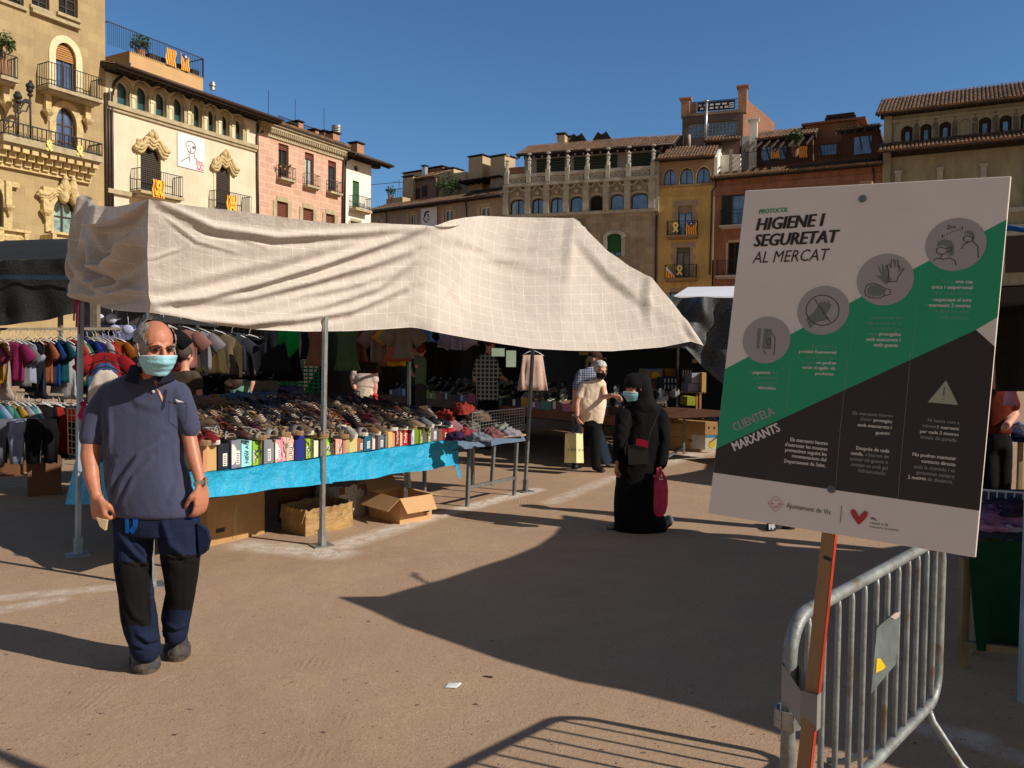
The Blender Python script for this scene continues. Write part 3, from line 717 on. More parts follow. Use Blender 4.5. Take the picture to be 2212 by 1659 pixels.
def strc(mb):
 s0 = C.pt(668,655)[0]; s1 = C.pt(1615,925)[0]; z = C.pt(1150,800)[1]; z = C.pt(705,668)[1]; zz_ = C.pt(1600,925)[1]; z = (z + zz_) / 2
 C.bx(s0,s1,z - 0.12,z + 0.12,0,0.22,mb); C.bx(s0,s1,z - 0.28,z - 0.123,0,0.12,mb)
 z2 = C.pt(720,1212)[1]; C.bx(s0,C.pt(835,1220)[0],z2 - 0.12,z2 + 0.12,0,0.18,mb)
C.part('string_course',M_sand,strc)
sA = C.pt(668,800)[0]; sB = C.pt(1628,1000)[0]; zE = C.pt(690,420)[1]; zE2 = C.pt(1600,745)[1]; zE = (zE + zE2) / 2
C.wall((sA + 0.003,sB,0,zE),M_cream)
C.roof(sA - 0.3,sB + 0.9,zE - 0.12,out=1.25,run=4.0,rise=1.0,rafters=0.45)
for x in (700,838,955,1072,1190,1293,1383,1468,1560):
 def pil(mb):
  y = 600 + (x - 700) * 0.28; s_,z_ = C.pt(x,y); zs = C.pt(x,y + 75)[1]; C.bx(s_ - 0.09,s_ + 0.09,(C.pt(1150,800)[1] * 0 + zs),z_ + 0.15,0,0.10,mb); C.bx(s_ - 0.13,s_ + 0.13,z_ + 0.15,z_ + 0.3,0,0.14,mb)
 C.part('pilaster',M_ivory,pil)
for xs in (672,690,710): C.pipe([(xs - 4,585),(xs,900),(xs + 4,1400)],0.07)
C.pipe([(820,400),(790,460),(725,520),(708,600)],0.08)
C.part('gutter',M_pipe,lambda mb: mb.tube([C.w.P(sA - 0.3,zE - 0.1,1.32),C.w.P(sB + 0.9,zE - 0.1,1.32)],0.09,6),smooth=True)
C.pipe([(1740,770),(1660,830),(1626,860),(1628,1100),(1633,1420)],0.07)
# roof terrace
back = -2.6
a,b,_,_ = C.r(700,400,1283,500,back); z1 = C.pt(1080,415,back)[1]
def terr(mb): C.bx(a + 1.2,b,zE + 0.3,z1,back - 4.5,back,mb)
C.part('roof_terrace',M_orange,terr)
def trail(mb):
 zt_ = z1 + 1.15
 for k in range(56):
  x = a - 0.2 + (b - a + 0.2) * k / 55; mb.bar(C.w.P(x,z1 - 0.1,back + 0.05),C.w.P(x,zt_,back + 0.05),0.018)
 mb.bar(C.w.P(a - 0.2,zt_,back + 0.05),C.w.P(b,zt_,back + 0.05),0.045); mb.bar(C.w.P(b,zt_,back + 0.05),C.w.P(b,zt_,back - 4.4),0.045); mb.bar(C.w.P(b,z1,back),C.w.P(b,zt_,back),0.06)
 mb.bar(C.w.P(a - 0.2,zt_,back),C.w.P(a - 0.2,zt_,back - 4.4),0.045)
C.part('terrace_railing',M_iron,trail)
s_,z_ = C.pt(880,330,back - 0.6); potted(C.w.P(s_,z1,back - 0.5),1.2,0.6,'bushy dark green plant on the roof terrace of the cream palace',9,n=240,ls=0.10)
for i,(x0,x1) in enumerate(((935,1040),(1115,1180),(1205,1250))):
 u0,u1,_,_ = C.r(x0,350,x1,400,back - 0.5); mb = MB()
 for k in range(7): C.bx(u0 + (u1 - u0) * k / 7,u0 + (u1 - u0) * (k + .8) / 7,z1,z1 + 0.45,back - 0.75,back - 0.35,mb)
 top(mb,'planter',M_darkwood,['long dark slatted planter beside the bushy plant on the roof terrace','short dark planter between the two flags on the roof terrace','dark planter at the right end of the roof terrace'][i],'planter','planters on the roof terrace')
striped_flag(C,1048,312,1108,415,back + 0.05,'washed-out red and white barred flag on the roof terrace railing',group=None)
striped_flag(C,1142,346,1192,448,back + 0.05,'yellow and red striped flag with blue star corner on the roof terrace railing',star=True)
C.part('vent_pipe',M_zinc,lambda mb: (mb.tube([C.w.P(*C.pt(1345,570,back),back),C.w.P(*C.pt(1345,520,back),back)],0.16,10),mb.tube([C.w.P(*C.pt(1345,545,back),back),C.w.P(*C.pt(1345,536,back),back)],0.24,10)))
striped_flag(C,962,1138,1035,1250,0.9,'red and yellow striped cloth with a yellow ribbon on the left palace balcony',ribbon=True,group='striped cloths with a ribbon')
striped_flag(C,1432,1238,1492,1345,0.9,'red and yellow striped cloth with a yellow ribbon on the right palace balcony',ribbon=True,group='striped cloths with a ribbon')
# white banner with a line drawing
a,b,z0,z1b = C.r(1118,858,1287,1068); t = thing('banner','white banner with a thin line portrait and red name blocks on the cream palace','banner',C.w.P(a,z0,0.05))
mb = MB(); C.bx(a,b,z0,z1b,0.03,0.06,mb); build(mb,'sheet',M_cloth_w,t)
mb = MB(); W_,H = b - a,z1b - z0
def bp_(x,y): return C.w.P(a + W_ * x,z0 + H * y,0.075)
for st in ([(.32,.62),(.30,.72),(.36,.80),(.48,.83),(.60,.79),(.66,.70),(.66,.60),(.60,.50),(.50,.45),(.40,.50),(.34,.60)],[(.38,.67),(.45,.68)],[(.54,.66),(.62,.66)],[(.47,.64),(.45,.56),(.50,.56)],[(.43,.51),(.52,.51)],[(.42,.44),(.42,.34)],[(.60,.48),(.63,.36),(.74,.30)],[(.42,.34),(.24,.24),(.12,.14)],[(.42,.34),(.45,.20)],[(.56,.70),(.64,.68),(.62,.62),(.55,.63),(.56,.70)]):
 stroke([bp_(*q_) for q_ in st],0.035,C.w.n,mb)
build(mb,'line_drawing',M_ink,t)
mb = MB(); C.bx(a + W_ * .68,a + W_ * .97,z0 + H * .17,z0 + H * .29,0.063,0.07,mb); C.bx(a + W_ * .72,a + W_ * .97,z0 + H * .03,z0 + H * .15,0.063,0.07,mb); build(mb,'red_block',M_redink,t)
mb = text_mb('LLUÍS',0.26,bp_(.70,.195),C.w.d,Vector((0,0,1)),bold=0.01); text_mb('PUIG',0.26,bp_(.735,.055),C.w.d,Vector((0,0,1)),mb,bold=0.01); build(mb,'lettering',M_cloth_w,t)
# ---- pink house
K = Bld('pink_house','pink ashlar house with three tall windows and small balconies beside the cream palace',WL,Z2)
wins = [(252,342,612,925,368,230,915,962,800),(485,565,690,1000,585,465,978,1025,870),(690,762,762,1045,780,672,1035,1080,930)]
for i,(x0,x1,y0,y1,bx1,bx0,yb0,yb1,yr) in enumerate(wins):
 q = K.r(x0,y0,x1,y1)
 K.window(q,0,frame=M_darkwood,rails=[1,1,5][i],mull=[1,1,3][i],fw=[.09,.09,.05][i],pane=[M_dark,mat('curtain_glass',(0.45,0.47,0.45),rough=0.3,var=0.3),M_glass][i],infill=(M_brblind,0.16,'roller_blind'))
 zz = K.pt((x0 + x1) / 2,yb1 - 20)[1]; qq = K.r(bx0 + 6,900,bx1 - 4,950); K.balcony((qq[0],qq[1],zz,K.pt((x0 + x1) / 2,yr + 15)[1]),0.4,th=0.14,ironm=mat('rusty_iron',(0.10,0.055,0.035),rough=0.7,var=0.2))
for (x0,x1,y0,y1,g0,g1,gy) in ((235,332,1122,1330,220,362,1075),(465,557,1182,1380,455,580,1135),(668,745,1232,1420,658,772,1185)):
 q = K.r(x0,y0,x1,y1); K.window(q,0,frame=M_darkwood,pane=M_dark,infill=(M_brblind,1.0,'roller_blind')); K.surround(q,0.32,M_sand,0.05)
s0 = K.pt(70,900)[0]; s1 = K.pt(835,1000)[0]; zc = (K.pt(90,395)[1] + K.pt(840,690)[1]) / 2
s0 = sB + 0.003
K.wall((s0,s1,0,zc),M_pink)
def corn(mb):
 for j,(dz,o) in enumerate(((-0.75,.12),(-0.5,.2),(-0.25,.35),(-0.05,.5))): K.bx(s0,s1 + 0.05,zc + dz,zc + dz + 0.235,0,o,mb)
 n = 46
 for k in range(n): x = s0 + (s1 - s0) * (k + .5) / n; K.bx(x - 0.05,x + 0.05,zc - 0.50,zc - 0.27,0.2,0.33,mb)
K.part('cornice',M_sand,corn)
K.roof(s0,s1,zc + 0.2,out=0.6,run=4.0,rise=1.0,rafters=0)
K.pipe([(68,430),(66,900),(72,1330)],0.07); K.pipe([(833,712),(825,1000),(822,1340)],0.08)
for (x0,y0,x1,y1,bk,m) in ((430,412,470,510,2.5,M_terrpink),(580,484,610,560,2.0,M_terrpink),(660,500,707,600,2.5,M_terrpink),(735,512,793,620,1.5,M_terrpink),(355,430,405,470,2.5,M_terrpink)):
 K.chimney(x0,y0,x1,y1,bk,m,dx=0.6)
K.part('chimney_pot',M_zinc,lambda mb: [mb.tube([K.w.P(*K.pt(765,y,-1.8),-1.8),K.w.P(*K.pt(765,y - 8,-1.8),-1.8)],0.38,12) for y in (512,498,484,470,458)])
def rr2(mb):
 zt_ = K.pt(560,470,-3)[1]; a_,b_ = K.pt(250,400,-3)[0],K.pt(660,560,-3)[0]
 for k in range(34): x = a_ + (b_ - a_) * k / 33; mb.bar(K.w.P(x,zt_ - 1.2,-3),K.w.P(x,zt_,-3),0.03)
 mb.bar(K.w.P(a_,zt_,-3),K.w.P(b_,zt_,-3),0.05)
 for x in (163,400,655):
  s_,z_ = K.pt(x,300 + x * 0.28,-3); mb.bar(K.w.P(s_,z_ - 1.2,-3),K.w.P(s_,z_ + 1.6,-3),0.03)
K.part('roof_railing',M_iron,rr2)
for x,y in ((262,795),(300,820),(340,815)):
 s_,z_ = K.pt(x,y + 22,0.35); potted(K.w.P(s_,z_,0.42),0.32,0.14,{262: 'left',300: 'middle',340: 'right'}[x] + ' small clay pot hung on the first pink house balcony',x,n=30,ls=0.05,group='pots on the pink house balcony')
# ---- narrow white house
Hh = Bld('white_house','narrow white house with green shutter and round attic window at the street corner',WL,Z2)
def rnd_win():
 q = Hh.r(917,800,963,850); Hh.window(q,0.0,mull=1,fw=0.05)
 s_,z_ = (q[0] + q[1]) / 2,(q[2] + q[3]) / 2; rO = (q[1] - q[0]) / 2
 def f(mb):
  for k in range(16):
   t0,t1 = k * math.pi / 8,(k + 1) * math.pi / 8
   sq = lambda t: (s_ + rO * 1.3 * max(-1,min(1,1.5 * math.cos(t))),z_ + rO * 1.3 * max(-1,min(1,1.5 * math.sin(t))))
   a_ = (s_ + rO * .98 * math.cos(t0),z_ + rO * .98 * math.sin(t0)); b_ = (s_ + rO * .98 * math.cos(t1),z_ + rO * .98 * math.sin(t1))
   mb.add([Hh.w.P(*a_,.02),Hh.w.P(*b_,.02),Hh.w.P(*sq(t1),.02),Hh.w.P(*sq(t0),.02),Hh.w.P(*a_,-.2),Hh.w.P(*b_,-.2)],[(0,1,2,3),(0,4,5,1)])
 Hh.part('round_surround',M_white,f)
rnd_win()
q = Hh.r(908,938,966,1185); Hh.window(q,0,frame=M_green,pane=M_dark,infill=(M_green,1.0,'green_shutter'))
q = Hh.r(888,1300,985,1400); Hh.window(q,0); Hh.surround(q,0.2,M_sand,0.04)
zz = Hh.pt(950,1215)[1]; qq = Hh.r(880,1000,1018,1050); Hh.balcony((qq[0],qq[1],zz,Hh.pt(950,1085)[1]),0.6,curls=True,th=0.2)
s0 = s1 + 0.003; s1 = Hh.pt(1068,900)[0]; zc = Hh.pt(960,740)[1]
Hh.wall((s0,s1,0,zc),M_white); Hh.part('plaster_corner',M_buff,lambda mb: Hh.bx(s1 + 0.002,s1 + 0.05,0,zc - 0.1,-8.9,0.01,mb))
Hh.roof(s0 - 0.1,s1 + 1.3,zc - 0.1,out=1.1,run=3.5,rise=1.3,rafters=0.5)
Hh.part('gutter',M_pipe,lambda mb: mb.tube([Hh.w.P(s0,zc - 0.15,1.2),Hh.w.P(s1 + 1.3,zc - 0.15,1.2)],0.08,6),smooth=True)
Hh.pipe([(928,700),(900,735),(850,760),(845,800),(838,1340)],0.06)
Hh.chimney(948,602,1008,690,1.5,M_terrpink,dx=0.8)
# ================================================================ far side of the square
pR = D(1480,700,64.0)
WG = Wall((pR.x,pR.y),(0.944,-0.329))
def isect(w,u,v): s_,z_ = w.sz(u,v); return w.P(s_,0)
pG = isect(WG,1090.5,560); WF = Wall((pG.x,pG.y),(0.807,-0.59))
pRd = isect(WG,1541,560); WR = Wall((pRd.x,pRd.y),(0.88,-0.474))
# ---- low house with the banner
M_mauve = mat('mauve_plaster',(0.36,0.27,0.215),rough=0.9,var=0.14,vs=2,stretch=(1,1,.3),bump=0.2,bs=10)
M_cream2 = mat('cream_plaster_wall',(0.56,0.44,0.31),rough=0.9,var=0.06)
F_ = Bld('low_corner_house','low mauve plaster house with long tiled eaves at the far corner of the square',WF,Z3)
M_curt = mat('curtained_glass',(0.12,0.11,0.10),rough=0.15,var=0.5,vs=1.2,spec=0.8)
for (x0,x1,y0,y1) in ((490,540,942,1080),(780,855,908,1060),(1078,1160,885,1040),(232,262,990,1080)):
 q = F_.r(x0,y0,x1,y1); F_.window(q,0,frame=M_white,pane=M_curt); F_.surround(q,0.28,M_buff,0.03,name='pale_surround')
a,b,z0,z1 = F_.r(588,893,720,1045,0.1); t = thing('banner','pale banner with a black stencil face above the market tarpaulin','banner',F_.w.P(a,z0,0.1))
mb = MB(); F_.bx(a,b,z0,z1,0.08,0.11,mb); build(mb,'sheet',M_cloth_w,t)
mb = MB(); W_,H = b - a,z1 - z0
fp = lambda x,y: F_.w.P(a + W_ * x,z0 + H * y,0.125)
mb.add([fp(*q_) for q_ in ((.20,.62),(.26,.76),(.42,.84),(.56,.80),(.50,.74),(.36,.72),(.30,.60),(.26,.46),(.20,.50))],[tuple(range(9))])
mb.add([fp(*q_) for q_ in ((.38,.36),(.50,.40),(.56,.34),(.46,.33))],[(0,1,2,3)]); mb.add([fp(*q_) for q_ in ((.22,.40),(.30,.30),(.44,.20),(.40,.17),(.24,.26))],[tuple(range(5))])
stroke([fp(.40,.60),fp(.50,.61)],.12,F_.w.n,mb); stroke([fp(.48,.56),fp(.53,.46),fp(.47,.45)],.08,F_.w.n,mb); stroke([fp(.20,.46),fp(.16,.38),fp(.22,.34)],.07,F_.w.n,mb)
build(mb,'stencil_face',M_ink,t)
s0 = F_.w.sz(795,480)[0]; s1 = -0.02; ze = (F_.pt(300,920)[1] + F_.pt(1250,800)[1]) / 2
F_.wall((s0,s1,0,ze),M_mauve); F_.roof(s0,s1,ze + 0.05,out=0.7,run=3.2,rise=1.15,rafters=0.6)
F_.part('gutter',M_pipe,lambda mb: mb.tube([F_.w.P(s0,ze,0.8),F_.w.P(s1,ze,0.8)],0.08,6),smooth=True)
F_.pipe([(285,905),(300,950),(305,1100)],0.05); F_.pipe([(958,835),(965,900),(968,1060)],0.06)
bk = -4.2
def blk(x0,y0,x1,y1,bk_,m,dep=3.0,nm='attic_block',low=3.0,B=None):
 B = B or F_; a_,b_,c_,d_ = B.r(x0,y0,x1,y1,bk_); return B.part(nm,m,lambda mb: B.bx(a_,b_,c_ - low,d_,bk_ - dep,bk_,mb))
blk(525,660,712,830,bk,mat('dark_attic_plaster',(0.22,0.13,0.10),var=0.1))  # plain dark brown plaster of the attic block
for (x0,x1,y0,y1) in ((542,582,735,820),(598,640,712,805)):
 a_,b_,c_,d_ = F_.r(x0,y0,x1,y1,bk)
 F_.part('shuttered_window',M_darkwood,lambda mb: (F_.bx(a_,b_,c_,d_,bk,bk + 0.04,mb),F_.bx(a_ + 0.08,(a_ + b_) / 2 - 0.04,c_ + .1,d_ - .1,bk + .042,bk + 0.06,mb),F_.bx((a_ + b_) / 2 + 0.04,b_ - .08,c_ + .1,d_ - .1,bk + .042,bk + 0.06,mb)))
blk(712,612,958,800,bk - 0.4,M_cream2,2.5,'gable_wall'); blk(955,590,1160,640,bk - 0.5,M_cream2,2.5)
F_.chimney(437,632,524,830,3.8,M_buff,dx=1.2); F_.chimney(440,595,600,700,6,M_buff,dx=2.0)
F_.chimney(983,462,1098,640,4,M_buff,dx=1.6); F_.chimney(1165,460,1283,630,4,M_buff,dx=1.6)
F_.chimney(625,558,765,690,7,M_terra,dx=1.5); F_.chimney(768,568,860,640,7,M_buff,dx=1.5); F_.chimney(596,545,622,640,5,M_zinc,dx=.4)
a_,b_,c_,d_ = F_.r(525,660,712,650,bk); F_.roof(a_,b_,d_ + 0.02,out=-bk * -1 + 0.3,run=2.5,rise=1.0,rafters=0,name='attic_roof')
a_,b_,c_,d_ = F_.r(900,655,1240,760,-2.6)
F_.part('pergola',M_eave,lambda mb: ([F_.bx(a_ + (b_ - a_) * k / 7 - .06,a_ + (b_ - a_) * k / 7 + .06,d_ - .1,d_,-5,-2.6,mb) for k in range(8)],F_.bx(a_,b_,d_ + .003,d_ + .08,-5,-2.5,mb),F_.bx(a_,b_,c_ - 1,d_ - .1,-5.2,-5.0,mb)))
blk(1165,640,1280,750,-3,M_mauve,2.0); blk(1040,735,1270,800,-1.6,M_eave,0.2,'parapet',0.6)
blk(300,812,436,870,-2.5,M_buff,2.5,'parapet',1.0)
def frl(mb):
 a_,b_,c_,d_ = F_.r(318,742,436,812,-2.6)
 for k in range(9): x = a_ + (b_ - a_) * k / 8; mb.bar(F_.w.P(x,c_,-2.6),F_.w.P(x,d_,-2.6),0.04)
 mb.bar(F_.w.P(a_,d_,-2.6),F_.w.P(b_,d_,-2.6),0.05); x = a_ + (b_ - a_) * .55; mb.bar(F_.w.P(x,c_,-3),F_.w.P(x,d_ + 1.0,-3),0.04); mb.bar(F_.w.P(x - .9,d_ + .9,-3),F_.w.P(x + .4,d_ + .7,-3),0.03)
F_.part('terrace_railing',M_iron,frl)
s_,z_ = F_.pt(335,830,-2.4); potted(F_.w.P(s_,z_,-2.4),1.3,0.5,'small yellow-green potted shrub on the low corner house terrace',15,n=200,ls=0.09)
s_,z_ = F_.pt(820,800,-3.2); potted(F_.w.P(s_,z_ - .6,-3.2),2.3,1.25,'large bush growing on the roof terrace in front of the cream gable',16,n=1500,ls=0.08,pot=False)
wb = MB(); wb.tube([Hh.w.P(Hh.pt(1075,968)[0],Hh.pt(1075,968)[1],-1),F_.w.P(*F_.pt(437,680,-3.8),-3.8)],0.025,4)
top(wb,'overhead_cable',M_iron,'thin black cable strung from the white house to the low corner house','cable')
# ---- gothic house
M_gwall = masonry('weathered_stone',srgb((168,156,138)),srgb((148,134,114)),srgb((158,146,128)),0.8,0.42,0.006,0.22)
Go = Bld('gothic_house','grey stone gothic house with pinnacles and pierced balustrade above seven arched windows',WG,Z4)
gw = [(92,222,658,795),(282,388,650,785),(447,560,642,778),(622,735,632,770),(797,912,622,762),(977,1095,612,750),(1160,1310,602,742)]
for i,(x0,x1,y0,y1) in enumerate(gw):
 q = Go.r(x0,y0,x1,y1); Go.window(q,0.35,frame=M_darkwood,mull=1 if i in (0,1,2) else 0,pane=M_dark if i == 4 else M_glass,fw=0.08,sill=M_greystone)
 Go.surround((q[0] - 0.1,q[1] + 0.1,q[2],q[3] + 0.05),0.14,M_greystone,0.10,0.4,name='window_moulding')
 def og(mb):
  c = (q[0] + q[1]) / 2; hw = (q[1] - q[0]) / 2 + 0.45
  for sg in (-1,1):
   pts = [(c + sg * hw,q[3] + 0.0),(c + sg * hw * .97,q[3] + 0.35),(c + sg * hw * .7,q[3] + 0.62),(c + sg * hw * .35,q[3] + 0.72),(c + sg * 0.1,q[3] + 1.0),(c,q[3] + 1.35)]
   mb.tube([Go.w.P(x,z,0.12) for x,z in pts],0.085,6)
  mb.ell(Go.w.P(c,q[3] + 0.42,0.1),(0.2,0.2,0.2),8,6)
 Go.part('ogee_moulding',M_greystone,og,smooth=True)
q = Go.r(948,962,1075,1165); Go.window(q,0.2,frame=M_darkwood,infill=(M_green,0.8,'green_blind')); Go.surround(q,0.32,M_greystone,0.08,0.3)
qd = Go.r(670,905,740,1100)
Go.window(qd,0,frame=M_darkwood)
def scal(mb):
 pts = [(560,960),(575,905),(610,880),(640,850),(672,838),(700,862),(715,900),(745,915),(768,950),(760,985)]
 mb.tube([Go.w.P(*Go.pt(x,y,0.15),0.15) for x,y in pts],0.16,6); mb.tube([Go.w.P(*Go.pt(x - 8,y + 18,0.1),0.1) for x,y in pts],0.12,6)
Go.part('scalloped_hood',M_greystone,scal,smooth=True)
s0 = 0.0 + Go.w.sz(1091,600)[0]; s1 = Go.pt(1405,800)[0]; zB = (Go.pt(60,565)[1] + Go.pt(1330,480)[1]) / 2; zT = (Go.pt(60,450)[1] + Go.pt(1330,370)[1]) / 2
Go.wall((s0,s1,0,zB),M_gwall)
zS = (Go.pt(60,812)[1] + Go.pt(1380,748)[1]) / 2
for x in (58,252,417,590,765,943,1130,1345):
 def dress(mb):
  s_ = Go.pt(x,650)[0]; Go.bx(s_ - 0.24,s_ + 0.24,zS + 0.1,zB + 0.2,0,0.30,mb); Go.bx(s_ - 0.32,s_ + 0.32,zS + 1.9,zS + 2.1,0,0.36,mb)
 Go.part('pilaster',M_greystone,dress)
Go.part('string_course',M_greystone,lambda mb: Go.bx(s0,s1,zS - 0.15,zS + 0.1,0,0.2,mb))
Go.part('upper_stone_facing',M_greystone,lambda mb: [Go.bx(Go.pt(x0,650)[0],Go.pt(x1,650)[0],zS + 2.6,zB,0.0,0.05,mb) for x0,x1 in ((75,235),(270,400),(435,572),(608,748),(782,926),(960,1112),(1148,1328))])
def bal(mb):
 Go.bx(s0,s1,zB + 0.003,zB + 0.25,-0.2,0.45,mb); Go.bx(s0,Go.pt(1345,500)[0],zT - 0.28,zT,0.0,0.40,mb)
 for x0,x1 in ((58,252),(252,417),(417,590),(590,765),(765,943),(943,1130),(1130,1345)):
  a_,b_ = Go.pt(x0,480)[0] + .2,Go.pt(x1,480)[0] - .2; n = 3
  for k in range(n):
   c = a_ + (b_ - a_) * (k + .5) / n; rr_ = min((b_ - a_) / n * .48,(zT - zB) * .36); zc_ = (zB + zT) / 2
   for r_,w_ in ((rr_,.09),(rr_ * .45,.05)): mb.tube([Go.w.P(c + r_ * math.cos(t),zc_ + r_ * math.sin(t),0.25) for t in [i * math.pi / 6 for i in range(13)]],w_,5,cap=False)
   for t in (0.78,2.35,3.93,5.5): mb.bar(Go.w.P(c + rr_ * .45 * math.cos(t),zc_ + rr_ * .45 * math.sin(t),0.25),Go.w.P(c + rr_ * 1.35 * math.cos(t),zc_ + rr_ * 1.35 * math.sin(t),0.25),0.08)
   if k: mb.bar(Go.w.P(a_ + (b_ - a_) * k / n,zB + .25,.25),Go.w.P(a_ + (b_ - a_) * k / n,zT - .28,.25),0.07)
Go.part('pierced_balustrade',M_greystone,bal)
for i,(x,yt) in enumerate(((65,305),(258,275),(427,262),(600,258),(775,245),(958,232),(1140,222),(1358,205))):
 def f(mb):
  s_,zt_ = Go.pt(x,yt,0.25); c = lambda z,o=0.2: Go.w.P(s_,z,o)
  Go.bx(s_ - .17,s_ + .17,zB + .26,zT + .25,0.03,0.48,mb)
  mb.loft([[c(z) + Vector((r_ * math.cos(t),r_ * math.sin(t),0)) for t in [k * math.pi / 3 for k in range(6)]] for z,r_ in ((zT + .25,.19),(zT + .8,.12),(zT + .85,.17),(zT + 1.0,.14),(zt_ - .35,.06),(zt_ - .3,.13),(zt_ - .15,.12),(zt_,.02))])
  for z in (zT + .5,zT + 1.15,zT + 1.6): mb.ell(c(z),(.2,.2,.10),6,5)
 Go.part('pinnacle',M_greystone,f,smooth=False)
bk = -2.2
a_,b_,c_,d_ = Go.r(215,250,1420,420,bk); zr = (Go.pt(230,300,bk)[1] + Go.pt(1400,225,bk)[1]) / 2
M_pale = mat('pale_grey_plaster',(0.42,0.37,0.33),var=0.05)
Go.part('attic_wall',M_pale,lambda mb: Go.bx(a_,b_,zB,zr + .1,bk - 5,bk,mb))
for i,(x0,x1,y0,y1) in enumerate(((325,572,295,428),(655,1038,272,400),(1168,1340,245,372),(1375,1440,240,365))):
 q = Go.r(x0,y0,x1,y1,bk)
 def f(mb):
  for k in range(9): z = q[2] + (q[3] - q[2]) * k / 9; Go.bx(q[0],q[1],z,z + (q[3] - q[2]) / 9 - .03,bk + 0.003,bk + 0.05 + .02 * (k % 2),mb)
 Go.part('green_blind',mat('dark_green_blind',(0.02,0.05,0.03),var=0.2),f)
Go.roof(a_ - .3,b_ + 1.2,zr + 0.15,out=bk + 1.2,run=3.6,rise=1.6,rafters=0.7,wo=bk)
Go.part('gutter',M_pipe,lambda mb: mb.tube([Go.w.P(a_ - .3,zr + .1,bk + 1.3),Go.w.P(b_ + 1.2,zr + .1,bk + 1.3)],0.08,6),smooth=True)
for (x0,y0,x1,y1,bb,m) in ((503,75,572,190,5,M_buff),(575,100,655,180,6,M_buff),(660,150,716,225,4.5,M_terrpink),(872,125,928,190,4.8,M_terrpink)): Go.chimney(x0,y0,x1,y1,bb,m,dx=0.9)
for (x,y) in ((686,100),(903,85)):
 def f(mb):
  s_,z_ = Go.pt(x,y,-4.8); 
  for sg in (-1,1): mb.bar(Go.w.P(s_,z_,-4.8),Go.w.P(s_ + sg * .5,z_ - .75,-4.8),0.1,0.9,upv=Go.w.d)
 Go.part('tile_chimney_hood',M_eave,f)
blk(505,172,860,215,-5.5,M_buff,2,B=Go,low=1); blk(940,112,1300,165,-6.5,M_terra,2,B=Go,low=1); blk(1170,118,1290,170,-5.8,M_terra,1,B=Go,low=.5); blk(1385,100,1620,160,-6.2,M_eave,1.5,B=Go,low=.2)
blk(75,372,240,450,-3.0,M_terrpink,3,B=Go,low=1)
Go.part('side_pier',M_greystone,lambda mb: Go.bx(Go.pt(1352,500)[0],s1,zS + .1,zT + .4,0.0,0.2,mb)); Go.pipe([(1385,770),(1378,1000),(1375,1400)],0.07)
# ---- yellow house
M_yell = mat('yellow_plaster',srgb((194,164,104)),rough=0.9,var=0.14,vs=2,stretch=(1,1,.3))
M_tanw = mat('tan_attic_plaster',(0.30,0.20,0.12),rough=0.9,var=0.12)
Y = Bld('yellow_house','narrow yellow house with two flagged balconies and three attic arches',WG,Z4)
s0 = s1 + 0.003; s1 = Y.pt(1883,900)[0]; zL = (Y.pt(1430,545)[1] + Y.pt(1880,525)[1]) / 2; zE = (Y.pt(1430,315)[1] + Y.pt(1890,285)[1]) / 2
for (x0,x1,y0,y1) in ((1447,1562,390,528),(1592,1710,380,522),(1738,1862,370,515)): q = Y.r(x0,y0,x1,y1); Y.window(q,0.8,frame=M_brownwood,fw=0.07); Y.surround(q,0.07,M_sand,0.03,0.8)
q = Y.r(1575,715,1698,985); Y.window(q,0,infill=(M_mauve,0.22,'roller_blind')); Y.surround(q,0.42,M_mauve,0.03,quoin=1)
q = Y.r(1560,1085,1680,1350); Y.window(q,0,pane=M_curt,infill=(mat('sage_blind',(0.12,0.16,0.10),var=.05),0.15,'roller_blind')); Y.surround(q,0.42,M_mauve,0.03,quoin=1)
q = Y.r(1500,1480,1640,1700); Y.window(q,0); Y.surround(q,0.3,M_mauve,0.03)
Y.wall((s0,s1,0,zL),M_yell); Y.wall((s0,s1,zL + .003,zE),M_tanw,name='attic_wall')
Y.part('ledge',M_tanw,lambda mb: Y.bx(s0,s1,zL - .08,zL + .08,0,0.15,mb))
for (ys,yr,x0,x1) in ((1003,862,1488,1750),(1378,1245,1472,1742)): qq = Y.r(x0,ys - 10,x1,ys); zz = Y.pt(1610,ys)[1]; Y.balcony((qq[0],qq[1],zz,Y.pt(1610,yr)[1]),0.8,slabm=M_tanw)
Y.roof(s0 - .2,s1 + .1,zE,out=0.7,run=3.4,rise=1.6,rafters=0.8)
def script(mb): text_mb('Almacenes Musach',0.95,Y.w.P(*Y.pt(1435,640,.02),.02),Y.w.d,Vector((0,0,1)),mb,shear=0.35,sx=0.82)
Y.part('faded_lettering',mat('faded_lettering_paint',srgb((186,150,84)),var=0.2),script)
loop_ribbon(Y,1527,866,1583,946,.85,'pale yellow ribbon on the upper balcony of the yellow house')
striped_flag(Y,1648,858,1738,968,.85,'yellow and red striped flag with blue star on the upper balcony of the yellow house',star=True)
loop_ribbon(Y,1562,1242,1618,1326,.85,'pale yellow ribbon on the lower balcony of the yellow house')
a_,b_,c_,d_ = Y.r(1468,1248,1556,1352,.9); mb = MB(); w = Y.w; mb.cur = 0; mb.add([w.P(a_,d_,.93),w.P(b_,c_,.93),w.P(a_,c_ + .3,.93)],[(0,1,2)]); e = (d_ - c_) * .0
for k in range(8): mb.cur = 1 + k % 2; x0_,x1_ = a_ + (b_ - a_) * k / 8,a_ + (b_ - a_) * (k + 1) / 8; mb.add([w.P(x0_,c_,.94),w.P(x1_,c_,.94),w.P(x1_,c_ + .62 * (1 - (k + 1) / 8),.94),w.P(x0_,c_ + .62 * (1 - k / 8),.94)],[(0,1,2,3)])
top(mb,'flag',[M_cloth_w,M_cloth_y,M_cloth_r],'white triangular flag with striped hem on the lower balcony of the yellow house','flag')
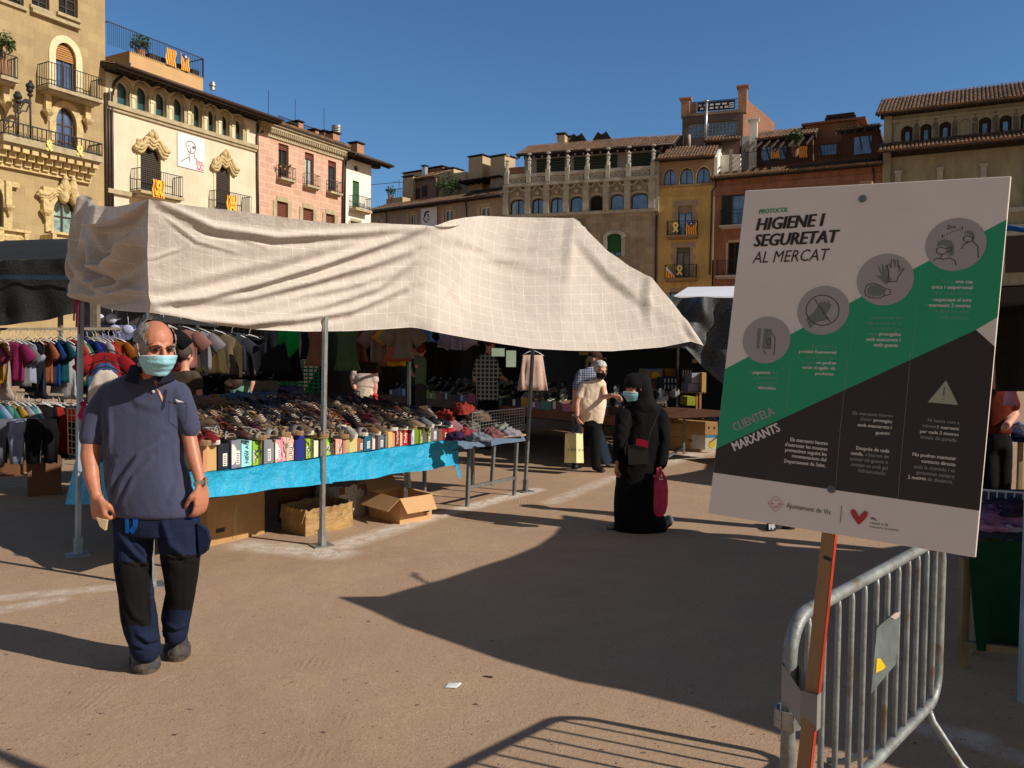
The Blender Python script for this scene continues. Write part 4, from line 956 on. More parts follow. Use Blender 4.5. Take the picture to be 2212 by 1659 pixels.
# white side wall + brick tower behind
Y2 = Y
M_brick = masonry('red_brick',(0.30,0.12,0.07),(0.22,0.09,0.055),(0.30,0.22,0.16),0.26,0.085,0.012,0.15)
BT = Bld('brick_tower_house','red brick house tower with glazed gallery and dark rooftop banner behind the yellow house',Wall(WG.P(0,0,-7),WG.d),Z5)
q = BT.r(335,350,770,478); BT.window(q,0,frame=M_greystone,mull=13,rails=4,fw=0.06,pane=M_glass)
s0_,s1_ = BT.pt(285,400)[0],BT.pt(822,400)[0]; zt_ = (BT.pt(290,300)[1] + BT.pt(820,270)[1]) / 2
M_tb = mat('dark_gallery_plaster',(0.15,0.10,0.085),var=0.12); BT.wall((s0_,s1_,8,zt_),M_tb,depth=6)
a_,b_,c_,d_ = BT.r(822,120,965,460,0.0)
def bside(mb):
 w = BT.w; p0_ = w.P(s1_ + .003,0,0); e = ray(*Z5(965,300)); 
 # brick side running away from the square
 dirv = (-w.n * 0.93 + w.d * 0.36)
 z0_,z1_ = 8,BT.pt(822,120)[1]; L_ = 6.5; zb_ = z1_ - 0.8
 vs = [p0_ + Vector((0,0,z0_)),p0_ + dirv * L_ + Vector((0,0,z0_)),p0_ + dirv * L_ + Vector((0,0,zb_)),p0_ + Vector((0,0,z1_))]
 o = -w.d * 0.3; mb.add(vs + [v + o for v in vs],[(0,1,2,3),(7,6,5,4),(3,2,6,7),(0,4,5,1),(1,5,6,2),(2,6,7,3)][:5],uv=[(0,z0_),(L_,z0_),(L_,zb_),(0,z1_),(0,z0_),(L_,z0_),(L_,zb_),(0,z1_)])
build((lambda m_: (bside(m_),m_)[1])(MB()),'brick_side',M_brick,BT.root)
for i,x in enumerate((BT.pt(312,200)[0],BT.pt(818,150)[0])): BT.part('corner_pillar',M_terrpink,lambda mb: (BT.bx(x - .35,x + .35,zt_,BT.pt(305,150)[1] + (0 if i == 0 else .6),-.7,0,mb),BT.bx(x - .5,x + .5,BT.pt(305,150)[1] + .003 + (0 if i == 0 else .6),BT.pt(305,150)[1] + .15 + (0 if i == 0 else .6),-.85,.15,mb)))
BT.part('parapet',M_brick,lambda mb: (BT.bx(s0_,s1_,zt_ + .003,zt_ + .25,-.4,.1,mb),BT.bx(s0_ + .3,BT.pt(410,250)[0],zt_ + .253,zt_ + 1.2,-.5,-.3,mb)))
def frail(mb):
 z = BT.pt(560,155)[1]; a_,b_ = BT.pt(330,200)[0],BT.pt(800,200)[0]
 for k in range(30): x = a_ + (b_ - a_) * k / 29; mb.bar(BT.w.P(x,zt_ + .2,-.2),BT.w.P(x,z,-.2),.03)
 mb.bar(BT.w.P(a_,z,-.2),BT.w.P(b_,z,-.2),.05)
BT.part('rooftop_railing',M_iron,frail)
BT.part('flue_pipe',M_zinc,lambda mb: (mb.tube([BT.w.P(*BT.pt(488,580,.3),.3),BT.w.P(*BT.pt(500,165,.3),.3)],0.13,10),mb.tube([BT.w.P(*BT.pt(500,175,.3),.3),BT.w.P(*BT.pt(500,158,.3),.3)],0.2,10)),smooth=True)
BT.part('flue_pipe',M_pale,lambda mb: mb.tube([BT.w.P(*BT.pt(345,590,.3),.3),BT.w.P(*BT.pt(345,465,.3),.3)],0.16,10),smooth=True)
a_,b_,c_,d_ = BT.r(418,165,755,245,.1); t = thing('banner','navy banner with two lines of white lettering on the brick tower railing','banner',BT.w.P(a_,c_,.1)); mb = MB(); BT.bx(a_,b_,c_,d_,.05,.1,mb); build(mb,'sheet',mat('navy_banner',(0.015,0.02,0.06),var=.1),t)
mb = MB()
for j,(x,k,sz_) in enumerate(((.04,.55,11),(.08,.18,11))):
 xx = a_ + (b_ - a_) * x
 rr = random.Random(j + 3)
 while xx < a_ + (b_ - a_) * .78:
  w_ = rr.uniform(.18,.5); BT.bx(xx,xx + w_,c_ + (d_ - c_) * k,c_ + (d_ - c_) * (k + .2),.102,.115,mb); xx += w_ + .16
for k in (.6,.38,.15): BT.bx(a_ + (b_ - a_) * .84,a_ + (b_ - a_) * .97,c_ + (d_ - c_) * k,c_ + (d_ - c_) * (k + .12),.102,.115,mb)
build(mb,'lettering',M_cloth_w,t)
a_,b_,c_,d_ = Y.r(1892,215,2124,420,-1.5)
Y.part('white_side_wall',M_white,lambda mb: mb.prism([Y.w.P(s1 + .01,9,0),Y.w.P(s1 + .01,zE,0),Y.w.P(s1 + .01,zE + 1.7,-3.4),Y.w.P(s1 + .01,zE + 2.0,-8.5),Y.w.P(s1 + .01,9,-8.5)],Y.w.d * 0.25))
blk(565,600,590,800,0,M_white,4,'pale_chimney_breast',0,B=Y) if False else None
ws = Wall(WG.P(s1 + 0.3,0,-2.2),WG.d)
YB = Bld.__new__(Bld); YB.w = ws; YB.Z = Z5; YB.holes = []; YB.root = BT.root
for (x0,y0,x1,y1,bb,m,dep,cap) in ((568,640,800,790,0,M_white,3,0),(880,330,945,700,-1.0,M_white,.8,1),(812,470,965,700,-2.5,M_white,2,0),(700,590,728,780,.1,M_mauve,.1,0)):
 a_,b_,c_,d_ = YB.r(x0,y0,x1,y1,bb); YB.part('white_wall' if not cap else 'white_chimney',m,lambda mb: (YB.bx(a_,b_,c_ - 2,d_,bb - dep,bb,mb),cap and YB.bx(a_ - .15,b_ + .15,d_ + .003,d_ + .12,bb - dep - .15,bb + .15,mb)))
a_,b_,c_,d_ = YB.r(480,520,800,560,-.5); YB.roof(a_,b_,d_,out=0,run=2,rise=.8,rafters=0,name='lean_to_roof')
a_,b_,c_,d_ = YB.r(490,525,790,590,-1.0); YB.part('lean_to_wall',M_tb,lambda mb: YB.bx(a_,b_,c_ - 1.5,d_ + .3,-3,-1,mb))
# ---- red house
Rd = Bld('red_house','terracotta red house with dark shutters and roof terraces behind the notice board',WR,Z5)
q = Rd.r(725,988,830,1262); Rd.window(q,0,frame=M_glass,pane=M_glass); Rd.part('shutter',mat('black_green_shutter',(0.012,0.02,0.018),var=.1),lambda mb: Rd.bx(q[0] - .75,q[0] - .02,q[2],q[3],0.01,.07,mb))
q2 = Rd.r(690,1415,800,1720); Rd.window(q2,0,frame=M_darkwood,pane=M_dark); Rd.surround(q2,.18,M_buff,.04)
Rd.window(Rd.r(700,1830,800,2000),0,frame=M_darkwood,pane=M_dark)
s0 = 0.01; s1 = Rd.w.sz(1908,330)[0]; zE = (Rd.pt(575,850)[1] + Rd.pt(1960,740)[1]) / 2
Rd.wall((s0,s1,0,zE),M_terra)
Rd.part('shutter',M_terra,lambda mb: None) if False else None
for (ys,yr,x0,x1) in ((1290,1140,640,850),(1730,1580,605,820)): qq = Rd.r(x0,ys - 10,x1,ys); zz = Rd.pt(720,ys)[1]; Rd.balcony((qq[0],qq[1],zz,Rd.pt(720,yr)[1]),0.7,slabm=M_pale)
Rd.part('cornice_band',M_buff if 0 else M_terra,lambda mb: (Rd.bx(s0,s1,zE - 1.1,zE - .6,0,.10,mb),Rd.bx(s0,s1,zE - 1.3,zE - 1.103,0,.16,mb)))
Rd.roof(s0 - .2,s1,zE,out=0.75,run=2.8,rise=0.9,rafters=0.6)
Rd.pipe([(580,850),(578,925),(550,960),(540,1300),(528,1700)],.06); Rd.pipe([(1975,760),(1982,830),(1990,1000)],.07)
RB = Bld.__new__(Bld); RB.w = WR; RB.Z = Z5; RB.holes = []; RB.root = Rd.root
a_,b_,c_,d_ = RB.r(940,500,1440,690,-4.5); M_dkred = mat('dark_red_plaster',(0.13,0.055,0.035),var=.12)  # dark red plaster, one even base colour
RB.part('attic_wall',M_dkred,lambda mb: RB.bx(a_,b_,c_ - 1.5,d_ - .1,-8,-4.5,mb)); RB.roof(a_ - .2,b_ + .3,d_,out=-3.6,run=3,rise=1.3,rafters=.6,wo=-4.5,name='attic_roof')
for (x0,y0,x1,y1) in ((985,575,1075,690),(1145,570,1205,680)):
 q = RB.r(x0,y0,x1,y1,-4.5); RB.part('attic_window',M_glass,lambda mb: RB.bx(q[0],q[1],q[2],q[3],-4.49,-4.44,mb))
a_,b_,c_,d_ = RB.r(1365,360,1830,690,-5.5); RB.part('attic_wall',M_terra,lambda mb: (RB.bx(a_,b_,c_ - 1.5,d_,-9,-5.5,mb),RB.bx(a_ - .2,b_ + .6,d_ + .003,d_ + .15,-9.2,-5.2,mb)))
a_,b_,c_,d_ = RB.r(1560,292,1810,330,-6.5); RB.part('roof_vent',M_eave,lambda mb: (RB.bx(a_,b_,d_ - .1,d_ + .1,-8,-6.3,mb),[RB.bx(a_ + (b_ - a_) * k / 5 - .1,a_ + (b_ - a_) * k / 5 + .1,c_ - .3,d_ - .1,-6.6,-6.4,mb) for k in range(6)]))
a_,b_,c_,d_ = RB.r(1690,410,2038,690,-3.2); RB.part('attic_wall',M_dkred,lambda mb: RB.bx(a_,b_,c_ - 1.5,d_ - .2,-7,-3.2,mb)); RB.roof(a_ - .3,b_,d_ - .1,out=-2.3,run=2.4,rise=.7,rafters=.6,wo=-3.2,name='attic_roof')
q = RB.r(1808,480,1960,632,-3.2); RB.part('attic_window',M_glass,lambda mb: RB.bx(q[0],q[1],q[2],q[3],-3.19,-3.14,mb))
q = RB.r(1500,555,1650,640,-5.5); RB.part('attic_window',M_glass,lambda mb: RB.bx(q[0],q[1],q[2],q[3],-5.49,-5.44,mb))
def trl(mb):
 a_,b_,c_,d_ = RB.r(840,610,1700,700,-2.2)
 for k in range(70): x = a_ + (b_ - a_) * k / 69; mb.bar(RB.w.P(x,c_,-2.2),RB.w.P(x,c_ + 1.05,-2.2),.025)
 mb.bar(RB.w.P(a_,c_ + 1.05,-2.2),RB.w.P(b_,c_ + 1.05,-2.2),.05)
RB.part('terrace_railing',M_iron,trl)
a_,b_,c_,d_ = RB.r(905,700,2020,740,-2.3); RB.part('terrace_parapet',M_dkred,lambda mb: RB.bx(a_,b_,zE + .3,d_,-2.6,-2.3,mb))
s_,z_ = RB.pt(1285,665,-3); potted(RB.w.P(s_,z_,-3),2.2,.55,'round green shrub on the terrace of the red house',31,n=500,ls=0.1)
striped_flag(RB,1074,585,1142,672,-2.1,'faded orange striped flag with blue star on the red house terrace',star=True)
striped_flag(RB,1322,565,1390,665,-2.1,'yellow flag with thin red bars beside the green shrub on the red house terrace')
mb = MB(); q = RB.r(1252,482,1330,560,-3.4); mb.prism([RB.w.P(q[0],q[3],-3.4),RB.w.P(q[1],q[2] + .2,-3.4),RB.w.P(q[1],q[2] - .5,-3.4),RB.w.P(q[0],q[2] - .5,-3.4)],RB.w.n * .06); build(mb,'terrace_screen',M_pale,Rd.root)
# ---- right palace with horseshoe arches
WQ = Wall(WR.P(s1 + .003,0,0),WR.d)
M_olive = mat('olive_grey_plaster',srgb((150,145,124)),rough=0.9,var=0.18,vs=2,stretch=(1,1,.35))
Q = Bld('arcaded_palace','olive grey palace with a row of horseshoe arched attic windows at the right edge',WQ,Z6)
for (x0,x1,y0,y1) in ((840,978,565,775),(1046,1186,543,755),(1256,1403,520,733),(1692,1845,470,692),(1920,2078,448,665),(2148,2300,425,640)):
 q = Q.r(x0,y0,x1,y1); ri = (q[1] - q[0]) / 2; Q.window(q,ri,mull=0,frame=M_eave,fw=.26,rec=.25); Q.surround(q,.42,M_olive,.10,ri,name='horseshoe_arch')
q = Q.r(1468,493,1625,712); Q.surround(q,.4,M_olive,.10,(q[1] - q[0]) / 2,name='blind_arch')
s0 = 0.0; s1 = 17.0; zM = (Q.pt(700,900)[1] + Q.pt(2100,745)[1]) / 2; zT = (Q.pt(700,470)[1] + Q.pt(2150,300)[1]) / 2
zM = Q.pt(900,880)[1]; zT = Q.pt(900,440)[1]
Q.wall((s0,s1,0,zT),M_olive)
Q.part('string_course',M_olive,lambda mb: (Q.bx(s0 + .8,s1,Q.pt(900,790)[1] - .1,Q.pt(900,790)[1] + .1,0,.15,mb),Q.bx(s0,s1,zT - .5,zT - .3,0,.15,mb),Q.bx(s0,s0 + .5,0,zT,0.0,.2,mb)))
Q.roof(s0 - .5,s1,zT + .1,out=.9,run=4.5,rise=2.2,rafters=.6); Q.roof(s0 - .2,s1,zM,out=1.9,run=1.9,rise=.9,rafters=.6,name='lower_roof')
Q.pipe([(672,480),(668,700),(650,930)],.08)
zl = Q.pt(900,1010)[1]
for k in range(6):
 a_ = 1.2 + k * 2.55; q = (a_,a_ + 2.15,zl - 3.2,zl - .3)
 Q.window(q,0,frame=M_brownwood,pane=mat('oxblood_panel',(0.05,0.012,0.01),var=.1),mull=0,fw=.12,name='loggia_opening')
for k in range(7): Q.part('loggia_column',M_greystone,lambda mb: (Q.bx(1.0 + k * 2.55 - .17,1.0 + k * 2.55 + .17,zl - 3.2,zl - .5,0.0,.25,mb),Q.bx(1.0 + k * 2.55 - .25,1.0 + k * 2.55 + .25,zl - .497,zl - .3,0.0,.3,mb)))
for k in range(5):
 a_ = 1.5 + k * 3.0
 for z_ in (zl - 7.5,zl - 11): q = (a_,a_ + 1.2,z_,z_ + 2.4); Q.holes and None
 for z_ in (zl - 7.5,zl - 11): Q.surround((a_,a_ + 1.2,z_,z_ + 2.4),.3,M_greystone,.06); Q.part('shuttered_window',M_darkwood,lambda mb: Q.bx(a_,a_ + 1.2,z_,z_ + 2.4,.005,.04,mb))
Q.part('ledge',M_greystone,lambda mb: (Q.bx(s0,s1,zl - 3.6,zl - 3.3,0,.3,mb),Q.bx(s0,s1,zl - 4.6,zl - 4.4,0,.2,mb)))
# buildings behind the photographer: they shade nothing in view but close the square
# ================================================================ the shoe stall: poles, tarpaulin, table
M_galv = mat('galvanised_steel',(0.36,0.37,0.37),rough=0.45,metal=0.75,var=0.25,vs=14,stretch=(3,3,1))
M_dullsteel = mat('dull_grey_steel',(0.22,0.23,0.23),rough=0.55,metal=0.6,var=0.25,vs=12)
M_bluegrey = mat('blue_grey_paint',(0.30,0.38,0.46),rough=0.5,metal=0.3,var=0.15)
M_wire = mat('steel_wire',(0.30,0.30,0.30),rough=0.4,metal=0.7,var=0)
WS = Wall((-1.57,6.88),(0.54,0.84))         # front of the stall
QB = Vector((-0.707,0.707,0))                # towards the back of the stall
def WSx(u,v=900): return WS.sz(u,v)[0]
def frac(pts,t):
 n = len(pts) - 1; x = min(max(t,0),0.99999) * n; i = int(x); f = x - i
 return tuple(a + (b - a) * f for a,b in zip(pts[i],pts[i + 1]))
def by_u(pts,t):
 "point of a polyline at share t of its extent in its first coordinate"
 x = pts[0][0] + (pts[-1][0] - pts[0][0]) * t; sg = 1 if pts[-1][0] > pts[0][0] else -1
 for i in range(len(pts) - 1):
  if (pts[i + 1][0] - x) * sg >= 0 or i == len(pts) - 2:
   f = (x - pts[i][0]) / (pts[i + 1][0] - pts[i][0] + 1e-9); return tuple(a + (b - a) * f for a,b in zip(pts[i],pts[i + 1]))
def foldsum(u,v,folds):
 s = 0.0
 for (pl,amp,w) in folds:
  best = 1e9; sd = 0; te = 0
  for i in range(len(pl) - 1):
   ax,ay = pl[i]; bx_,by_ = pl[i + 1]; dx,dy = bx_ - ax,by_ - ay; L2 = dx * dx + dy * dy
   t = ((u - ax) * dx + (v - ay) * dy) / L2; tc = min(1,max(0,t)); qx,qy = ax + dx * tc,ay + dy * tc
   d = math.hypot(u - qx,v - qy)
   if d < best: best = d; sd = 1 if (dx * (v - ay) - dy * (u - ax)) > 0 else -1; te = (i + tc) / (len(pl) - 1)
  x = sd * best / w; e = math.sin(math.pi * min(1,max(0,0.12 + te * 0.76)))
  s += amp * (math.exp(-x * x) - 0.55 * math.exp(-((x - 1.7) ** 2))) * e
 return s
def tarp_mat():
 m = bpy.data.materials.new('checked_taupe_cotton'); m.use_nodes = True; n = m.node_tree; L = n.links.new; b = n.nodes['Principled BSDF']
 b.inputs['Roughness'].default_value = 0.9; b.inputs['Specular IOR Level'].default_value = 0.15; b.inputs['Sheen Weight'].default_value = 0.15
 uv = n.nodes.new('ShaderNodeUVMap'); uv.uv_map = 'UVMap'; sp = n.nodes.new('ShaderNodeSeparateXYZ'); L(uv.outputs[0],sp.inputs[0])
 tot = None
 for k in (0,1):
  fr = n.nodes.new('ShaderNodeMath'); fr.operation = 'FRACT'; L(sp.outputs[k],fr.inputs[0])
  a = n.nodes.new('ShaderNodeMath'); a.operation = 'LESS_THAN'; a.inputs[1].default_value = 0.034; L(fr.outputs[0],a.inputs[0])
  if tot: mx = n.nodes.new('ShaderNodeMath'); mx.operation = 'MAXIMUM'; L(tot,mx.inputs[0]); L(a.outputs[0],mx.inputs[1]); tot = mx.outputs[0]
  else: tot = a.outputs[0]
 tc = n.nodes.new('ShaderNodeTexCoord')
 t = n.nodes.new('ShaderNodeTexNoise'); t.inputs['Scale'].default_value = 2.2; t.inputs['Detail'].default_value = 6; L(tc.outputs['Object'],t.inputs['Vector'])
 mr = n.nodes.new('ShaderNodeMapRange'); mr.inputs[1].default_value = .3; mr.inputs[2].default_value = .7; mr.inputs[3].default_value = .93; mr.inputs[4].default_value = 1.05; L(t.outputs[0],mr.inputs[0])
 t3 = n.nodes.new('ShaderNodeTexNoise'); t3.inputs['Scale'].default_value = 30; t3.inputs['Detail'].default_value = 3; L(tc.outputs['Object'],t3.inputs['Vector'])
 m2 = n.nodes.new('ShaderNodeMapRange'); m2.inputs[1].default_value = .35; m2.inputs[2].default_value = .55; m2.inputs[3].default_value = .25; m2.inputs[4].default_value = .9; L(t3.outputs[0],m2.inputs[0])
 mm = n.nodes.new('ShaderNodeMath'); mm.operation = 'MULTIPLY'; L(tot,mm.inputs[0]); L(m2.outputs[0],mm.inputs[1])
 mx = n.nodes.new('ShaderNodeMix'); mx.data_type = 'RGBA'; mx.inputs[6].default_value = (0.59,0.52,0.47,1); mx.inputs[7].default_value = (0.84,0.79,0.70,1); L(mm.outputs[0],mx.inputs[0])
 hs = n.nodes.new('ShaderNodeHueSaturation'); L(mx.outputs[2],hs.inputs['Color']); L(mr.outputs[0],hs.inputs['Value']); L(hs.outputs[0],b.inputs['Base Color'])
 t2 = n.nodes.new('ShaderNodeTexNoise'); t2.inputs['Scale'].default_value = 7; t2.inputs['Detail'].default_value = 8; t2.inputs['Roughness'].default_value = .7; t2.inputs['Distortion'].default_value = 0.6; L(tc.outputs['Object'],t2.inputs['Vector'])
 bp = n.nodes.new('ShaderNodeBump'); bp.inputs['Strength'].default_value = .5; bp.inputs['Distance'].default_value = .03; L(t2.outputs[0],bp.inputs['Height']); L(bp.outputs[0],b.inputs['Normal'])
 tr = n.nodes.new('ShaderNodeBsdfTranslucent'); L(hs.outputs[0],tr.inputs[0]); ms = n.nodes.new('ShaderNodeMixShader'); ms.inputs[0].default_value = .06
 L(b.outputs[0],ms.inputs[1]); L(tr.outputs[0],ms.inputs[2]); L(ms.outputs[0],n.nodes['Material Output'].inputs[0])
 return m
M_tarp = tarp_mat(); CELL = 0.128
S1 = thing('market_stall','shoe stall under a taupe checked cotton sheet on galvanised poles','market stall',(-1.57,6.88,0))
# --- three draped panels of one sheet
tarp = MB()
foldsA = [([(330,655),(440,640),(560,612),(700,570),(820,528),(915,492)],0.060,9),([(400,655),(540,640),(680,606),(800,572),(890,540)],0.045,9),
          ([(325,668),(420,690),(520,700),(640,690),(760,670),(880,620)],0.045,8),([(350,440),(460,490),(600,512),(740,505),(900,492)],0.040,8),
          ([(360,470),(430,520),(520,545)],0.014,4),([(400,480),(500,505),(580,530)],0.014,5),([(326,560),(360,548),(400,535)],0.014,4),
          ([(350,620),(480,590),(620,560),(760,520)],0.02,12),([(560,690),(700,660),(820,620),(900,560)],0.028,9),([(640,640),(760,618),(850,590)],0.018,7)]
topA = [(322,430),(400,443),(470,451),(540,459),(640,473),(723,483),(804,481),(857,484),(919,487)]
hemA = [(324,675),(380,684),(465,702),(560,712),(662,716),(760,715),(830,711),(885,707)]
def pA(a,b):
 u0,v0 = by_u(topA,a); u1,v1 = by_u(hemA,a); u,v = u0 + (u1 - u0) * b,v0 + (v1 - v0) * b
 out = 0.30 * (1 - b) + 0.02; s_,z_ = WS.sz(u,v,out)
 q = WS.P(s_,z_,out); d = foldsum(u,v,foldsA) + 0.006 * nz(q,9) - 0.08 * math.sin(math.pi * b) * (0.4 + 0.6 * math.sin(math.pi * a)) * 0.6
 return q + WS.n * d
LA = 3.1
tarp.grid(pA,150,60,lambda a,b: (a * LA / CELL,(1 - b) * 0.86 / CELL))
topB = [(919,487,7.9),(960,478,8.2),(1004,470,8.6),(1042,466,9.0),(1100,469,9.2),(1160,470,9.3),(1239,471,9.35),(1270,500,9.3),(1310,540,9.25),(1360,575,9.2),(1407,600,9.15),(1450,650,9.1),(1485,695,9.05),(1519,746,9.0)]
hemB = [(885,707,7.75),(950,719,7.9),(1015,731,8.0),(1085,743,8.1),(1152,753,8.2),(1240,757.5,8.4),(1322,758.5,8.6),(1430,750,8.85),(1494,737,8.95),(1505,742,8.98),(1519,747,9.0)]
foldsB = [([(1240,540),(1180,556),(1120,558),(1050,556),(990,545)],0.032,8),([(1236,512),(1170,528),(1110,530),(1040,524)],0.02,7),([(1242,475),(1238,540),(1236,600)],0.022,12),
          ([(925,492),(1010,520),(1120,560),(1240,590)],0.03,12),([(1245,490),(1300,560),(1370,620),(1440,680)],0.022,14),
          ([(1405,602),(1400,640),(1410,700)],0.03,8),([(930,700),(960,640),(1000,590)],0.02,9),([(960,600),(1000,640),(1020,690)],0.012,7),([(1480,690),(1490,715),(1512,745)],0.03,6),
          ([(1255,520),(1320,590),(1390,650)],0.02,7)]
def pB(a,b):
 u0,v0,d0 = by_u(topB,a); u1,v1,d1 = by_u(hemB,a); k = b ** 0.9
 u,v,d = u0 + (u1 - u0) * b,v0 + (v1 - v0) * b,d0 + (d1 - d0) * k
 sag = 0.16 * math.sin(math.pi * b) * math.sin(math.pi * min(1,a * 1.15)) * (0.4 + 0.6 * abs(math.sin(2 * math.pi * min(1,a * .95))))
 q = D(u,v,d); dd = foldsum(u,v,foldsB) - sag + 0.006 * nz(q,8)
 q = q + Vector((0.55,-0.75,0.1)) * dd; w = min(1,a / .10); w = w * w * (3 - 2 * w)
 return q if w >= 1 else (pA(1,b) + Vector((.5,.86,0)) * (a * 3)).lerp(q,w)
def lenB(a):
 u0,v0,d0 = by_u(topB,a); u1,v1,d1 = by_u(hemB,a); return (D(u0,v0,d0) - D(u1,v1,d1)).length
tarp.grid(pB,130,64,lambda a,b: ((LA + a * 3.3 - b * 0.1) / CELL,(1 - b) * lenB(a) / CELL))
# --- swagged end panel in shade
topC = [(322,430),(290,439),(255,446),(225,447),(210,444),(198,424),(186,415),(174,416),(166,421),(160,432)]
hemC = [(324,675),(290,674),(255,671),(225,666),(200,658),(188,652),(178,648),(172,644)]
leftC = [(160,432),(152,480),(148,520),(152,570),(155,605),(162,630),(172,644)]
foldsC = [([(195,440),(190,520),(185,600),(180,640)],0.135,9),([(176,430),(170,520),(168,600),(176,640)],0.135,8),([(212,450),(208,520),(222,575),(250,592),(280,560),(305,500),(318,445)],0.149,11),
          ([(222,450),(222,510),(240,548),(265,545),(285,520)],0.081,8),([(180,645),(220,600),(270,560),(322,500)],0.068,8),([(180,648),(240,620),(290,585),(322,560)],0.081,8),([(184,650),(230,640),(290,630),(322,632)],0.081,8),
          ([(158,460),(156,540),(162,610)],0.108,7),([(186,560),(200,610),(240,640)],0.068,7)]
def pC(a,b):
 u0,v0 = frac(topC,a); u1,v1 = frac(hemC,a); ul,vl = frac(leftC,b); k = a ** 3
 u,v = u0 + (u1 - u0) * b,v0 + (v1 - v0) * b
 u,v = u * (1 - k) + ul * k,v * (1 - k) + vl * k
 d = 5.56 + (6.5 - 5.56) * min(1,(322 - u) / 150); base = pA(0,b); kk = max(0,1 - a * 12)
 q = D(u,v,d); q = q + Vector((-0.5,-0.85,0.1)) * (foldsum(u,v,foldsC) * min(1,a * 8))
 return q.lerp(base,kk)
tarp.grid(pC,90,56,lambda a,b: (-a * 2.6 / CELL,(1 - b) * 0.86 / CELL))
# --- flat roof of the sheet, sagging over the back bar
tA,tB_ = pA(0,0),pA(1,0)
backL = D(172,424,6.6); backR = D(1042,468,9.3); 
def pR(a,b):
 f = pA(a,0) if True else None
 q = (tA + QB * 1.35 + Vector((0,0,-0.02))).lerp(backR,a); q.z -= 0.30 * math.sin(math.pi * a) if a < 1 else 0
 r_ = f.lerp(q,b); r_.z -= 0.05 * math.sin(math.pi * b); return r_
tarp.grid(pR,40,12,lambda a,b: (a * LA / CELL,b * 1.35 / CELL))
tb = build(tarp,'fabric_canopy',M_tarp,S1,smooth=True,label='taupe cotton sheet woven with thin white checks, swagged and tied at its left end')
def pole(u,v,ztop,w=0.036,m=M_galv,lean=(0,0),plate=True,parent=None,pin=False,name='pole',yaw=0.57,g=None):
 p_ = g or G(u,v); mb = MB(); mb.bar(p_,Vector((p_.x + lean[0],p_.y + lean[1],ztop)),w,w,upv=WS.d)
 o = build(mb,name,m,parent or S1,bevel=0.004)
 mb = MB(); mb.bar(p_,Vector((p_.x + lean[0] * .12,p_.y + lean[1] * .12,0.14)),w * 1.35,w * 1.35,upv=WS.d); 
 if plate: mb.box(p_ + Vector((0,0,0.006)),(0.17,0.17,0.010),Matrix.Rotation(yaw,3,'Z'))
 build(mb,'base_plate' if plate else 'foot',m,o)
 if pin:
  mb = MB(); c = p_ + Vector((-w * .75,0,0.125)); mb.tube([c + Vector((-0.02 + 0.016 * math.cos(t),0,-0.012 + 0.018 * math.sin(t))) for t in [k * math.pi / 4 for k in range(9)]],0.0022,5,cap=False); mb.tube([c + Vector((-.012,0,0)),c + Vector((.02,0,0))],.004,6)
  build(mb,'locking_pin',M_wire,o)
 return p_
b0 = pole(695,1179,2.55,pin=True,lean=(0.03,0.0)); b1 = pole(1134,1062,2.4,pin=True,lean=(0.10,0.0),m=M_dullsteel)
pole(322,1277,2.6,g=Vector((-2.46,5.60,0))); pole(168,1199,2.02,m=M_bluegrey,lean=(0.04,0))
pole(0,0,2.6,g=Vector((-1.2,9.6,0)))
fb = MB(); fb.bar(Vector((-2.46,5.6,2.56)),Vector((-0.95,8.0,2.70)),.03); fb.bar(Vector((-2.46,5.6,2.40)),Vector((-3.45,6.55,2.30)),.03); fb.bar(Vector((-.95,8,2.7)),Vector((0.35,9.9,2.35)),.03)
build(fb,'frame_bar',M_galv,S1)
kn = MB(); c = D(172,646,6.42)
for k in range(3): kn.tube([c + Vector((.01 * k,-.03,0)),c + Vector((-.02 + .02 * k,-.04,-.05)),c + Vector((-.03 + .02 * k,-.03,-.17 - .05 * k))],0.007,5)
kn.tube([c + Vector((.04 * math.cos(t),.04 * math.sin(t),.01 * math.sin(3 * t))) for t in [i * math.pi / 5 for i in range(11)]],0.011,6,cap=False)
build(kn,'tie_ribbon',fab('pink_tie',(150,50,80)),S1)
# --- long table with blue paper cloth
TH = 0.74
tL,tR = -1.50,WSx(988,950)
T1 = thing('trestle_table','long trestle table carrying the shoe boxes under a turquoise blue cover','table',WS.P(tL,0,0))
mb = MB(); P0 = WS.P(tL,TH - .03); P1 = WS.P(tR - .02,TH - .03)
mb.add([P0 + Vector((0,0,z)) + o for z in (0,.024) for o in (Vector(),P1 - P0,P1 - P0 + QB * 1.55,QB * 1.55)],[(0,3,2,1),(4,5,6,7),(0,1,5,4),(1,2,6,5),(2,3,7,6),(3,0,4,7)])
build(mb,'table_top',M_brownwood,T1)
for i,(t_,o_) in enumerate(((tL + .3,.25),(tL + .3,1.25),(1.3,.25),(1.35,1.0),(tR - .25,1.2),(0,1.3))):
 mb = MB(); p_ = WS.P(t_,0) + QB * o_; mb.bar(p_,p_ + Vector((0,0,TH - .035)),.03); build(mb,'leg',M_dullsteel,T1)
M_blue = mat('turquoise_cover',(0.015,0.36,0.62),rough=0.55,var=0.06,vs=6,bump=0.5,bs=8,col2=(0.02,0.40,0.66),c2s=3,trans=0.1)
BT_ = thing('table_cover','turquoise blue crinkled cover hanging over the front of the shoe table','tablecloth',WS.P(tL,TH - .4))
bot = [(300,1100),(380,1086),(445,1075),(520,1064),(600,1054),(690,1044),(735,1040),(820,1027),(910,1014.5),(976,1004),(981,1018),(986.4,1034)]
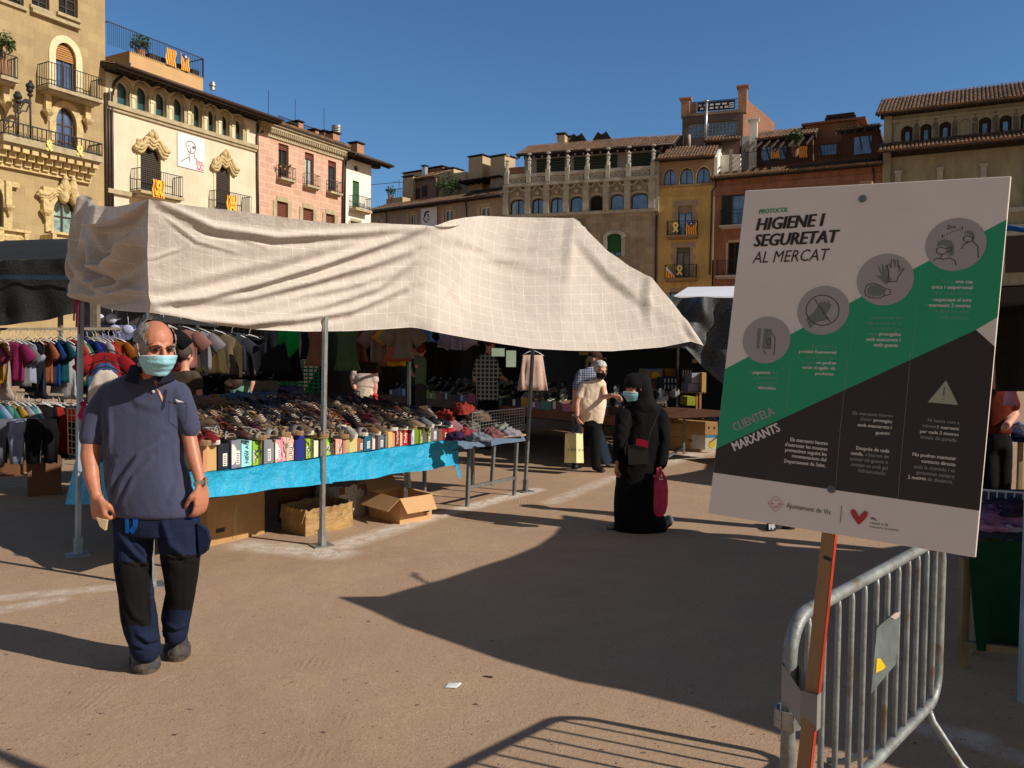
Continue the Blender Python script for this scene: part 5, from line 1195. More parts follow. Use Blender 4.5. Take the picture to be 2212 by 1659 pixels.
def zbot(t_):
 p_ = WS.P(t_,.5); u,v = proj(p_)
 vv = None
 for i in range(len(bot) - 1):
  if bot[i][0] <= u <= bot[i + 1][0]: f = (u - bot[i][0]) / (bot[i + 1][0] - bot[i][0]); vv = bot[i][1] + (bot[i + 1][1] - bot[i][1]) * f
 if vv is None: vv = bot[0][1] if u < 300 else 1034
 return WS.sz(u,vv)[1]
mb = MB()
def pf(a,b):
 t_ = tL + (tR - tL) * a; zb_ = zbot(t_); z = TH + (zb_ - TH) * b
 o = 0.012 + 0.05 * b * b * (0.3 + 0.7 * math.sin(t_ * 3.1) ** 2) + 0.016 * nz((t_ * 2.2,z * 3.5,0),1.6) + 0.012 * nz((t_ * 6,z * 8,3),1) * (0.3 + b)
 o += 0.045 * math.exp(-((t_ - 0.02) / 0.035) ** 2) * b
 return WS.P(t_,z + 0.006 * math.sin(t_ * 9),o)
mb.grid(pf,220,22)
build(mb,'front_drop',M_blue,BT_,smooth=True)
mb = MB(); mb.grid(lambda a,b: WS.P(tL + (tR - tL) * a,TH + .003 + .004 * nz((a * 9,b * 4,0),1)) + QB * (1.56 * b) + WS.n * (0.012 * (1 - b)),40,10); build(mb,'top_sheet',M_blue,BT_,smooth=True)
mb = MB()
def pe(a,b):   # right end, folded corner hanging lower
 p_ = WS.P(tR,TH) + QB * (0.5 * a); lo = [(986.4,1034),(992,1026),(1001,1013.5),(997,999),(992,976)]
 z0_ = WS.sz(986.4,1034)[1]; zz_ = z0_ + (TH - z0_) * (a ** 1.2) * .7
 z = TH + (zz_ - TH) * b; return Vector((p_.x,p_.y,z)) + Vector((0.10 * b * math.sin(a * 3.1),-0.02,0)) + WS.d * (0.05 * b + 0.03 * math.sin(a * 9) * b)
mb.grid(pe,20,14); build(mb,'end_drop',M_blue,BT_,smooth=True)
mb = MB()
def pl(a,b):
 p_ = WS.P(tL,TH) + QB * (1.72 * a) + Vector((-.05,-.03,0)) * b; zb_ = zbot(tL) * (1 - a) + 0.335 * a; z = TH + .02 * 0 + (zb_ - TH) * b
 return Vector((p_.x,p_.y,z)) + Vector((-.7,-.7,0)) * (0.03 * b * math.sin(a * 8) + .02)
mb.grid(pl,30,12); build(mb,'end_drop',M_blue,BT_,smooth=True)
# --- shoe boxes along the front edge
def sbox_px(x,y,z6=True): return ((750 + x / 3.016) / 1.8517,(1700 + y / 3.016) / 1.8517) if z6 else ((1400 + x / 2.765) / 1.8517,(1250 + y / 2.765) / 1.8517)
KR,KR2,BR_ = (196,158,104),(214,178,122),(138,102,74)
BX = [(0,182,350,250,KR,'plain kraft',''),(0,368,505,240,(22,26,44),'black','L'),(0,518,640,195,(122,128,136),'grey with a white half moon','CL'),(0,645,770,205,(160,218,214),'pale aqua printed','A'),
      (0,775,848,205,(140,190,40),'lime green','P'),(0,850,905,200,(92,100,40),'dark olive floral','F'),(0,910,1012,190,(124,128,134),'mid grey labelled','L'),(0,1016,1050,182,(128,134,142),'narrow grey',''),
      (0,1052,1128,192,(214,150,156),'pink with a white disc','CL'),(0,1132,1190,162,(226,172,164),'pink blossom','F'),(0,1193,1285,142,(226,172,164),'wide pink blossom','FL'),(0,1292,1412,142,(22,36,116),'royal blue',''),
      (0,1418,1474,180,(146,196,44),'lime green','P'),(0,1478,1518,182,(96,92,80),'dark patterned','F'),(0,1521,1576,200,(222,214,200),'cream white',''),(0,1580,1618,200,(130,132,136),'narrow grey',''),(0,1655,1733,175,(150,200,46),'bright lime','PL'),
      (0,1737,1775,180,(92,84,76),'dark patterned','F'),(0,1778,1824,182,(222,152,158),'pink','L'),(0,1827,1862,184,(226,178,160),'narrow pink blossom','F'),(0,1866,1952,195,(188,150,104),'brown kraft',''),(0,1955,2052,160,KR2,'pale kraft',''),
      (1,92,152,1425,BR_,'brown with a round hole','HL'),(1,156,233,1370,(24,92,122),'teal','HL'),(1,236,270,1365,(220,212,200),'cream white',''),(1,272,300,1370,(70,28,36),'narrow maroon',''),(1,303,378,1365,(98,104,110),'dark grey labelled','L'),
      (1,381,411,1362,(112,116,122),'narrow grey',''),(1,414,467,1328,(206,168,112),'kraft',''),(1,470,500,1320,(196,158,104),'narrow kraft',''),(1,503,545,1312,(146,22,34),'dark red','S'),(1,548,577,1310,(214,180,130),'narrow cream',''),
      (1,580,648,1305,(176,24,34),'red logo','D'),(1,651,668,1310,(90,22,30),'slim maroon',''),(1,670,704,1308,(208,204,196),'white label','L'),(1,707,762,1298,(108,130,40),'olive lime',''),(1,765,796,1296,(150,196,52),'lime','PL'),
      (1,799,862,1285,(92,86,76),'dark patterned','F'),(1,865,894,1285,(170,200,90),'pale lime','P'),(1,897,972,1258,(104,108,114),'grey labelled','L'),(1,976,1028,1300,(112,76,66),'brown',''),(1,1031,1083,1303,(156,28,32),'red','L'),(1,1086,1148,1300,(176,30,36),'bright red','S')]
M_label = mat('paper_label',(0.72,0.71,0.69),rough=0.7,var=0.04); M_print = mat('printed_ink',(0.03,0.03,0.03),rough=0.8,var=0)
box_top = []
prev = None
for i,(zk,x0,x1,yt,c,desc,deco) in enumerate(BX):
 ua,ya = sbox_px(x0,yt,zk == 0); ub,_ = sbox_px(x1,yt,zk == 0); rr = random.Random(i + 50)
 a_,b_ = WSx(ua,960),WSx(ub,960); h_ = WS.sz((ua + ub) / 2,ya)[1] - TH; h_ = min(max(h_,.115),.22)
 o_ = rr.uniform(-.006,.012); dp = 0.30; z0_ = TH + .008
 t = thing('shoe_box','','box',WS.P((a_ + b_) / 2,z0_),0,'shoe boxes standing along the front of the table')
 nm_l = BX[i - 1][5] if i else None
 lab = desc + ' shoe box, ' + ordw(i) + ' from left on blue table front'
 t['label'] = lab
 mb = MB(); lean = rr.uniform(-.004,.004)
 pts = [WS.P(a_ + .001,z0_,o_),WS.P(b_ - .001,z0_,o_),WS.P(b_ - .001 + lean,z0_ + h_,o_),WS.P(a_ + .001 + lean,z0_ + h_,o_)]
 # faces: box body and a lid that laps over it by a few millimetres
 bk_ = -WS.n * dp
 mb.add(pts + [p_ + bk_ for p_ in pts],[(0,1,2,3),(7,6,5,4),(0,4,5,1),(1,5,6,2),(2,6,7,3),(3,7,4,0)])
 build(mb,'carton',mat('card_%d_%d_%d' % c,srgb(c),rough=0.6,var=0.06,vs=10),t,bevel=0.003)
 W_ = b_ - a_; f = WS.n * (o_ + .002); fp_ = lambda x,y,l=0: WS.P(a_ + W_ * x,z0_ + h_ * y,o_ + .0025 + l)
 mb = MB(); ld = min(.035,W_ * .35); mb.add([WS.P(a_,z0_ - .001,o_ + .0015),WS.P(a_ + ld,z0_ - .001,o_ + .0015),WS.P(a_ + ld,z0_ + h_ + .001,o_ + .0015),WS.P(a_,z0_ + h_ + .001,o_ + .0015)],[(0,1,2,3)])
 dk = tuple(max(0,x * rr.uniform(.78,1.12)) for x in c); dk = tuple(int(min(255,x)) for x in dk)
 build(mb,'lid',mat('card_%d_%d_%d' % dk,srgb(dk),rough=0.6,var=0.06),t)
 if 'L' in deco or 'P' in deco:
  mb = MB(); lx = .42 if 'L' in deco else .1; mb.add([fp_(lx,.12),fp_(min(.95,lx + .38),.12),fp_(min(.95,lx + .38),.62),fp_(lx,.62)],[(0,1,2,3)]); build(mb,'paper_label',M_label,t)
  mb = MB()
  for k in range(5): y_ = .18 + .08 * k; mb.add([fp_(lx + .06,y_,.001),fp_(lx + .3,y_,.001),fp_(lx + .3,y_ + .03,.001),fp_(lx + .06,y_ + .03,.001)],[(0,1,2,3)])
  build(mb,'label_print',M_print,t)
 if 'C' in deco:
  mb = MB(); cx_ = 0.0; n_ = 12; ps = [fp_(0,.5)] + [WS.P(a_ + h_ * .38 * math.cos(-math.pi / 2 + math.pi * k / n_) * .6,z0_ + h_ * .5 + h_ * .38 * math.sin(-math.pi / 2 + math.pi * k / n_),o_ + .0035) for k in range(n_ + 1)]; mb.add(ps,[(0,k,k + 1) for k in range(1,n_ + 1)]); build(mb,'white_disc',M_label,t)
 if 'A' in deco:
  up_ = Vector((0,0,1)); mb = text_mb('NEW AQUA',h_ * .22,fp_(.66,.12,.001),up_,-WS.d,bold=.001); mb.tube([fp_(.45 + .2 * math.cos(k),.5 + .12 * math.sin(k),.001) for k in [j * .7 for j in range(10)]],.0012,4,cap=False)
  build(mb,'box_lettering',mat('aqua_ink',srgb((22,90,110)),var=0),t)
 if 'S' in deco or 'D' in deco:
  if 'D' in deco: mb = text_mb('Dudy',h_ * .3,fp_(.62,.15,.001),Vector((0,0,1)),-WS.d,bold=.001)
  else: mb = text_mb('Dog Days' if i < 35 else 'PARC',h_ * .2,fp_(.62,.15,.001),Vector((0,0,1)),-WS.d,bold=.0005)
  build(mb,'box_lettering',M_label,t)
 if 'F' in deco or 'P' in deco:
  mb = MB(); n_ = 7
  for k in range(n_):
   x_,y_ = rr.uniform(.15,.85),rr.uniform(.08,.9); pp = [(x_,y_)]
   for j in range(3): pp.append((min(.95,max(.05,pp[-1][0] + rr.uniform(-.3,.3))),min(.96,max(.04,pp[-1][1] + rr.uniform(-.04,.16)))))
   stroke([fp_(*q_,.001) for q_ in pp],.004 if 'F' in deco else .007,WS.n,mb)
  build(mb,'box_pattern',mat('brown_blossom_ink',srgb((92,50,44)) if c[0] > 150 and c[1] < 200 else srgb((40,48,30)) if 'P' in deco else srgb((200,196,170)),var=0),t)
 if 'H' in deco:
  mb = MB(); ps = [fp_(.55 + .1 * math.cos(k * math.pi / 5),.66 + .1 * W_ / h_ * math.sin(k * math.pi / 5),.001) for k in range(10)]; mb.add(ps,[tuple(range(10))]); build(mb,'finger_hole',M_print,t)
 box_top.append((a_,b_,z0_ + h_))
# second and third tiers hidden under the shoes: dark boxes that carry them
mb = MB()
tier = thing('display_tier','rising back tier of dark cartons hidden under the shoes','display tier',WS.P(0,TH))
for j in range(4):
 h0 = .12 + .035 * j; P_ = WS.P(tL + .02,TH + .01) + QB * (.33 + .3 * j); L_ = WS.d * (tR - tL - .35 - .15 * j)
 mb.add([P_ + Vector((0,0,z)) + o for z in (0,h0) for o in (Vector(),L_,L_ + QB * .29,QB * .29)],[(0,3,2,1),(4,5,6,7),(0,1,5,4),(1,2,6,5),(2,3,7,6),(3,0,4,7)])
build(mb,'tier_step',mat('dark_card',(0.05,0.035,0.028),var=.2),tier)
# ---------------------------------------------------------------- shoes
SC_ = {'tan': (168,122,80),'brown': (104,62,40),'dark brown': (62,38,28),'black': (26,24,24),'red': (168,30,30),'white': (214,210,206),'grey': (128,122,118),'beige': (190,158,122),'navy': (30,36,60),'khaki': (142,120,88),'taupe': (120,96,80),'olive': (96,84,56),'cream': (206,190,160),'rust': (150,74,40),'silver': (160,158,160),'burgundy': (96,30,38)}
def mshoe(c): return mat('leather_' + c.replace(' ','_'),srgb(tuple(int(q * .66) for q in SC_[c])),rough=0.55,var=0.12,vs=18,bump=.15,bs=60)  # leather darkened throughout, the canopy's shade put into the colour
M_cork = mat('cork_sole',srgb((150,118,84)),rough=0.8,var=.15,vs=30); M_rub = mat('white_rubber',srgb((205,200,190)),rough=.6,var=.06); M_ins = mat('insole',srgb((170,138,104)),rough=.8,var=.1); M_blkr = mat('black_rubber',(0.02,0.02,0.02),rough=.7)
def sole_ring(L,w,z,k=1.0,n=20):
 ps = []
 for i in range(n):
  t = 2 * math.pi * i / n; x = math.cos(t); y = math.sin(t)
  wd = w / 2 * (1.0 + 0.16 * x) * (1 - 0.16 * math.exp(-((x + .15) / .35) ** 2)) ; ps.append(Vector((x * L / 2 * k,y * wd * k + 0.006 * x * x,z)))
 return ps
SH = {}
def make_shoe(kind,col,sole):
 key = (kind,col,sole)
 root = thing('shoe','','shoe')
 L,w = 0.262,0.092; mb = MB(); th = {'cork': .028,'white': .024,'black': .02}[sole]; sm = {'cork': M_cork,'white': M_rub,'black': M_blkr}[sole]
 heel = .012 if kind in ('sandal','slide') else .006
 def bend(ps): return [Vector((p_.x,p_.y,p_.z + (heel * 2 if p_.x < -.02 else 0) * min(1,(-.02 - p_.x) / .05 if p_.x < -.02 else 0) + (0.010 * ((p_.x - .07) / .06) ** 2 if p_.x > .07 else 0))) for p_ in ps]
 mb.loft([sole_ring(L,w,0,.97),bend(sole_ring(L,w,th * .5,1.0)),bend(sole_ring(L,w,th,.985))]); build(mb,'sole',sm,root,world=False,smooth=False)
 M_ = mshoe(col)
 if kind in ('sandal','slide','strappy'):
  mb = MB(); mb.loft([bend(sole_ring(L,w,th + .0005,.9)),bend(sole_ring(L,w,th + .004,.86))]); build(mb,'insole',M_ins,root,world=False)
  def strap(x,wd,hh,ang=0.0):
   sm_ = MB(); n = 10; rows = []
   for e in (-1,1):
    rows.append([Vector((x + e * wd / 2 + ang * math.cos(math.pi * k / n),(w * .52) * math.cos(math.pi * k / n),th * .6 + hh * math.sin(math.pi * k / n) ** .8 + (.012 if x < 0 else 0))) for k in range(n + 1)])
   vs_ = rows[0] + rows[1] + [v_ * 1 - Vector((0,v_.y * .06,.004)) for v_ in rows[0] + rows[1]]; m_ = n + 1
   sm_.add(vs_,[(k,k + 1,m_ + k + 1,m_ + k) for k in range(n)] + [(2 * m_ + k + 1,2 * m_ + k,3 * m_ + k,3 * m_ + k + 1) for k in range(n)] + [(k,2 * m_ + k,2 * m_ + k + 1,k + 1) for k in range(n)] + [(m_ + k,m_ + k + 1,3 * m_ + k + 1,3 * m_ + k) for k in range(n)])
   build(sm_,'strap',M_,root,world=False,smooth=True)
  if kind == 'slide': strap(.055,.075,.062)
  elif kind == 'sandal': strap(.075,.038,.042); strap(.01,.03,.062,.01)
  else: strap(.08,.014,.036,.014); strap(.05,.012,.05,-.014); strap(-.03,.014,.075)
  if kind != 'slide':
   hb = MB(); hb.tube([Vector((-.01,w * .5,.055)),Vector((-.07,w * .46,.075)),Vector((-.115,w * .2,.08)),Vector((-.12,0,.08)),Vector((-.115,-w * .2,.08)),Vector((-.07,-w * .46,.075)),Vector((-.01,-w * .5,.055))],.0055,6); build(hb,'heel_strap',M_,root,world=False,smooth=True)
 else:
  # closed upper as a loft of arches from heel to toe, open at the ankle
  st = [(-.128,.030,.060),(-.12,.040,.072),(-.09,.043,.062),(-.05,.042,.052),(-.01,.042,.058),(.02,.043,.066),(.055,.045,.052),(.09,.043,.036),(.118,.030,.026),(.128,.012,.014)]
  mb = MB(); n = 12; rows = []
  for (x,hw,h_) in st:
   if kind == 'sneaker': h_ *= 1.18
   rows.append([Vector((x,hw * math.cos(math.pi * k / n),th * .8 + h_ * max(0,math.sin(math.pi * k / n)) ** .75)) for k in range(n + 1)])
  fs = []; m_ = n + 1
  for i in range(len(rows) - 1):
   for k in range(n):
    if 1 <= i <= 3 and 3 <= k <= 8: continue
    fs.append((i * m_ + k,(i + 1) * m_ + k,(i + 1) * m_ + k + 1,i * m_ + k + 1))
  mb.add([p_ for r_ in rows for p_ in r_],fs); build(mb,'upper',M_,root,world=False,smooth=True)
  mb = MB(); mb.loft([bend(sole_ring(L,w,th + .0005,.88)),bend(sole_ring(L,w,th + .006,.84))]); build(mb,'lining',M_ins if kind != 'sneaker' else mshoe('grey'),root,world=False)
  mb = MB(); mb.tube([Vector((-.122,0,.088)),Vector((-.10,.03,.084)),Vector((-.04,.036,.068)),Vector((.0,.022,.088)),Vector((.012,0,.094)),Vector((.0,-.022,.088)),Vector((-.04,-.036,.068)),Vector((-.10,-.03,.084)),Vector((-.122,0,.088))],.0045,6,cap=False); build(mb,'collar',M_,root,world=False,smooth=True)
  if kind == 'sneaker':
   mb = MB()
   for k in range(4): x = .022 + .017 * k; z = .100 - .011 * k; mb.tube([Vector((x,.02,z - .006)),Vector((x + .006,0,z + .002)),Vector((x,-.02,z - .006))],.003,5)
   build(mb,'laces',M_rub,root,world=False)
  if kind == 'loafer':
   mb = MB(); mb.box((.04,0,.083),(.03,.06,.006),Matrix.Rotation(.25,3,'Y')); build(mb,'saddle_strap',M_,root,world=False,smooth=False)
 SH[key] = root; return root
def dup(root,loc,rz=0.0,label=None,group=None,rx=0.0,ry=0.0,sc=1.0):
 r = root.copy(); COL.objects.link(r); r.location = loc; r.rotation_euler = (rx,ry,rz); r.scale = (sc,sc,sc)
 if label: r['label'] = label
 if group: r['group'] = group
 def kids(a,b):
  for ch in list(a.children):
   c = ch.copy(); COL.objects.link(c); c.parent = b; kids(ch,c)
 kids(root,r); return r
used_shoe = set()
def place_shoe(kind,col,sole,loc,rz,label,group,rx=0.,ry=0.,sc=1.0):
 key = (kind,col,sole)
 if key not in SH:
  r = make_shoe(*key); r.location = loc; r.rotation_euler = (rx,ry,rz); r.scale = (sc,) * 3; r['label'] = label; r['group'] = group; SH[key] = r; return r
 return dup(SH[key],loc,rz,label,group,rx,ry,sc)
KN = {'sandal': 'two-strap sandal','slide': 'slip-in slide','strappy': 'thin-strapped sandal','loafer': 'loafer','slipon': 'slip-on shoe','sneaker': 'lace-up trainer'}
outang = math.atan2(WS.n.y,WS.n.x)
front = [('strappy','khaki','black'),('sandal','red','cork'),('slipon','red','white'),('strappy','white','black'),('loafer','brown','black'),('sandal','white','cork'),('slide','white','black'),('sandal','beige','cork'),('slide','silver','cork'),('slipon','khaki','white'),('sandal','taupe','cork'),('sandal','cream','black'),('slide','khaki','cork'),('sneaker','white','white'),('slide','white','white'),('loafer','tan','white'),('slipon','khaki','cork'),('sandal','taupe','white'),('slipon','black','white'),('loafer','olive','cork'),('slipon','beige','black'),('slipon','silver','white'),('loafer','black','white'),('slide','black','black'),('slipon','navy','white')]
rs = random.Random(11)
cols = ['tan','brown','dark brown','black','beige','khaki','taupe','grey','black','dark brown','black','brown','rust','navy','olive','burgundy','taupe','black','dark brown']
kinds = ['sandal','slide','loafer','slipon','sandal','strappy','sneaker','slipon','sandal']
for j in range(7):
 nrow = 25 if j == 0 else 27 - j
 for i in range(nrow):
  f = (i + .5) / nrow; t_ = tL + .08 + (tR - tL - .15 - .05 * j) * f + rs.uniform(-.02,.02)
  back = 0.13 + .215 * j + rs.uniform(-.03,.03)
  if j == 0:
   kd,cl,so = front[i]; zz = max([bt for (a_,b_,bt) in box_top if a_ - .05 <= t_ <= b_ + .05] or [TH + .16]) + .004
  else:
   kd,cl,so = rs.choice(kinds),rs.choice(cols),rs.choice(['cork','white','black','cork']); zz = TH + .175 + .026 * j + rs.uniform(0,.03)
   if j == 1: zz = TH + .19 + rs.uniform(0,.02)
  p_ = WS.P(t_,zz) + QB * back + WS.n * (0.05 if j == 0 else 0)
  lab = '%s %s, %s from the left in the %s row of shoes' % (cl,KN[kd],ordw(i),['front','second','third','fourth','fifth','sixth','rearmost'][j])
  place_shoe(kd,cl,so,p_,outang + rs.uniform(-.30,.30) + .12,lab,'shoes laid out on the blue-covered table',ry=(.02 if j == 0 else rs.uniform(.10,.3)),rx=rs.uniform(-.12,.12),sc=rs.uniform(.93,1.05))
# ================================================================ things round the table
def cloth_heap(name,c3,rad,col,label,group=None,seed=0,cat='clothes',mats=None):
 rr = random.Random(seed); mb = MB(); c3 = Vector(c3); nu,nv = 40,16
 vs = []
 for j in range(nv + 1):
  a = math.pi * 0.56 * j / nv
  for i in range(nu):
   t = 2 * math.pi * i / nu; d = Vector((math.sin(a) * math.cos(t),math.sin(a) * math.sin(t),math.cos(a)))
   k = 1 + 0.42 * nz(d * 1.6,1,seed) + 0.26 * (abs(nz(d * 3.6,1,seed + 5)) * 2 - .4) + 0.08 * nz(d * 9,1,seed)
   vs.append(c3 + Vector((d.x * rad[0] * k,d.y * rad[1] * k,max(-.004,d.z * rad[2] * k))))
 fs = [(j * nu + i,(j + 1) * nu + i,(j + 1) * nu + (i + 1) % nu,j * nu + (i + 1) % nu) for j in range(nv) for i in range(nu)]
 mb.add(vs,fs); return top(mb,name,col,label,cat,group,smooth=True)
# --- second small table with piled clothes
ft = thing('trestle_table','small steel-framed table with piled clothes at the right end of the shoe stall','table',G(1009,1094))
def fr(pts,w=.035,nm='frame',m=M_dullsteel):
 mb = MB(); mb.bar(pts[0],pts[1],w,w,upv=WS.n); return build(mb,nm,m,ft,bevel=.003)
gA,gB,gM = G(1009,1094),G(1110,1070),G(1064,1058)
hA = zat(1018,955,gA.x,gA.y); hB = zat(1119,943,gB.x,gB.y)
A1 = gA + Vector((.02,0,hA)); B1 = gB + Vector((.03,0,hB))
fr((gA,A1),nm='leg'); fr((gB,B1),nm='leg'); mid = (gA + gB) / 2; fr((mid + Vector((0,0,.17)),(A1 + B1) / 2),nm='upright'); fr((A1 - Vector((0,0,.018)),B1 - Vector((0,0,.018))),nm='top_rail'); fr((gA + Vector((0,0,.20)),gB + Vector((0,0,.20))),nm='stretcher')
mb = MB(); A2,B2 = A1 + QB * .75,B1 + QB * .75
mb.add([A1 + Vector((-.1,0,.01)),B1 + Vector((.1,0,.01)),B2 + Vector((.1,0,.01)),A2 + Vector((-.1,0,.01))] + [p_ + Vector((0,0,.03)) for p_ in (A1 + Vector((-.1,0,0)),B1 + Vector((.1,0,0)),B2 + Vector((.1,0,0)),A2 + Vector((-.1,0,0)))],[(0,3,2,1),(4,5,6,7),(0,1,5,4),(1,2,6,5),(2,3,7,6),(3,0,4,7)])
build(mb,'table_top',mat('pale_board',(0.40,0.25,0.13),var=.15),ft)
fr((A2 - Vector((0,0,A2.z)),A2),nm='leg'); fr((B2 - Vector((0,0,B2.z)),B2),nm='leg')
mb = MB(); mb.grid(lambda a,b: (A1 - WS.d * .45).lerp(B1 + WS.d * .12,a) + QB * (.80 * b - .05) + Vector((0,0,.045 + .012 * nz((a * 5,b * 5,2),1) - (.10 * max(0,.08 - b) / .08))),40,16)
top(mb,'cloth',fab('slate_sheet',(92,108,128)),'slate blue sheet spread under the piled clothes on the small steel-framed table','cloth',smooth=True)
hp = (A1 + B1) / 2
P_ = lambda u,v,h: G(u,v,h)
for i,(u,v,r_,c,lab) in enumerate((
 (958,893,(.18,.15,.13),(196,46,44),'crumpled coral red garment draped over the top of the clothes pile beside the shoes'),
 (1000,880,(.17,.15,.20),(210,62,50),'bright orange-red top heaped highest in the clothes pile'),
 (1035,893,(.18,.14,.13),(150,118,82),'leopard beige blouse behind the orange-red top'),
 (978,922,(.16,.15,.12),(196,128,140),'dusty pink blouse in the middle of the clothes pile'),
 (1012,918,(.15,.13,.13),(176,160,140),'cream ruffled top beside the dusty pink blouse'),
 (966,918,(.12,.12,.10),(186,66,110),'magenta garment tucked beside the last red shoe box'),
 (1004,930,(.16,.14,.10),(206,60,72),'coral pink cloth at the front of the clothes pile'),
 (985,935,(.13,.13,.09),(74,42,96),'purple garment between the magenta and coral cloths'),
 (1035,938,(.14,.13,.09),(148,158,180),'pale blue ruffled top inside the wire panel'),
 (1060,930,(.14,.12,.10),(178,104,112),'rose pink scarf arching behind the wire panel'),
 (1080,920,(.13,.12,.12),(170,182,160),'pale green blouse behind the wire panel'),
 (1100,926,(.13,.12,.09),(184,176,190),'lilac white top near the right pole'),
 (1090,908,(.15,.12,.09),(60,60,72),'dark grey garment at the back of the small table'))):
 cloth_heap('clothes_heap',G(u,v + 14,.78),tuple(.82 * q for q in r_),fab('h%d' % i,tuple(int(.72 * q + .06 * sum(c)) * 4 // 5 for q in c),bump=.5),lab,'clothes heaped on the small table',seed=i + 3)
def wire_panel(TLp,TRp,BRp,BLp,nx,ny,label,m=M_wire,w=.004,group=None):
 t = thing('wire_panel',label,'wire panel',BLp,0,group); mb = MB()
 mb.tube([TLp,TRp,BRp,BLp,TLp],w * 1.4,6); build(mb,'border_wire',m,t); mb = MB()
 for i in range(1,nx): a = i / nx; mb.bar(TLp.lerp(TRp,a),BLp.lerp(BRp,a),w)
 for j in range(1,ny): b = j / ny; mb.bar(TLp.lerp(BLp,b),TRp.lerp(BRp,b),w)
 build(mb,'wire_mesh',m,t); return t
dA,dB = A1 + WS.n * .03,B1 + WS.n * .03
def vz(p_,v): u,_ = proj(p_); return Vector((p_.x,p_.y,zat(u,v,p_.x,p_.y)))
wire_panel(vz(dA,892),vz(dB + WS.d * .1,881),vz(dB + WS.d * .1,928),vz(dA,951),20,8,'steel wire mesh panel standing upright along the front of the small table',w=.005)
cA,cB = A2 - WS.d * .5,A2 + WS.d * .1
wire_panel(vz(cA,905),vz(cB,878),vz(cB,925),vz(cA,950),14,7,'wire mesh panel with price cards behind the clothes pile')
mb = MB(); p_ = cA.lerp(cB,.75); q_ = vz(p_,885) + WS.n * .02; mb.box(q_,(.16,.006,.09),Matrix.Rotation(1.0,3,'Z')); mb.box(q_ + Vector((.02,-.01,-.09)),(.10,.006,.07),Matrix.Rotation(1.0,3,'Z')); top(mb,'price_card',mat('buff_card',(0.55,0.42,0.25),var=.05),'two buff price cards clipped to the wire panel behind the clothes pile','price card')
# back edge wire panels behind the shoes
for i,t0 in enumerate((-.9,.1,1.0)):
 a_ = WS.P(t0,TH) + QB * 1.72; b_ = WS.P(t0 + .85,TH) + QB * 1.72
 wire_panel(a_ + Vector((0,0,.42)),b_ + Vector((0,0,.42)),b_ + Vector((0,0,.02)),a_ + Vector((0,0,.02)),12,5,['left','middle','right'][i] + ' of three dark wire panels standing behind the rearmost shoes',M_iron,group='wire panels at the back of the shoe table')
# --- cardboard boxes on the ground
M_card = mat('corrugated_card',srgb((178,138,92)),rough=.85,var=.10,vs=5,bump=.2,bs=30)
M_cardw = mat('worn_card',srgb((168,134,88)),rough=.6,var=.2,vs=7,bump=.5,bs=14); M_cardd = mat('dark_card_box',srgb((112,76,52)),rough=.85,var=.12,vs=5)
def carton(fl,frt,h,dep,label,m=M_card,open_=False,flaps=(),worn=0.0,deco=None,group=None,seed=0,side=None):
 fl,frt = Vector(fl),Vector(frt); fl.z = frt.z = 0 if fl.z < .01 else fl.z
 d = (frt - fl); W_ = d.length; d.normalize(); nrm = Vector((d.y,-d.x,0)); 
 if nrm.y > 0: nrm = -nrm
 bkv = -nrm if side is None else side
 t = thing('cardboard_box',label,'box',(fl + frt) / 2 + bkv * dep / 2,0,group); mb = MB()
 th = .006; z = Vector((0,0,h)); b0_,b1_ = fl + bkv * dep,frt + bkv * dep
 def wallp(p_,q_,zz=h):
  inn = ((fl + frt + b0_ + b1_) / 4); off = lambda e: (Vector((inn.x - e.x,inn.y - e.y,0))).normalized() * th
  N = 14; rows = []
  for e in (0,1):
   for j in range(5):
    for i in range(N + 1):
     x = p_.lerp(q_,i / N); f_ = j / 4; wv = worn * (0.02 * nz((i * .7,j * .9,seed),1) * f_ + .012 * math.sin(i / N * math.pi) * f_)
     xx = x + Vector((0,0,zz * f_ * (1 - worn * .04 * abs(nz((i * .5,seed,2),1)) * 3 * f_))) + (x - inn).normalized() * wv
     if e: xx = xx + off(x) * 1.0
     rows.append(xx)
  o = 5 * (N + 1)
  fs = [(j * (N + 1) + i,j * (N + 1) + i + 1,(j + 1) * (N + 1) + i + 1,(j + 1) * (N + 1) + i) for j in range(4) for i in range(N)]
  fs += [tuple(o + k for k in reversed(f)) for f in fs] + [(4 * (N + 1) + i,4 * (N + 1) + i + 1,o + 4 * (N + 1) + i + 1,o + 4 * (N + 1) + i) for i in range(N)]
  mb.add(rows,fs)
 wallp(fl,frt); wallp(frt,b1_); wallp(b1_,b0_); wallp(b0_,fl)
 mb.add([fl + Vector((0,0,.003)),frt + Vector((0,0,.003)),b1_ + Vector((0,0,.003)),b0_ + Vector((0,0,.003))],[(0,1,2,3)])
 if not open_: mb.add([fl + z,frt + z,b1_ + z,b0_ + z],[(0,1,2,3)])
 build(mb,'carton_body',m,t)
 for (side_,ang,ln) in flaps:
  p_,q_,o_ = {'f': (fl,frt,-bkv),'b': (b1_,b0_,bkv),'l': (b0_,fl,-d),'r': (frt,b1_,d)}[side_]
  v = (o_ * math.cos(R(ang)) + Vector((0,0,math.sin(R(ang))))) * ln; k = (q_ - p_) * .04; fm = MB()
  nn = (q_ - p_).cross(v).normalized() * .004
  fm.add([p_ + z,q_ + z,q_ + z + v - k,p_ + z + v + k] + [p_ + z + nn,q_ + z + nn,q_ + z + v - k + nn,p_ + z + v + k + nn],[(0,1,2,3),(7,6,5,4),(0,4,5,1),(1,5,6,2),(2,6,7,3),(3,7,4,0)])
  build(fm,'flap',m,t)
 if deco: deco(t,fl,d,nrm,W_,h)
 return t
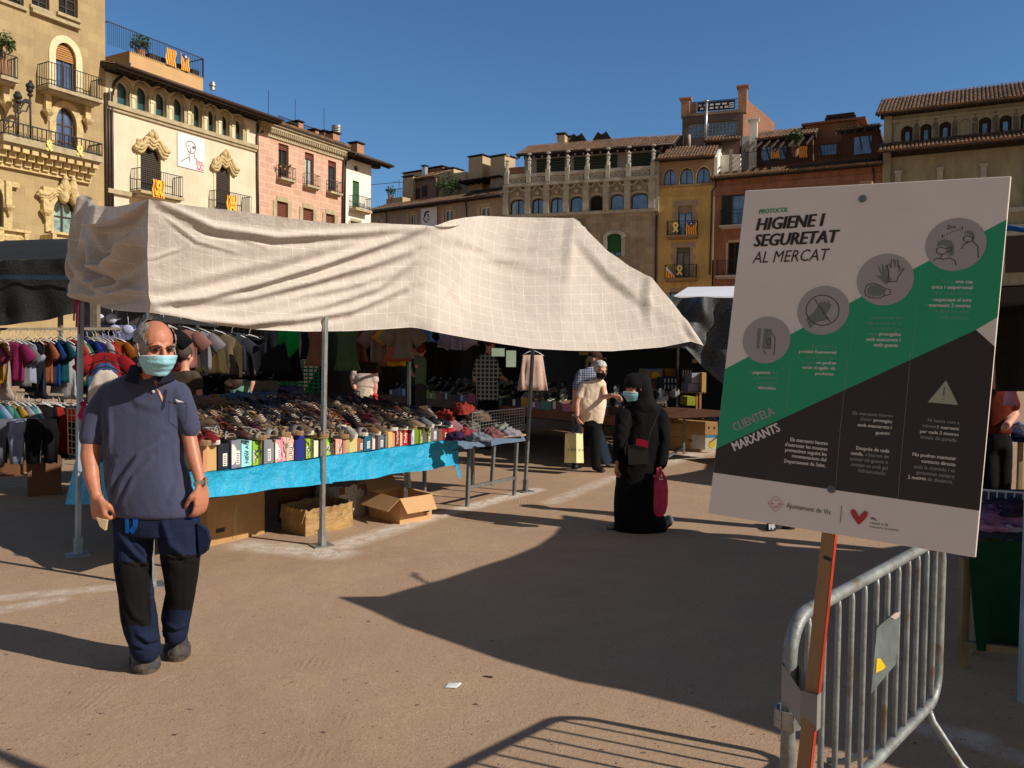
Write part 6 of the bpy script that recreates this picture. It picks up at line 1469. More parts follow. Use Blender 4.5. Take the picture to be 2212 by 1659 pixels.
M_tape = mat('brown_tape',(0.42,0.27,0.10),rough=.25,var=.1,spec=.8)
def face(t,fl,d,nrm,x,y,w_,h_,m,nm):
 mb = MB(); o = fl + nrm * .004; mb.add([o + d * x + Vector((0,0,y)),o + d * (x + w_) + Vector((0,0,y)),o + d * (x + w_) + Vector((0,0,y + h_)),o + d * x + Vector((0,0,y + h_))],[(0,1,2,3)]); return build(mb,nm,m,t)
def deco_big(t,fl,d,nrm,W_,h): face(t,fl,d,nrm,W_ * .42,.02,.05,h - .03,M_tape,'tape'); face(t,fl,d,nrm,W_ * .14,.10,.09,.035,M_print,'torn_handle')
carton(G(448,1182),G(571.5,1152.5),.40,.5,'large closed brown carton under the left half of the blue table',deco=deco_big,worn=.5,seed=4)
def deco_w(t,fl,d,nrm,W_,h):
 face(t,fl,d,nrm,W_ * .55,.01,.035,h - .03,M_tape,'tape'); face(t,fl,d,nrm,.02,h * .62,W_ - .05,.035,M_tape,'tape')
carton(G(660,1159.5),G(762,1137),.235,.40,'battered open carton bound with shiny tape beside the front pole',M_cardw,open_=True,worn=1.6,deco=deco_w,seed=9,side=Vector((-.72,.69,0)),flaps=(('l',-75,.12),))
face_m = carton(G(600,1128),G(688,1112),.40,.3,'brown carton with white label standing behind the battered one',M_cardd,seed=2,deco=lambda t,fl,d,nrm,W_,h: face(t,fl,d,nrm,W_ * .6,h * .35,.1,.05,M_label,'paper_label'))
carton(G(732,1126),G(788,1112),.33,.3,'stained white carton between the battered and the open box',mat('white_card',srgb((176,170,162)),var=.15,vs=6),worn=.8,seed=6,deco=lambda t,fl,d,nrm,W_,h: (face(t,fl,d,nrm,W_ * .4,.0,.05,.12,M_tape,'tape'),face(t,fl,d,nrm,0,h - .08,W_,.07,M_cardd,'tape')))
def deco_o(t,fl,d,nrm,W_,h):
 face(t,fl,d,nrm,W_ * .72,h * .30,W_ * .2,.035,M_print,'barcode'); mb = text_mb('BQ201',.022,fl + nrm * .005 + d * (W_ * .75) + Vector((0,0,h * .2)),d,Vector((0,0,1))); build(mb,'box_lettering',M_print,t)
 face(t,fl,d,nrm,W_ * .3,h * .72,W_ * .4,.04,mat('pink_label',srgb((206,160,170)),var=0),'paper_label'); mb = text_mb('S415',.04,fl + nrm * .006 + d * (W_ * .36) + Vector((0,0,h * .73)),d,Vector((0,0,1)),bold=.001); build(mb,'box_lettering',M_print,t)
carton(G(863.5,1133),G(932.5,1120.5),.245,.55,'open new carton with hanging flaps under the right half of the table',mat('fresh_card',srgb((196,154,108)),rough=.8,var=.05),open_=True,deco=deco_o,seed=1,side=Vector((-.66,.75,0)),flaps=(('f',-50,.17),('l',-40,.17),('r',-12,.15),('b',40,.17)))
carton(G(60,1073,0),G(133,1068,0),.42,.5,'dark brown carton on the ground left of the blue table under the hanging clothes',M_cardd,seed=12)
carton(G(-30,1030,0),G(40,1028,0),.30,.5,'low dark carton at the left edge beneath the clothes rails',M_cardd,seed=13)
# ================================================================ garments
def garment(kind,W_,H,col,loc,yaw,label,group=None,hanger=True,hm=None,seed=0,name='garment',cat='clothes'):
 rr = random.Random(seed); t = thing(name,label,cat,loc,yaw,group); th = .030; n = 28; mb = MB()
 ph = rr.uniform(0,6)
 def rings(prof,cx=0.0):
  rs_ = []
  for (z,hw,tt) in prof:
   ps = []
   for k in range(n):
    a = 2 * math.pi * k / n; x = hw * math.copysign(abs(math.cos(a)) ** .8,math.cos(a)); fo = (.010 + .5 * tt) * .7 * math.sin(x * 60 + ph + z * 3) * min(1,abs(z) / (H * .5))
    ps.append(Vector((cx + x,tt * math.sin(a) + fo,z + .006 * math.sin(k * 1.3 + ph))))
   rs_.append(ps)
  mb.loft(rs_)
 if kind in ('tee','tank','dress','frill'):
  hw = W_ / 2; s = hw if kind != 'tank' else hw * .62
  pr = [(0,.05,.012),(-.03,s * .75,.016),(-.055,s,.02),(-.12,s * (.93 if kind != 'tank' else 1.2),.024)]
  for i in range(1,9):
   f = i / 8; k = {'tee': 1.0,'tank': 1.15 if s < hw else 1,'dress': .86 + .5 * f * f,'frill': .92 + (.20 if f > .95 else .0)}[kind]
   pr.append((-.12 - (H - .12) * f,s * .93 * k * (1 if kind != 'tank' else 1.35),.026 + .012 * f))
  rings(pr)
  if kind in ('tee','frill'):
   for sg in (-1,1):
    a_ = Vector((sg * hw * .72,0,-.045)); b_ = Vector((sg * (hw * 1.0 + .085),0,-.20))
    rs_ = []
    for f,r1,r2 in ((0,.055,.02),(.5,.075,.028),(1,.082,.03)):
     c = a_.lerp(b_,f); ax = (b_ - a_).normalized(); x = Vector((-ax.z * sg,0,ax.x * sg)); rs_.append([c + x * (r1 * math.cos(q)) + Vector((0,r2 * math.sin(q),0)) for q in [k * math.pi / 6 for k in range(12)]])
    mb.loft(rs_)
 elif kind == 'skirt': rings([(-.02,W_ * .32,.02),(-.10,W_ * .36,.025)] + [(-.10 - (H - .1) * f,W_ * (.36 + .14 * f),.03 + .02 * f) for f in (.25,.5,.75,1)])
 elif kind == 'trousers':
  rings([(0,W_ * .42,.02),(-.2,W_ * .5,.03)]); 
  for sg in (-1,1): rings([(-.15,W_ * .27,.028),(-H * .6,W_ * .22,.028),(-H,W_ * .20,.03)],sg * W_ * .25)
 build(mb,'garment_body' if True else '',col,t,world=False,smooth=True)
 if hanger:
  mb = MB(); hw = W_ * .46 if kind not in ('skirt','trousers') else W_ * .36; z0_ = .02
  mb.tube([Vector((-hw,0,z0_ - .045)),Vector((-hw * .5,0,z0_ - .005)),Vector((0,0,z0_ + .02)),Vector((hw * .5,0,z0_ - .005)),Vector((hw,0,z0_ - .045))],.006,6)
  mb.tube([Vector((0,0,z0_ + .02)),Vector((0,0,z0_ + .06)),Vector((.018,0,z0_ + .085)),Vector((.012,0,z0_ + .11)),Vector((-.012,0,z0_ + .112)),Vector((-.02,0,z0_ + .095))],.003,5)
  build(mb,'hanger',hm or M_white_pl,t,world=False,smooth=True)
 return t
M_white_pl = mat('white_plastic',(0.6,0.6,0.62),rough=.4,var=.03); M_black_pl = mat('black_plastic',(0.02,0.02,0.02),rough=.4,var=0)
# --- left clothes stall
S2 = thing('market_stall','clothes stall under a black net canopy at the left edge of the square','market stall',G(90,1000))
dL = 8.6
M_net = mat('black_shade_net',(0.013,0.014,0.015),rough=.8,var=.3,vs=12,bump=.4,bs=40,trans=0.0)
M_netg = mat('sunlit_black_net',(0.055,0.060,0.066),rough=.5,var=.5,vs=25,bump=.7,bs=60,spec=.6,trans=.12)  # second net is a lighter copy of the black one, sunlight put into its colour
mb = MB()
def netv(a,b):
 u = -160 + 330 * a; vt = 568 - 10 * a; vb = frac([(0,700),(.2,697),(.45,706),(.62,700),(.8,690),(1,676)],a)[1]
 q = D(u,vt + (vb - vt) * b,dL - 1.3 * (1 - b) * 0 + .0); return q + Vector((0,-1,0)) * (.05 * nz((a * 6,b * 3,1),1) + .06 * b * math.sin(a * 22) * .4)
mb.grid(netv,60,14); build(mb,'net_valance',M_net,S2,smooth=True)
mb = MB(); mb.grid(lambda a,b: D(-160 + 330 * a,592 + 4 * a + 9 * b,dL - .06) + Vector((0,-.05 * nz((a * 6,0.5,1),1),0)),40,2); build(mb,'blue_canopy_hem',mat('navy_tarp_hem',(0.012,0.035,0.07),rough=.5),S2)
mb = MB(); pA_,pB_ = D(-160,568,dL),D(170,558,dL); mb.grid(lambda a,b: pA_.lerp(pB_,a) + Vector((0,3.6 * b,.35 * math.sin(b * math.pi) + .25 * b)),12,8); build(mb,'net_roof',M_net,S2)
mb = MB(); mb.grid(lambda a,b: D(-160,568,dL).lerp(D(170,558,dL),a) + Vector((-.4 + 1.4 * a,3.8,.4 - 2.9 * b)),10,4)
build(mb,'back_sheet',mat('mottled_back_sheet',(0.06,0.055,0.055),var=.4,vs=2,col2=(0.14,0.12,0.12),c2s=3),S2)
M_wood = mat('grey_weathered_wood',srgb((122,112,98)),rough=.85,var=.2,vs=10)
mb = MB(); q = G(208,1040); mb.bar(q,Vector((q.x,q.y,2.25)),.085); build(mb,'post',M_wood,S2)
mb = MB(); q = G(133,1010); mb.bar(q,Vector((q.x,q.y,2.2)),.05); build(mb,'post',M_wood,S2)
ra0,ra1 = D(-45,725,9.0),D(262,722,10.2); rb0,rb1 = D(-45,858,9.0),D(185,868,9.8)
mb = MB(); mb.bar(ra0 + Vector((0,0,.07)),ra1 + Vector((0,0,.07)),.035,.03); build(mb,'clothes_rail',M_wood,S2)
mb = MB(); mb.bar(rb0 + Vector((0,0,.07)),rb1 + Vector((0,0,.07)),.035,.03); build(mb,'clothes_rail',M_wood,S2)
top_c = [('magenta',(170,52,110)),('pink patterned',(150,60,90)),('mustard yellow',(214,160,30)),('cream',(190,174,160)),('magenta spotted',(160,46,106)),('grey',(128,124,126)),('pale lilac',(176,182,214)),('black',(22,22,26)),('dark slate',(40,48,60)),('rust',(172,100,66)),('charcoal',(52,50,52)),('cobalt blue',(26,66,140)),('teal',(20,86,96)),('white striped',(190,190,196)),('scarlet',(190,44,40)),('sand',(176,150,124)),('emerald',(24,110,84)),('royal blue',(34,58,150)),('indigo',(42,40,110)),('white',(200,198,200)),('coral red',(196,50,52)),('crimson',(170,30,44)),('ochre',(176,104,32)),('burgundy',(110,26,34))]
yawr = math.atan2(ra1.y - ra0.y,ra1.x - ra0.x) + math.pi / 2
GL = 'clothes hanging on the left stall'
for i,(nm,c) in enumerate(top_c):
 f = (i + .6) / len(top_c); p_ = ra0.lerp(ra1,f)
 garment('tee' if i % 5 != 3 else 'dress',.36 + rs.uniform(-.04,.05),(.50 if i % 5 != 3 else .66) + rs.uniform(-.06,.06),fab('u_' + nm.replace(' ','_'),tuple(int(q * .82) for q in c)),p_ - Vector((0,0,.06 + rs.uniform(0,.03))) + (ra1 - ra0) * rs.uniform(-.012,.012),yawr + rs.uniform(-.28,.28) + .25,nm + ' shirt, ' + ordw(i) + ' from left on the upper rail of the left stall',GL,seed=i)  # shirt colours darkened, the stall's shade put into them
low_c = [('teal',(40,110,130)),('pale blue',(150,172,210)),('mint',(96,156,150)),('sea green',(60,120,110)),('golden',(190,150,60)),('light grey',(160,164,176)),('turquoise trimmed',(70,150,160)),('white',(190,190,200)),('black',(20,20,22)),('coal black',(16,16,18)),('red and black',(150,40,36)),('jet black',(18,17,19)),('dark grey',(44,46,52)),('black denim',(26,28,34)),('pale lavender',(160,164,196)),('navy',(30,34,54)),('smoke black',(28,27,30))]
for i,(nm,c) in enumerate(low_c):
 f = (i + .6) / len(low_c); p_ = rb0.lerp(rb1,f); kd = 'tee' if i < 8 else ('trousers' if i not in (8,10,14) else 'skirt')
 garment(kd,.36 if kd != 'skirt' else .5,.56 + rs.uniform(-.07,.07),fab('l_' + nm.replace(' ','_'),tuple(int(q * .85) for q in c)),p_ - Vector((0,0,.06)),yawr + rs.uniform(-.15,.15) + (.25 if i < 8 else .9),nm + ' ' + {'tee': 'top','trousers': 'pair of leggings','skirt': 'skirt'}[kd] + ', ' + ordw(i) + ' from left on the left stall lower rail',GL,seed=i + 40)  # lower rail fabrics darkened too, shade put into their colour
for i,(nm,c,u) in enumerate((('dark',(34,34,40),-20),('grey',(90,92,104),15),('pale',(130,136,160),55),('black',(18,18,20),90))):
 garment('trousers',.34,.48,fab('jog_' + nm,c),D(u,905,8.9),yawr + 1.0,nm + ' trousers hanging lowest at the left edge, ' + ordw(i) + ' from the left',GL,seed=i + 70,hanger=False)
# camisole top and red tops on a display hanger beside the left pole
garment('tank',.36,.62,fab('ivory_camisole',(196,186,176)),D(228,800,8.0),.15,'ivory camisole with thin straps hung in front beside the blue-grey pole',GL,seed=5,hm=M_black_pl)
garment('tee',.38,.34,fab('red_blouse',(140,30,36)),D(228,762,8.4),.05,'red blouse spread on a black hanger behind the ivory camisole',GL,seed=6,hm=M_black_pl)
garment('tank',.34,.30,fab('denim_blue_top',(54,76,120)),D(226,785,8.2),.1,'denim blue top between the red blouse and the ivory camisole',GL,seed=16,hm=M_black_pl)
wire_panel(D(146,882,8.0),D(172,884,7.7),D(172,985,7.7),D(148,980,8.0),3,7,'brassy wire grid panel standing left of the blue cover',mat('brass_wire',(0.45,0.36,0.18),rough=.4,metal=.6,var=0))
mb = MB(); mb.box(D(160,895,8.05),(.14,.02,.12)); top(mb,'cloth',fab('red_tag_cloth',(196,50,46)),'small red folded cloth behind the brassy wire grid','cloth')
mb = MB(); q = D(178,870,6.35); mb.tube([q,q + Vector((.03,-.02,-.04)),q + Vector((-.01,-.02,-.10)),q + Vector((.02,-.02,-.15))],[.02,.028,.02,.012],7); top(mb,'cloth',fab('raspberry_rag',(176,30,80)),'raspberry rag tied round the blue-grey pole at chest height','cloth',smooth=True)
# bright white far canopy, lingerie and mirror-pale sheet seen between the poles
wc = thing('market_stall','pale patterned lingerie canopy seen bright between the poles behind the masked man','market stall',G(235,950))
mb = MB(); mb.grid(lambda a,b: D(180 + 190 * a,668 + 6 * math.sin(a * 5) + (34 + 14 * a) * b,12.5) + Vector((0,1.4 * (1 - b),0)),24,6); build(mb,'canopy',mat('white_canopy',(0.62,0.64,0.70),rough=.5,var=.12,vs=6,trans=.35),wc)
mb = MB(); mb.grid(lambda a,b: D(185 + 180 * a,702 + (32) * b,12.3),10,4); build(mb,'back_sheet',fab('periwinkle_sheet',(120,128,170)),wc)
for i,(u,v,s_,nm,c) in enumerate(((227,688,.30,'white',(206,208,226)),(225,716,.28,'black',(18,18,22)),(283,668,.2,'small black',(16,16,18)),(262,712,.3,'lilac',(176,180,214)))):
 mb = MB(); c0 = D(u,v,10.2)
 for sg in (-1,1): mb.ell(c0 + Vector((sg * s_ * .26,0,0)),(s_ * .24,.03,s_ * .20),12,8); mb.tube([c0 + Vector((sg * s_ * .3,0,s_ * .2)),c0 + Vector((sg * s_ * .22,.02,s_ * .75))],.006,4); mb.tube([c0 + Vector((sg * s_ * .3,0,-.02)),c0 + Vector((sg * s_ * .62,.02,0))],.012,4)
 top(mb,'hanging_bra',fab('bra%d' % i,c),nm + ' bra hanging against the bright canopy behind the left stall','clothes','bras hanging against the bright canopy',smooth=True)
wp = wire_panel(D(254,668,10.6),D(345,672,10.4),D(345,735,10.4),D(254,735,10.6),5,4,'thin wire grid panel hanging against the bright canopy',M_iron)
mb = MB(); mb.bar(D(305,686,8.4),D(470,702,9.4),.035,.05); mb.bar(D(296,708,8.35),D(306,688,8.4),.02); top(mb,'clothes_bar',M_iron,'black metal clothes bar above the dark hanging clothes beside the man','clothes rail')
# --- middle clothes row, in deep shade
S3 = thing('market_stall','dark clothes stall behind the shoe table under a black canopy','market stall',G(600,950))
mb = MB(); mb.grid(lambda a,b: Vector((-4.6 + 7.6 * a,9.9 + 3.2 * a + 4.6 * b,2.33 + .12 * math.sin(a * 9) * math.sin(b * 3.1))),30,10); build(mb,'net_roof',M_net,S3)
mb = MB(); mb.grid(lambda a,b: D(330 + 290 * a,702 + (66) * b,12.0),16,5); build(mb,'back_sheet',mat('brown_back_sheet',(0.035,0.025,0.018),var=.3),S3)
mb = MB(); mb.grid(lambda a,b: D(556 + 590 * a,690 + (225) * b,17.5 + .25 * math.sin(a * 30)),60,5); build(mb,'back_sheet',mat('brown_back_sheet',(0,0,0)),S3)  # dark sheet added behind the stalls in place of their deep shade
mb = MB(); q = G(415,1000); mb.bar(D(427,900,10.6),D(427,700,10.6),.03); build(mb,'post',M_galv,S3)
mb = MB(); mb.bar(D(470,699,9.4),D(1040,716,11.6),.03); build(mb,'clothes_rail',M_iron,S3)
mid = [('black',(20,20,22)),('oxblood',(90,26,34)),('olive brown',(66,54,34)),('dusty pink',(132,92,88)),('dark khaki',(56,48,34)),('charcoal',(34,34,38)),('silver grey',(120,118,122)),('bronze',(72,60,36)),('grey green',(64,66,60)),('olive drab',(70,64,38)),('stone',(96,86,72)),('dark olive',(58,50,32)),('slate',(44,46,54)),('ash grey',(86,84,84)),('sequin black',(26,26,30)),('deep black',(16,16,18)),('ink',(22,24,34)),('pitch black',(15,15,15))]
GM = 'clothes hanging in the shade behind the shoe table'
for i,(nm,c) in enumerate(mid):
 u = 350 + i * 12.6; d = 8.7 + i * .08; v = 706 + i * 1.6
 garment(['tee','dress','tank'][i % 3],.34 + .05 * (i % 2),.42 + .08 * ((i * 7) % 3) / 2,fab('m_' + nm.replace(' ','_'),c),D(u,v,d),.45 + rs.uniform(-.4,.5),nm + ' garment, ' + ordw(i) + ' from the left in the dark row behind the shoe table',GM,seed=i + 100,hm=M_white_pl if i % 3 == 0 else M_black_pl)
def gpx(kind,u0,u1,v0,v1,d,c,lab,seed=0,yaw=0.0,hanger=False,name=None,hm=None,bump=.35,**k):
 W_ = (u1 - u0) * d / PXF; H = (v1 - v0) * d / PXF; kk = {'tee': 1.0 / 1.35,'skirt': 1.0,'frill': 1 / 1.2}.get(kind,1)
 return garment(kind,W_ * kk,H,fab(name or lab.split(' ')[0] + str(seed),c,**k),D((u0 + u1) / 2,v0,d),yaw,lab,GM,hanger=hanger,seed=seed,hm=hm)
gpx('dress',566,626,700,802,9.3,(30,32,38),'long black dress with a hem of pale fringe hanging left of the green scarf',1)
gpx('dress',596,650,700,822,9.6,(20,22,24),'longest black dress hanging right behind the green scarf',2)
mb = MB(); c = D(610,724,9.0)
mb.tube([D(612,714,9.0),D(618,722,8.98),D(612,730,8.97),D(601,744,8.98)],[.05,.09,.06,.015],8); mb.tube([D(618,712,9.0),D(631,728,8.95),D(632,748,8.95),D(625,772,8.95)],[.05,.085,.07,.012],8)
top(mb,'scarf',fab('bright_green_scarf',(10,150,66)),'bright green scarf knotted over the black hanging dresses','scarf',smooth=True)
gpx('dress',650,674,706,776,9.4,(36,38,44),'dark speckled blouse left of the peach dress',3)
gpx('dress',664,704,704,790,9.2,(150,104,84),'peach brown dress hanging left of the middle pole',4)
gpx('dress',706,734,704,784,9.6,(70,82,62),'dark sage dress hanging just right of the middle pole',5)
gpx('dress',726,774,702,800,9.3,(84,112,78),'sage green dress hanging right of the middle pole',6)
gpx('dress',760,792,704,780,9.5,(140,84,66),'terracotta blouse hanging beside the sage green dress',7)
gpx('dress',776,820,706,806,9.7,(78,54,34),'brown patterned long tunic hanging left of the mauve shirt',8,col2=(0.01,0.01,0.01),c2s=22)
gpx('tee',792,842,706,782,9.2,(138,112,102),'mauve taupe shirt hanging over the brown patterned tunic',9)
gpx('dress',822,850,702,790,9.5,(140,96,66),'caramel dress behind the yellow top',10)
gpx('tee',826,886,700,790,9.1,(204,150,24),'mustard yellow top with coral lining behind the grey frilled top',11)
gpx('dress',834,884,706,780,9.0,(176,84,70),'coral top layered over the mustard yellow one',12)
gpx('frill',842,900,700,774,8.6,(120,112,98),'grey taupe top with a frilled hem hanging at the tarpaulin ridge',13)
gpx('dress',892,936,700,738,9.3,(84,122,178),'light blue blouse hanging right of the frilled top',14)
gpx('dress',948,980,706,750,9.6,(172,172,186),'pale silver blouse hanging left of the lilac one',15)
gpx('tee',966,1004,712,755,9.5,(146,138,156),'lilac grey blouse with a scalloped hem',16)
gpx('dress',1002,1032,722,745,9.7,(150,140,132),'taupe blouse with a white print hanging right of the lilac one',17)
gpx('skirt',1118,1184,764,843,9.85,(196,168,156),'pale pink skirt on a white hanger beside the right stall pole',18,hanger=True,yaw=.1)
cloth_heap('cap',D(447,838,9.4) - Vector((0,0,.3)),(.14,.12,.14),fab('dusty_cap',(150,110,96)),'dusty pink garment bundled on the rail behind the masked man',seed=31)
gpx('dress',436,458,770,880,9.9,(40,150,190),'bright turquoise cloth hanging narrow behind the masked man',19)
gpx('dress',424,436,770,870,9.95,(170,130,50),'ochre scarf hanging beside the turquoise cloth',20)
# plastic bag and dark clear bags at the back of the table
cloth_heap('plastic_bag',WS.P(-.95,TH + .32) + QB * 1.45,(.30,.20,.16),mat('dark_clear_plastic',(0.03,0.035,0.045),rough=.15,spec=1.0,var=.3),'dark clear plastic bag of goods at the back left of the shoes',seed=41,cat='bag')
cloth_heap('plastic_bag',WS.P(.15,TH + .36) + QB * 1.50,(.28,.14,.12),mat('dark_clear_plastic',(0.03,0.035,0.045)),'second dark plastic bag lying behind the rearmost shoes',seed=42,cat='bag')
cloth_heap('leather_bag',WS.P(-.45,TH + .36) + QB * 1.35,(.22,.15,.11),mshoe('tan'),'limp tan suede bags heaped among the rearmost shoes',seed=43,cat='bag')
# ================================================================ trainers stall on the right, canopies, right edge stall
W4 = Wall((1.87,11.35),(-0.62,0.79))
S4 = thing('market_stall','trainer stall under black shade net in the middle of the market','market stall',W4.P(0,0))
mb = MB()
for a_,b_ in ((0,7.6),): mb.bar(W4.P(a_,.68),W4.P(b_,.68),.02,.14)
c4 = W4.P(0,0); r4 = D(1485,886,13.7); r4.z = 0; mb.bar(c4 + Vector((0,0,.68)),Vector((r4.x,r4.y,.68)),.02,.12); build(mb,'table_edge',mat('reddish_plank',(0.20,0.075,0.035),rough=.7,var=.2,vs=8),S4)
mb = MB(); mb.add([W4.P(0,.74),W4.P(7.6,.74),W4.P(7.6,.74,-2.2),W4.P(-.3,.74,-2.6)],[(0,1,2,3)]); build(mb,'table_top',M_brownwood,S4)
def px4(u,v,vt,w=.035,m=M_dullsteel,d=None,nm='post'):
 q = G(u,v) if d is None else D(u,v,d); q.z = 0; mb = MB(); mb.bar(q,Vector((q.x,q.y,zat(u,vt,q.x,q.y))),w); return build(mb,nm,m,S4)
px4(1461,962,700); px4(1477,981,886,nm='leg'); px4(1237,1000,895,nm='leg'); px4(1350,1012,900,nm='leg')
qa,qb = G(1433,1010),G(1477,981)
for z in (.12,.72): mb = MB(); mb.bar(qa + Vector((0,0,z)),qb + Vector((0,0,z)),.03); build(mb,'rail',M_dullsteel,S4)
def qd(*p): mb = MB(); mb.add([Vector(x) for x in p],[tuple(range(len(p)))]); return mb
mb = MB(); mb.grid(lambda a,b: W4.P(.2 + 8.5 * a,2.30 + .12 * math.sin(a * 11) * b,.1 - 5.0 * b),30,12); build(mb,'net_roof',M_net,S4)
mb = MB(); mb.grid(lambda a,b: W4.P(-2.2 + 11 * a,2.32 * (1 - b),-4.9),20,6); build(mb,'back_sheet',M_net,S4)
mb = MB()
def rn(a,b):
 u = 1415 + 215 * a; vt = 640 + 4 * a; vb = 752 + (a > .35) * 0 + 95 * max(0,(a - .30)) / .45 if a > .3 else 752
 return D(u,vt + (min(vb,860) - vt) * b,11.2) + Vector((0,-.10 * math.sin(a * 16 + b * 3) - .14 * nz((a * 5,b * 4,0),1),.0))
mb.grid(rn,50,22); build(mb,'net_valance',M_netg,S4,smooth=True)
# cartons and trainers along the front
bc = [((96,100,120),'slate'),((110,100,112),'mauve grey'),((90,110,170),'pale blue'),((130,140,170),'light blue'),((50,60,120),'royal blue'),((140,180,40),'lime'),((150,160,60),'olive lime'),((150,60,60),'brick red'),((90,56,40),'brown'),((80,46,34),'chestnut'),((100,110,130),'steel blue'),((200,70,110),'pink'),((30,30,34),'black'),((150,170,190),'icy blue'),((90,150,140),'mint'),((28,28,34),'jet'),((40,40,44),'charcoal'),((180,140,70),'mustard'),((120,110,140),'lilac grey'),((80,140,120),'sea green'),((110,80,60),'tan brown'),((190,120,140),'rose'),((170,110,130),'dusky pink'),((92,60,44),'cocoa'),((110,104,112),'grey label'),((60,40,36),'dark brown'),((44,50,100),'navy'),((200,190,160),'cream white')]
for i,(c,nm) in enumerate(bc):
 s0_ = 7.0 - i * .255; t = thing('shoe_box',nm + ' shoe box, ' + ordw(i) + ' from the left along the trainer stall edge','box',W4.P(s0_,.75),0,'shoe boxes along the trainer stall')
 mb = MB(); h = .12 + .02 * (i % 3); o = [W4.P(s0_ + x,z,y) for z in (.75,.75 + h) for x,y in ((.12,0),(-.12,0),(-.12,-.3),(.12,-.3))]
 mb.add(o,[(0,3,2,1),(4,5,6,7),(0,1,5,4),(1,2,6,5),(2,3,7,6),(3,0,4,7)]); build(mb,'carton',mat('card_%d_%d_%d' % c,srgb(c),rough=.6,var=.08),t)
 if i % 2 == 0: build(qd(W4.P(s0_ + .08,.77,.003),W4.P(s0_ + .01,.77,.003),W4.P(s0_ + .01,.73 + h,.003),W4.P(s0_ + .08,.73 + h,.003)),'paper_label',M_label,t)
oa = math.atan2(W4.n.y,W4.n.x)
for j in range(3):
 for i in range(24):
  s_ = 6.95 - i * .30 + rs.uniform(-.04,.04); cl = rs.choice(['white','black','white','silver','black','navy','grey','white']); so = rs.choice(['white','white','black'])
  place_shoe('sneaker',cl,so,W4.P(s_,.90 + .07 * j,-.10 - .26 * j),oa + rs.uniform(-.5,.5) + .3,'%s trainer, %s from the left in the %s row of the trainer stall' % (cl,ordw(i),['front','middle','rear'][j]),'trainers on the trainer stall',ry=.15,sc=1.05)
for i in range(7): place_shoe('sneaker',rs.choice(['black','dark brown','grey']),'black',c4.lerp(r4,.1 + .12 * i) + Vector((-.25,.1,.80 + .04 * (i % 2))),oa + .8 + rs.uniform(-.4,.4),ordw(i) + ' dark shoe from the front along the right end of the trainer stall','trainers on the trainer stall',ry=.1)
def carton2(u0,u1,v0,v1,d,dep,c,lab,group=None,deco=None,sideturn=.35,cat='box'):
 fl = D(u0,v1,d); frt = D(u1,v1,d - .0); frt.z = fl.z; h = (v1 - v0) * d / PXF; mb = MB(); bk = Vector((-sideturn,1,0)).normalized() * dep; t = thing('carton',lab,cat,fl,0,group)
 o = [p_ + Vector((0,0,z)) for z in (0,h) for p_ in (fl,frt,frt + bk,fl + bk)]; mb.add(o,[(0,3,2,1),(4,5,6,7),(0,1,5,4),(1,2,6,5),(2,3,7,6),(3,0,4,7)])
 build(mb,'carton_body',mat('card_%d_%d_%d' % c,srgb(c),rough=.75,var=.08),t,bevel=.004); W_ = (frt - fl).length; F0 = lambda x,y: fl + Vector((W_ * x,-.004,h * y))
 if deco == 'holes': mb = MB(); [mb.add([F0(cx_ + .06 * math.cos(k * 1.05),.55 + .12 * math.sin(k * 1.05)) for k in range(6)],[tuple(range(6))]) for cx_ in (.3,.75)]; build(mb,'finger_hole',M_print,t)
 if deco == 'katode': mb = text_mb('Katode',h * .30,F0(.82,.92),Vector((-1,0,0)),Vector((0,0,-1)),bold=.002); build(mb,'box_lettering',M_print,t); build(qd(F0(.80,.58),F0(.99,.58),F0(.99,.95),F0(.80,.95)),'pink_label',mat('pink_label2',srgb((200,90,120)),var=0),t); mb = MB(); [mb.add([F0(cx_ + .05 * math.cos(k * 1.05),.3 + .09 * math.sin(k * 1.05)) for k in range(6)],[tuple(range(6))]) for cx_ in (.45,.75)]; build(mb,'finger_hole',M_print,t)
 if deco == 'banana': build(qd(F0(0,.85),F0(1,.85),F0(1,1),F0(0,1)),'blue_band',mat('print_blue',srgb((70,140,190)),var=0),t); mb = MB(); mb.add([F0(.6 + .28 * math.cos(k * .63),.42 + .3 * math.sin(k * .63)) for k in range(10)],[tuple(range(10))]); build(mb,'yellow_emblem',mat('print_yellow',srgb((225,190,60)),var=0),t)
 if deco == 'labels': mb = MB(); [mb.add([F0(.12 + .24 * k,y),F0(.2 + .24 * k,y),F0(.2 + .24 * k,y + .3),F0(.12 + .24 * k,y + .3)],[(0,1,2,3)]) for k in range(4) for y in (.12,.6)]; build(mb,'paper_label',M_label,t)
 return t
K1 = (190,148,96)
carton2(1494.5,1519,947,977,14.0,1.0,K1,'kraft carton with upside-down lettering at the bottom of the stack behind the steel frame',deco='katode',sideturn=1.1)
carton2(1494.5,1519,916.5,946.5,14.0,1.0,(194,152,100),'kraft carton with two round finger holes on top of the lettered one',deco='holes',sideturn=1.1)
carton2(1523,1548,940,972,13.8,.8,(206,200,188),'white banana carton with blue band and yellow emblem beside the notice board',deco='banana',sideturn=.9)
carton2(1523,1550,911,939.5,13.8,.8,(186,144,94),'kraft carton stacked on the white banana carton',deco='holes',sideturn=.9)
mb = MB(); L0,L1 = D(1468,915,15.0),D(1600,912,13.6); L0.z = L1.z = D(1500,916,14).z + .01; bkv = Vector((-.2,1.2,0)); mb.add([L0,L1,L1 + bkv,L0 + bkv] + [p_ + Vector((0,0,.02)) for p_ in (L0,L1,L1 + bkv,L0 + bkv)],[(0,3,2,1),(4,5,6,7),(0,1,5,4),(1,2,6,5),(2,3,7,6),(3,0,4,7)]); build(mb,'card_shelf',M_card,S4)
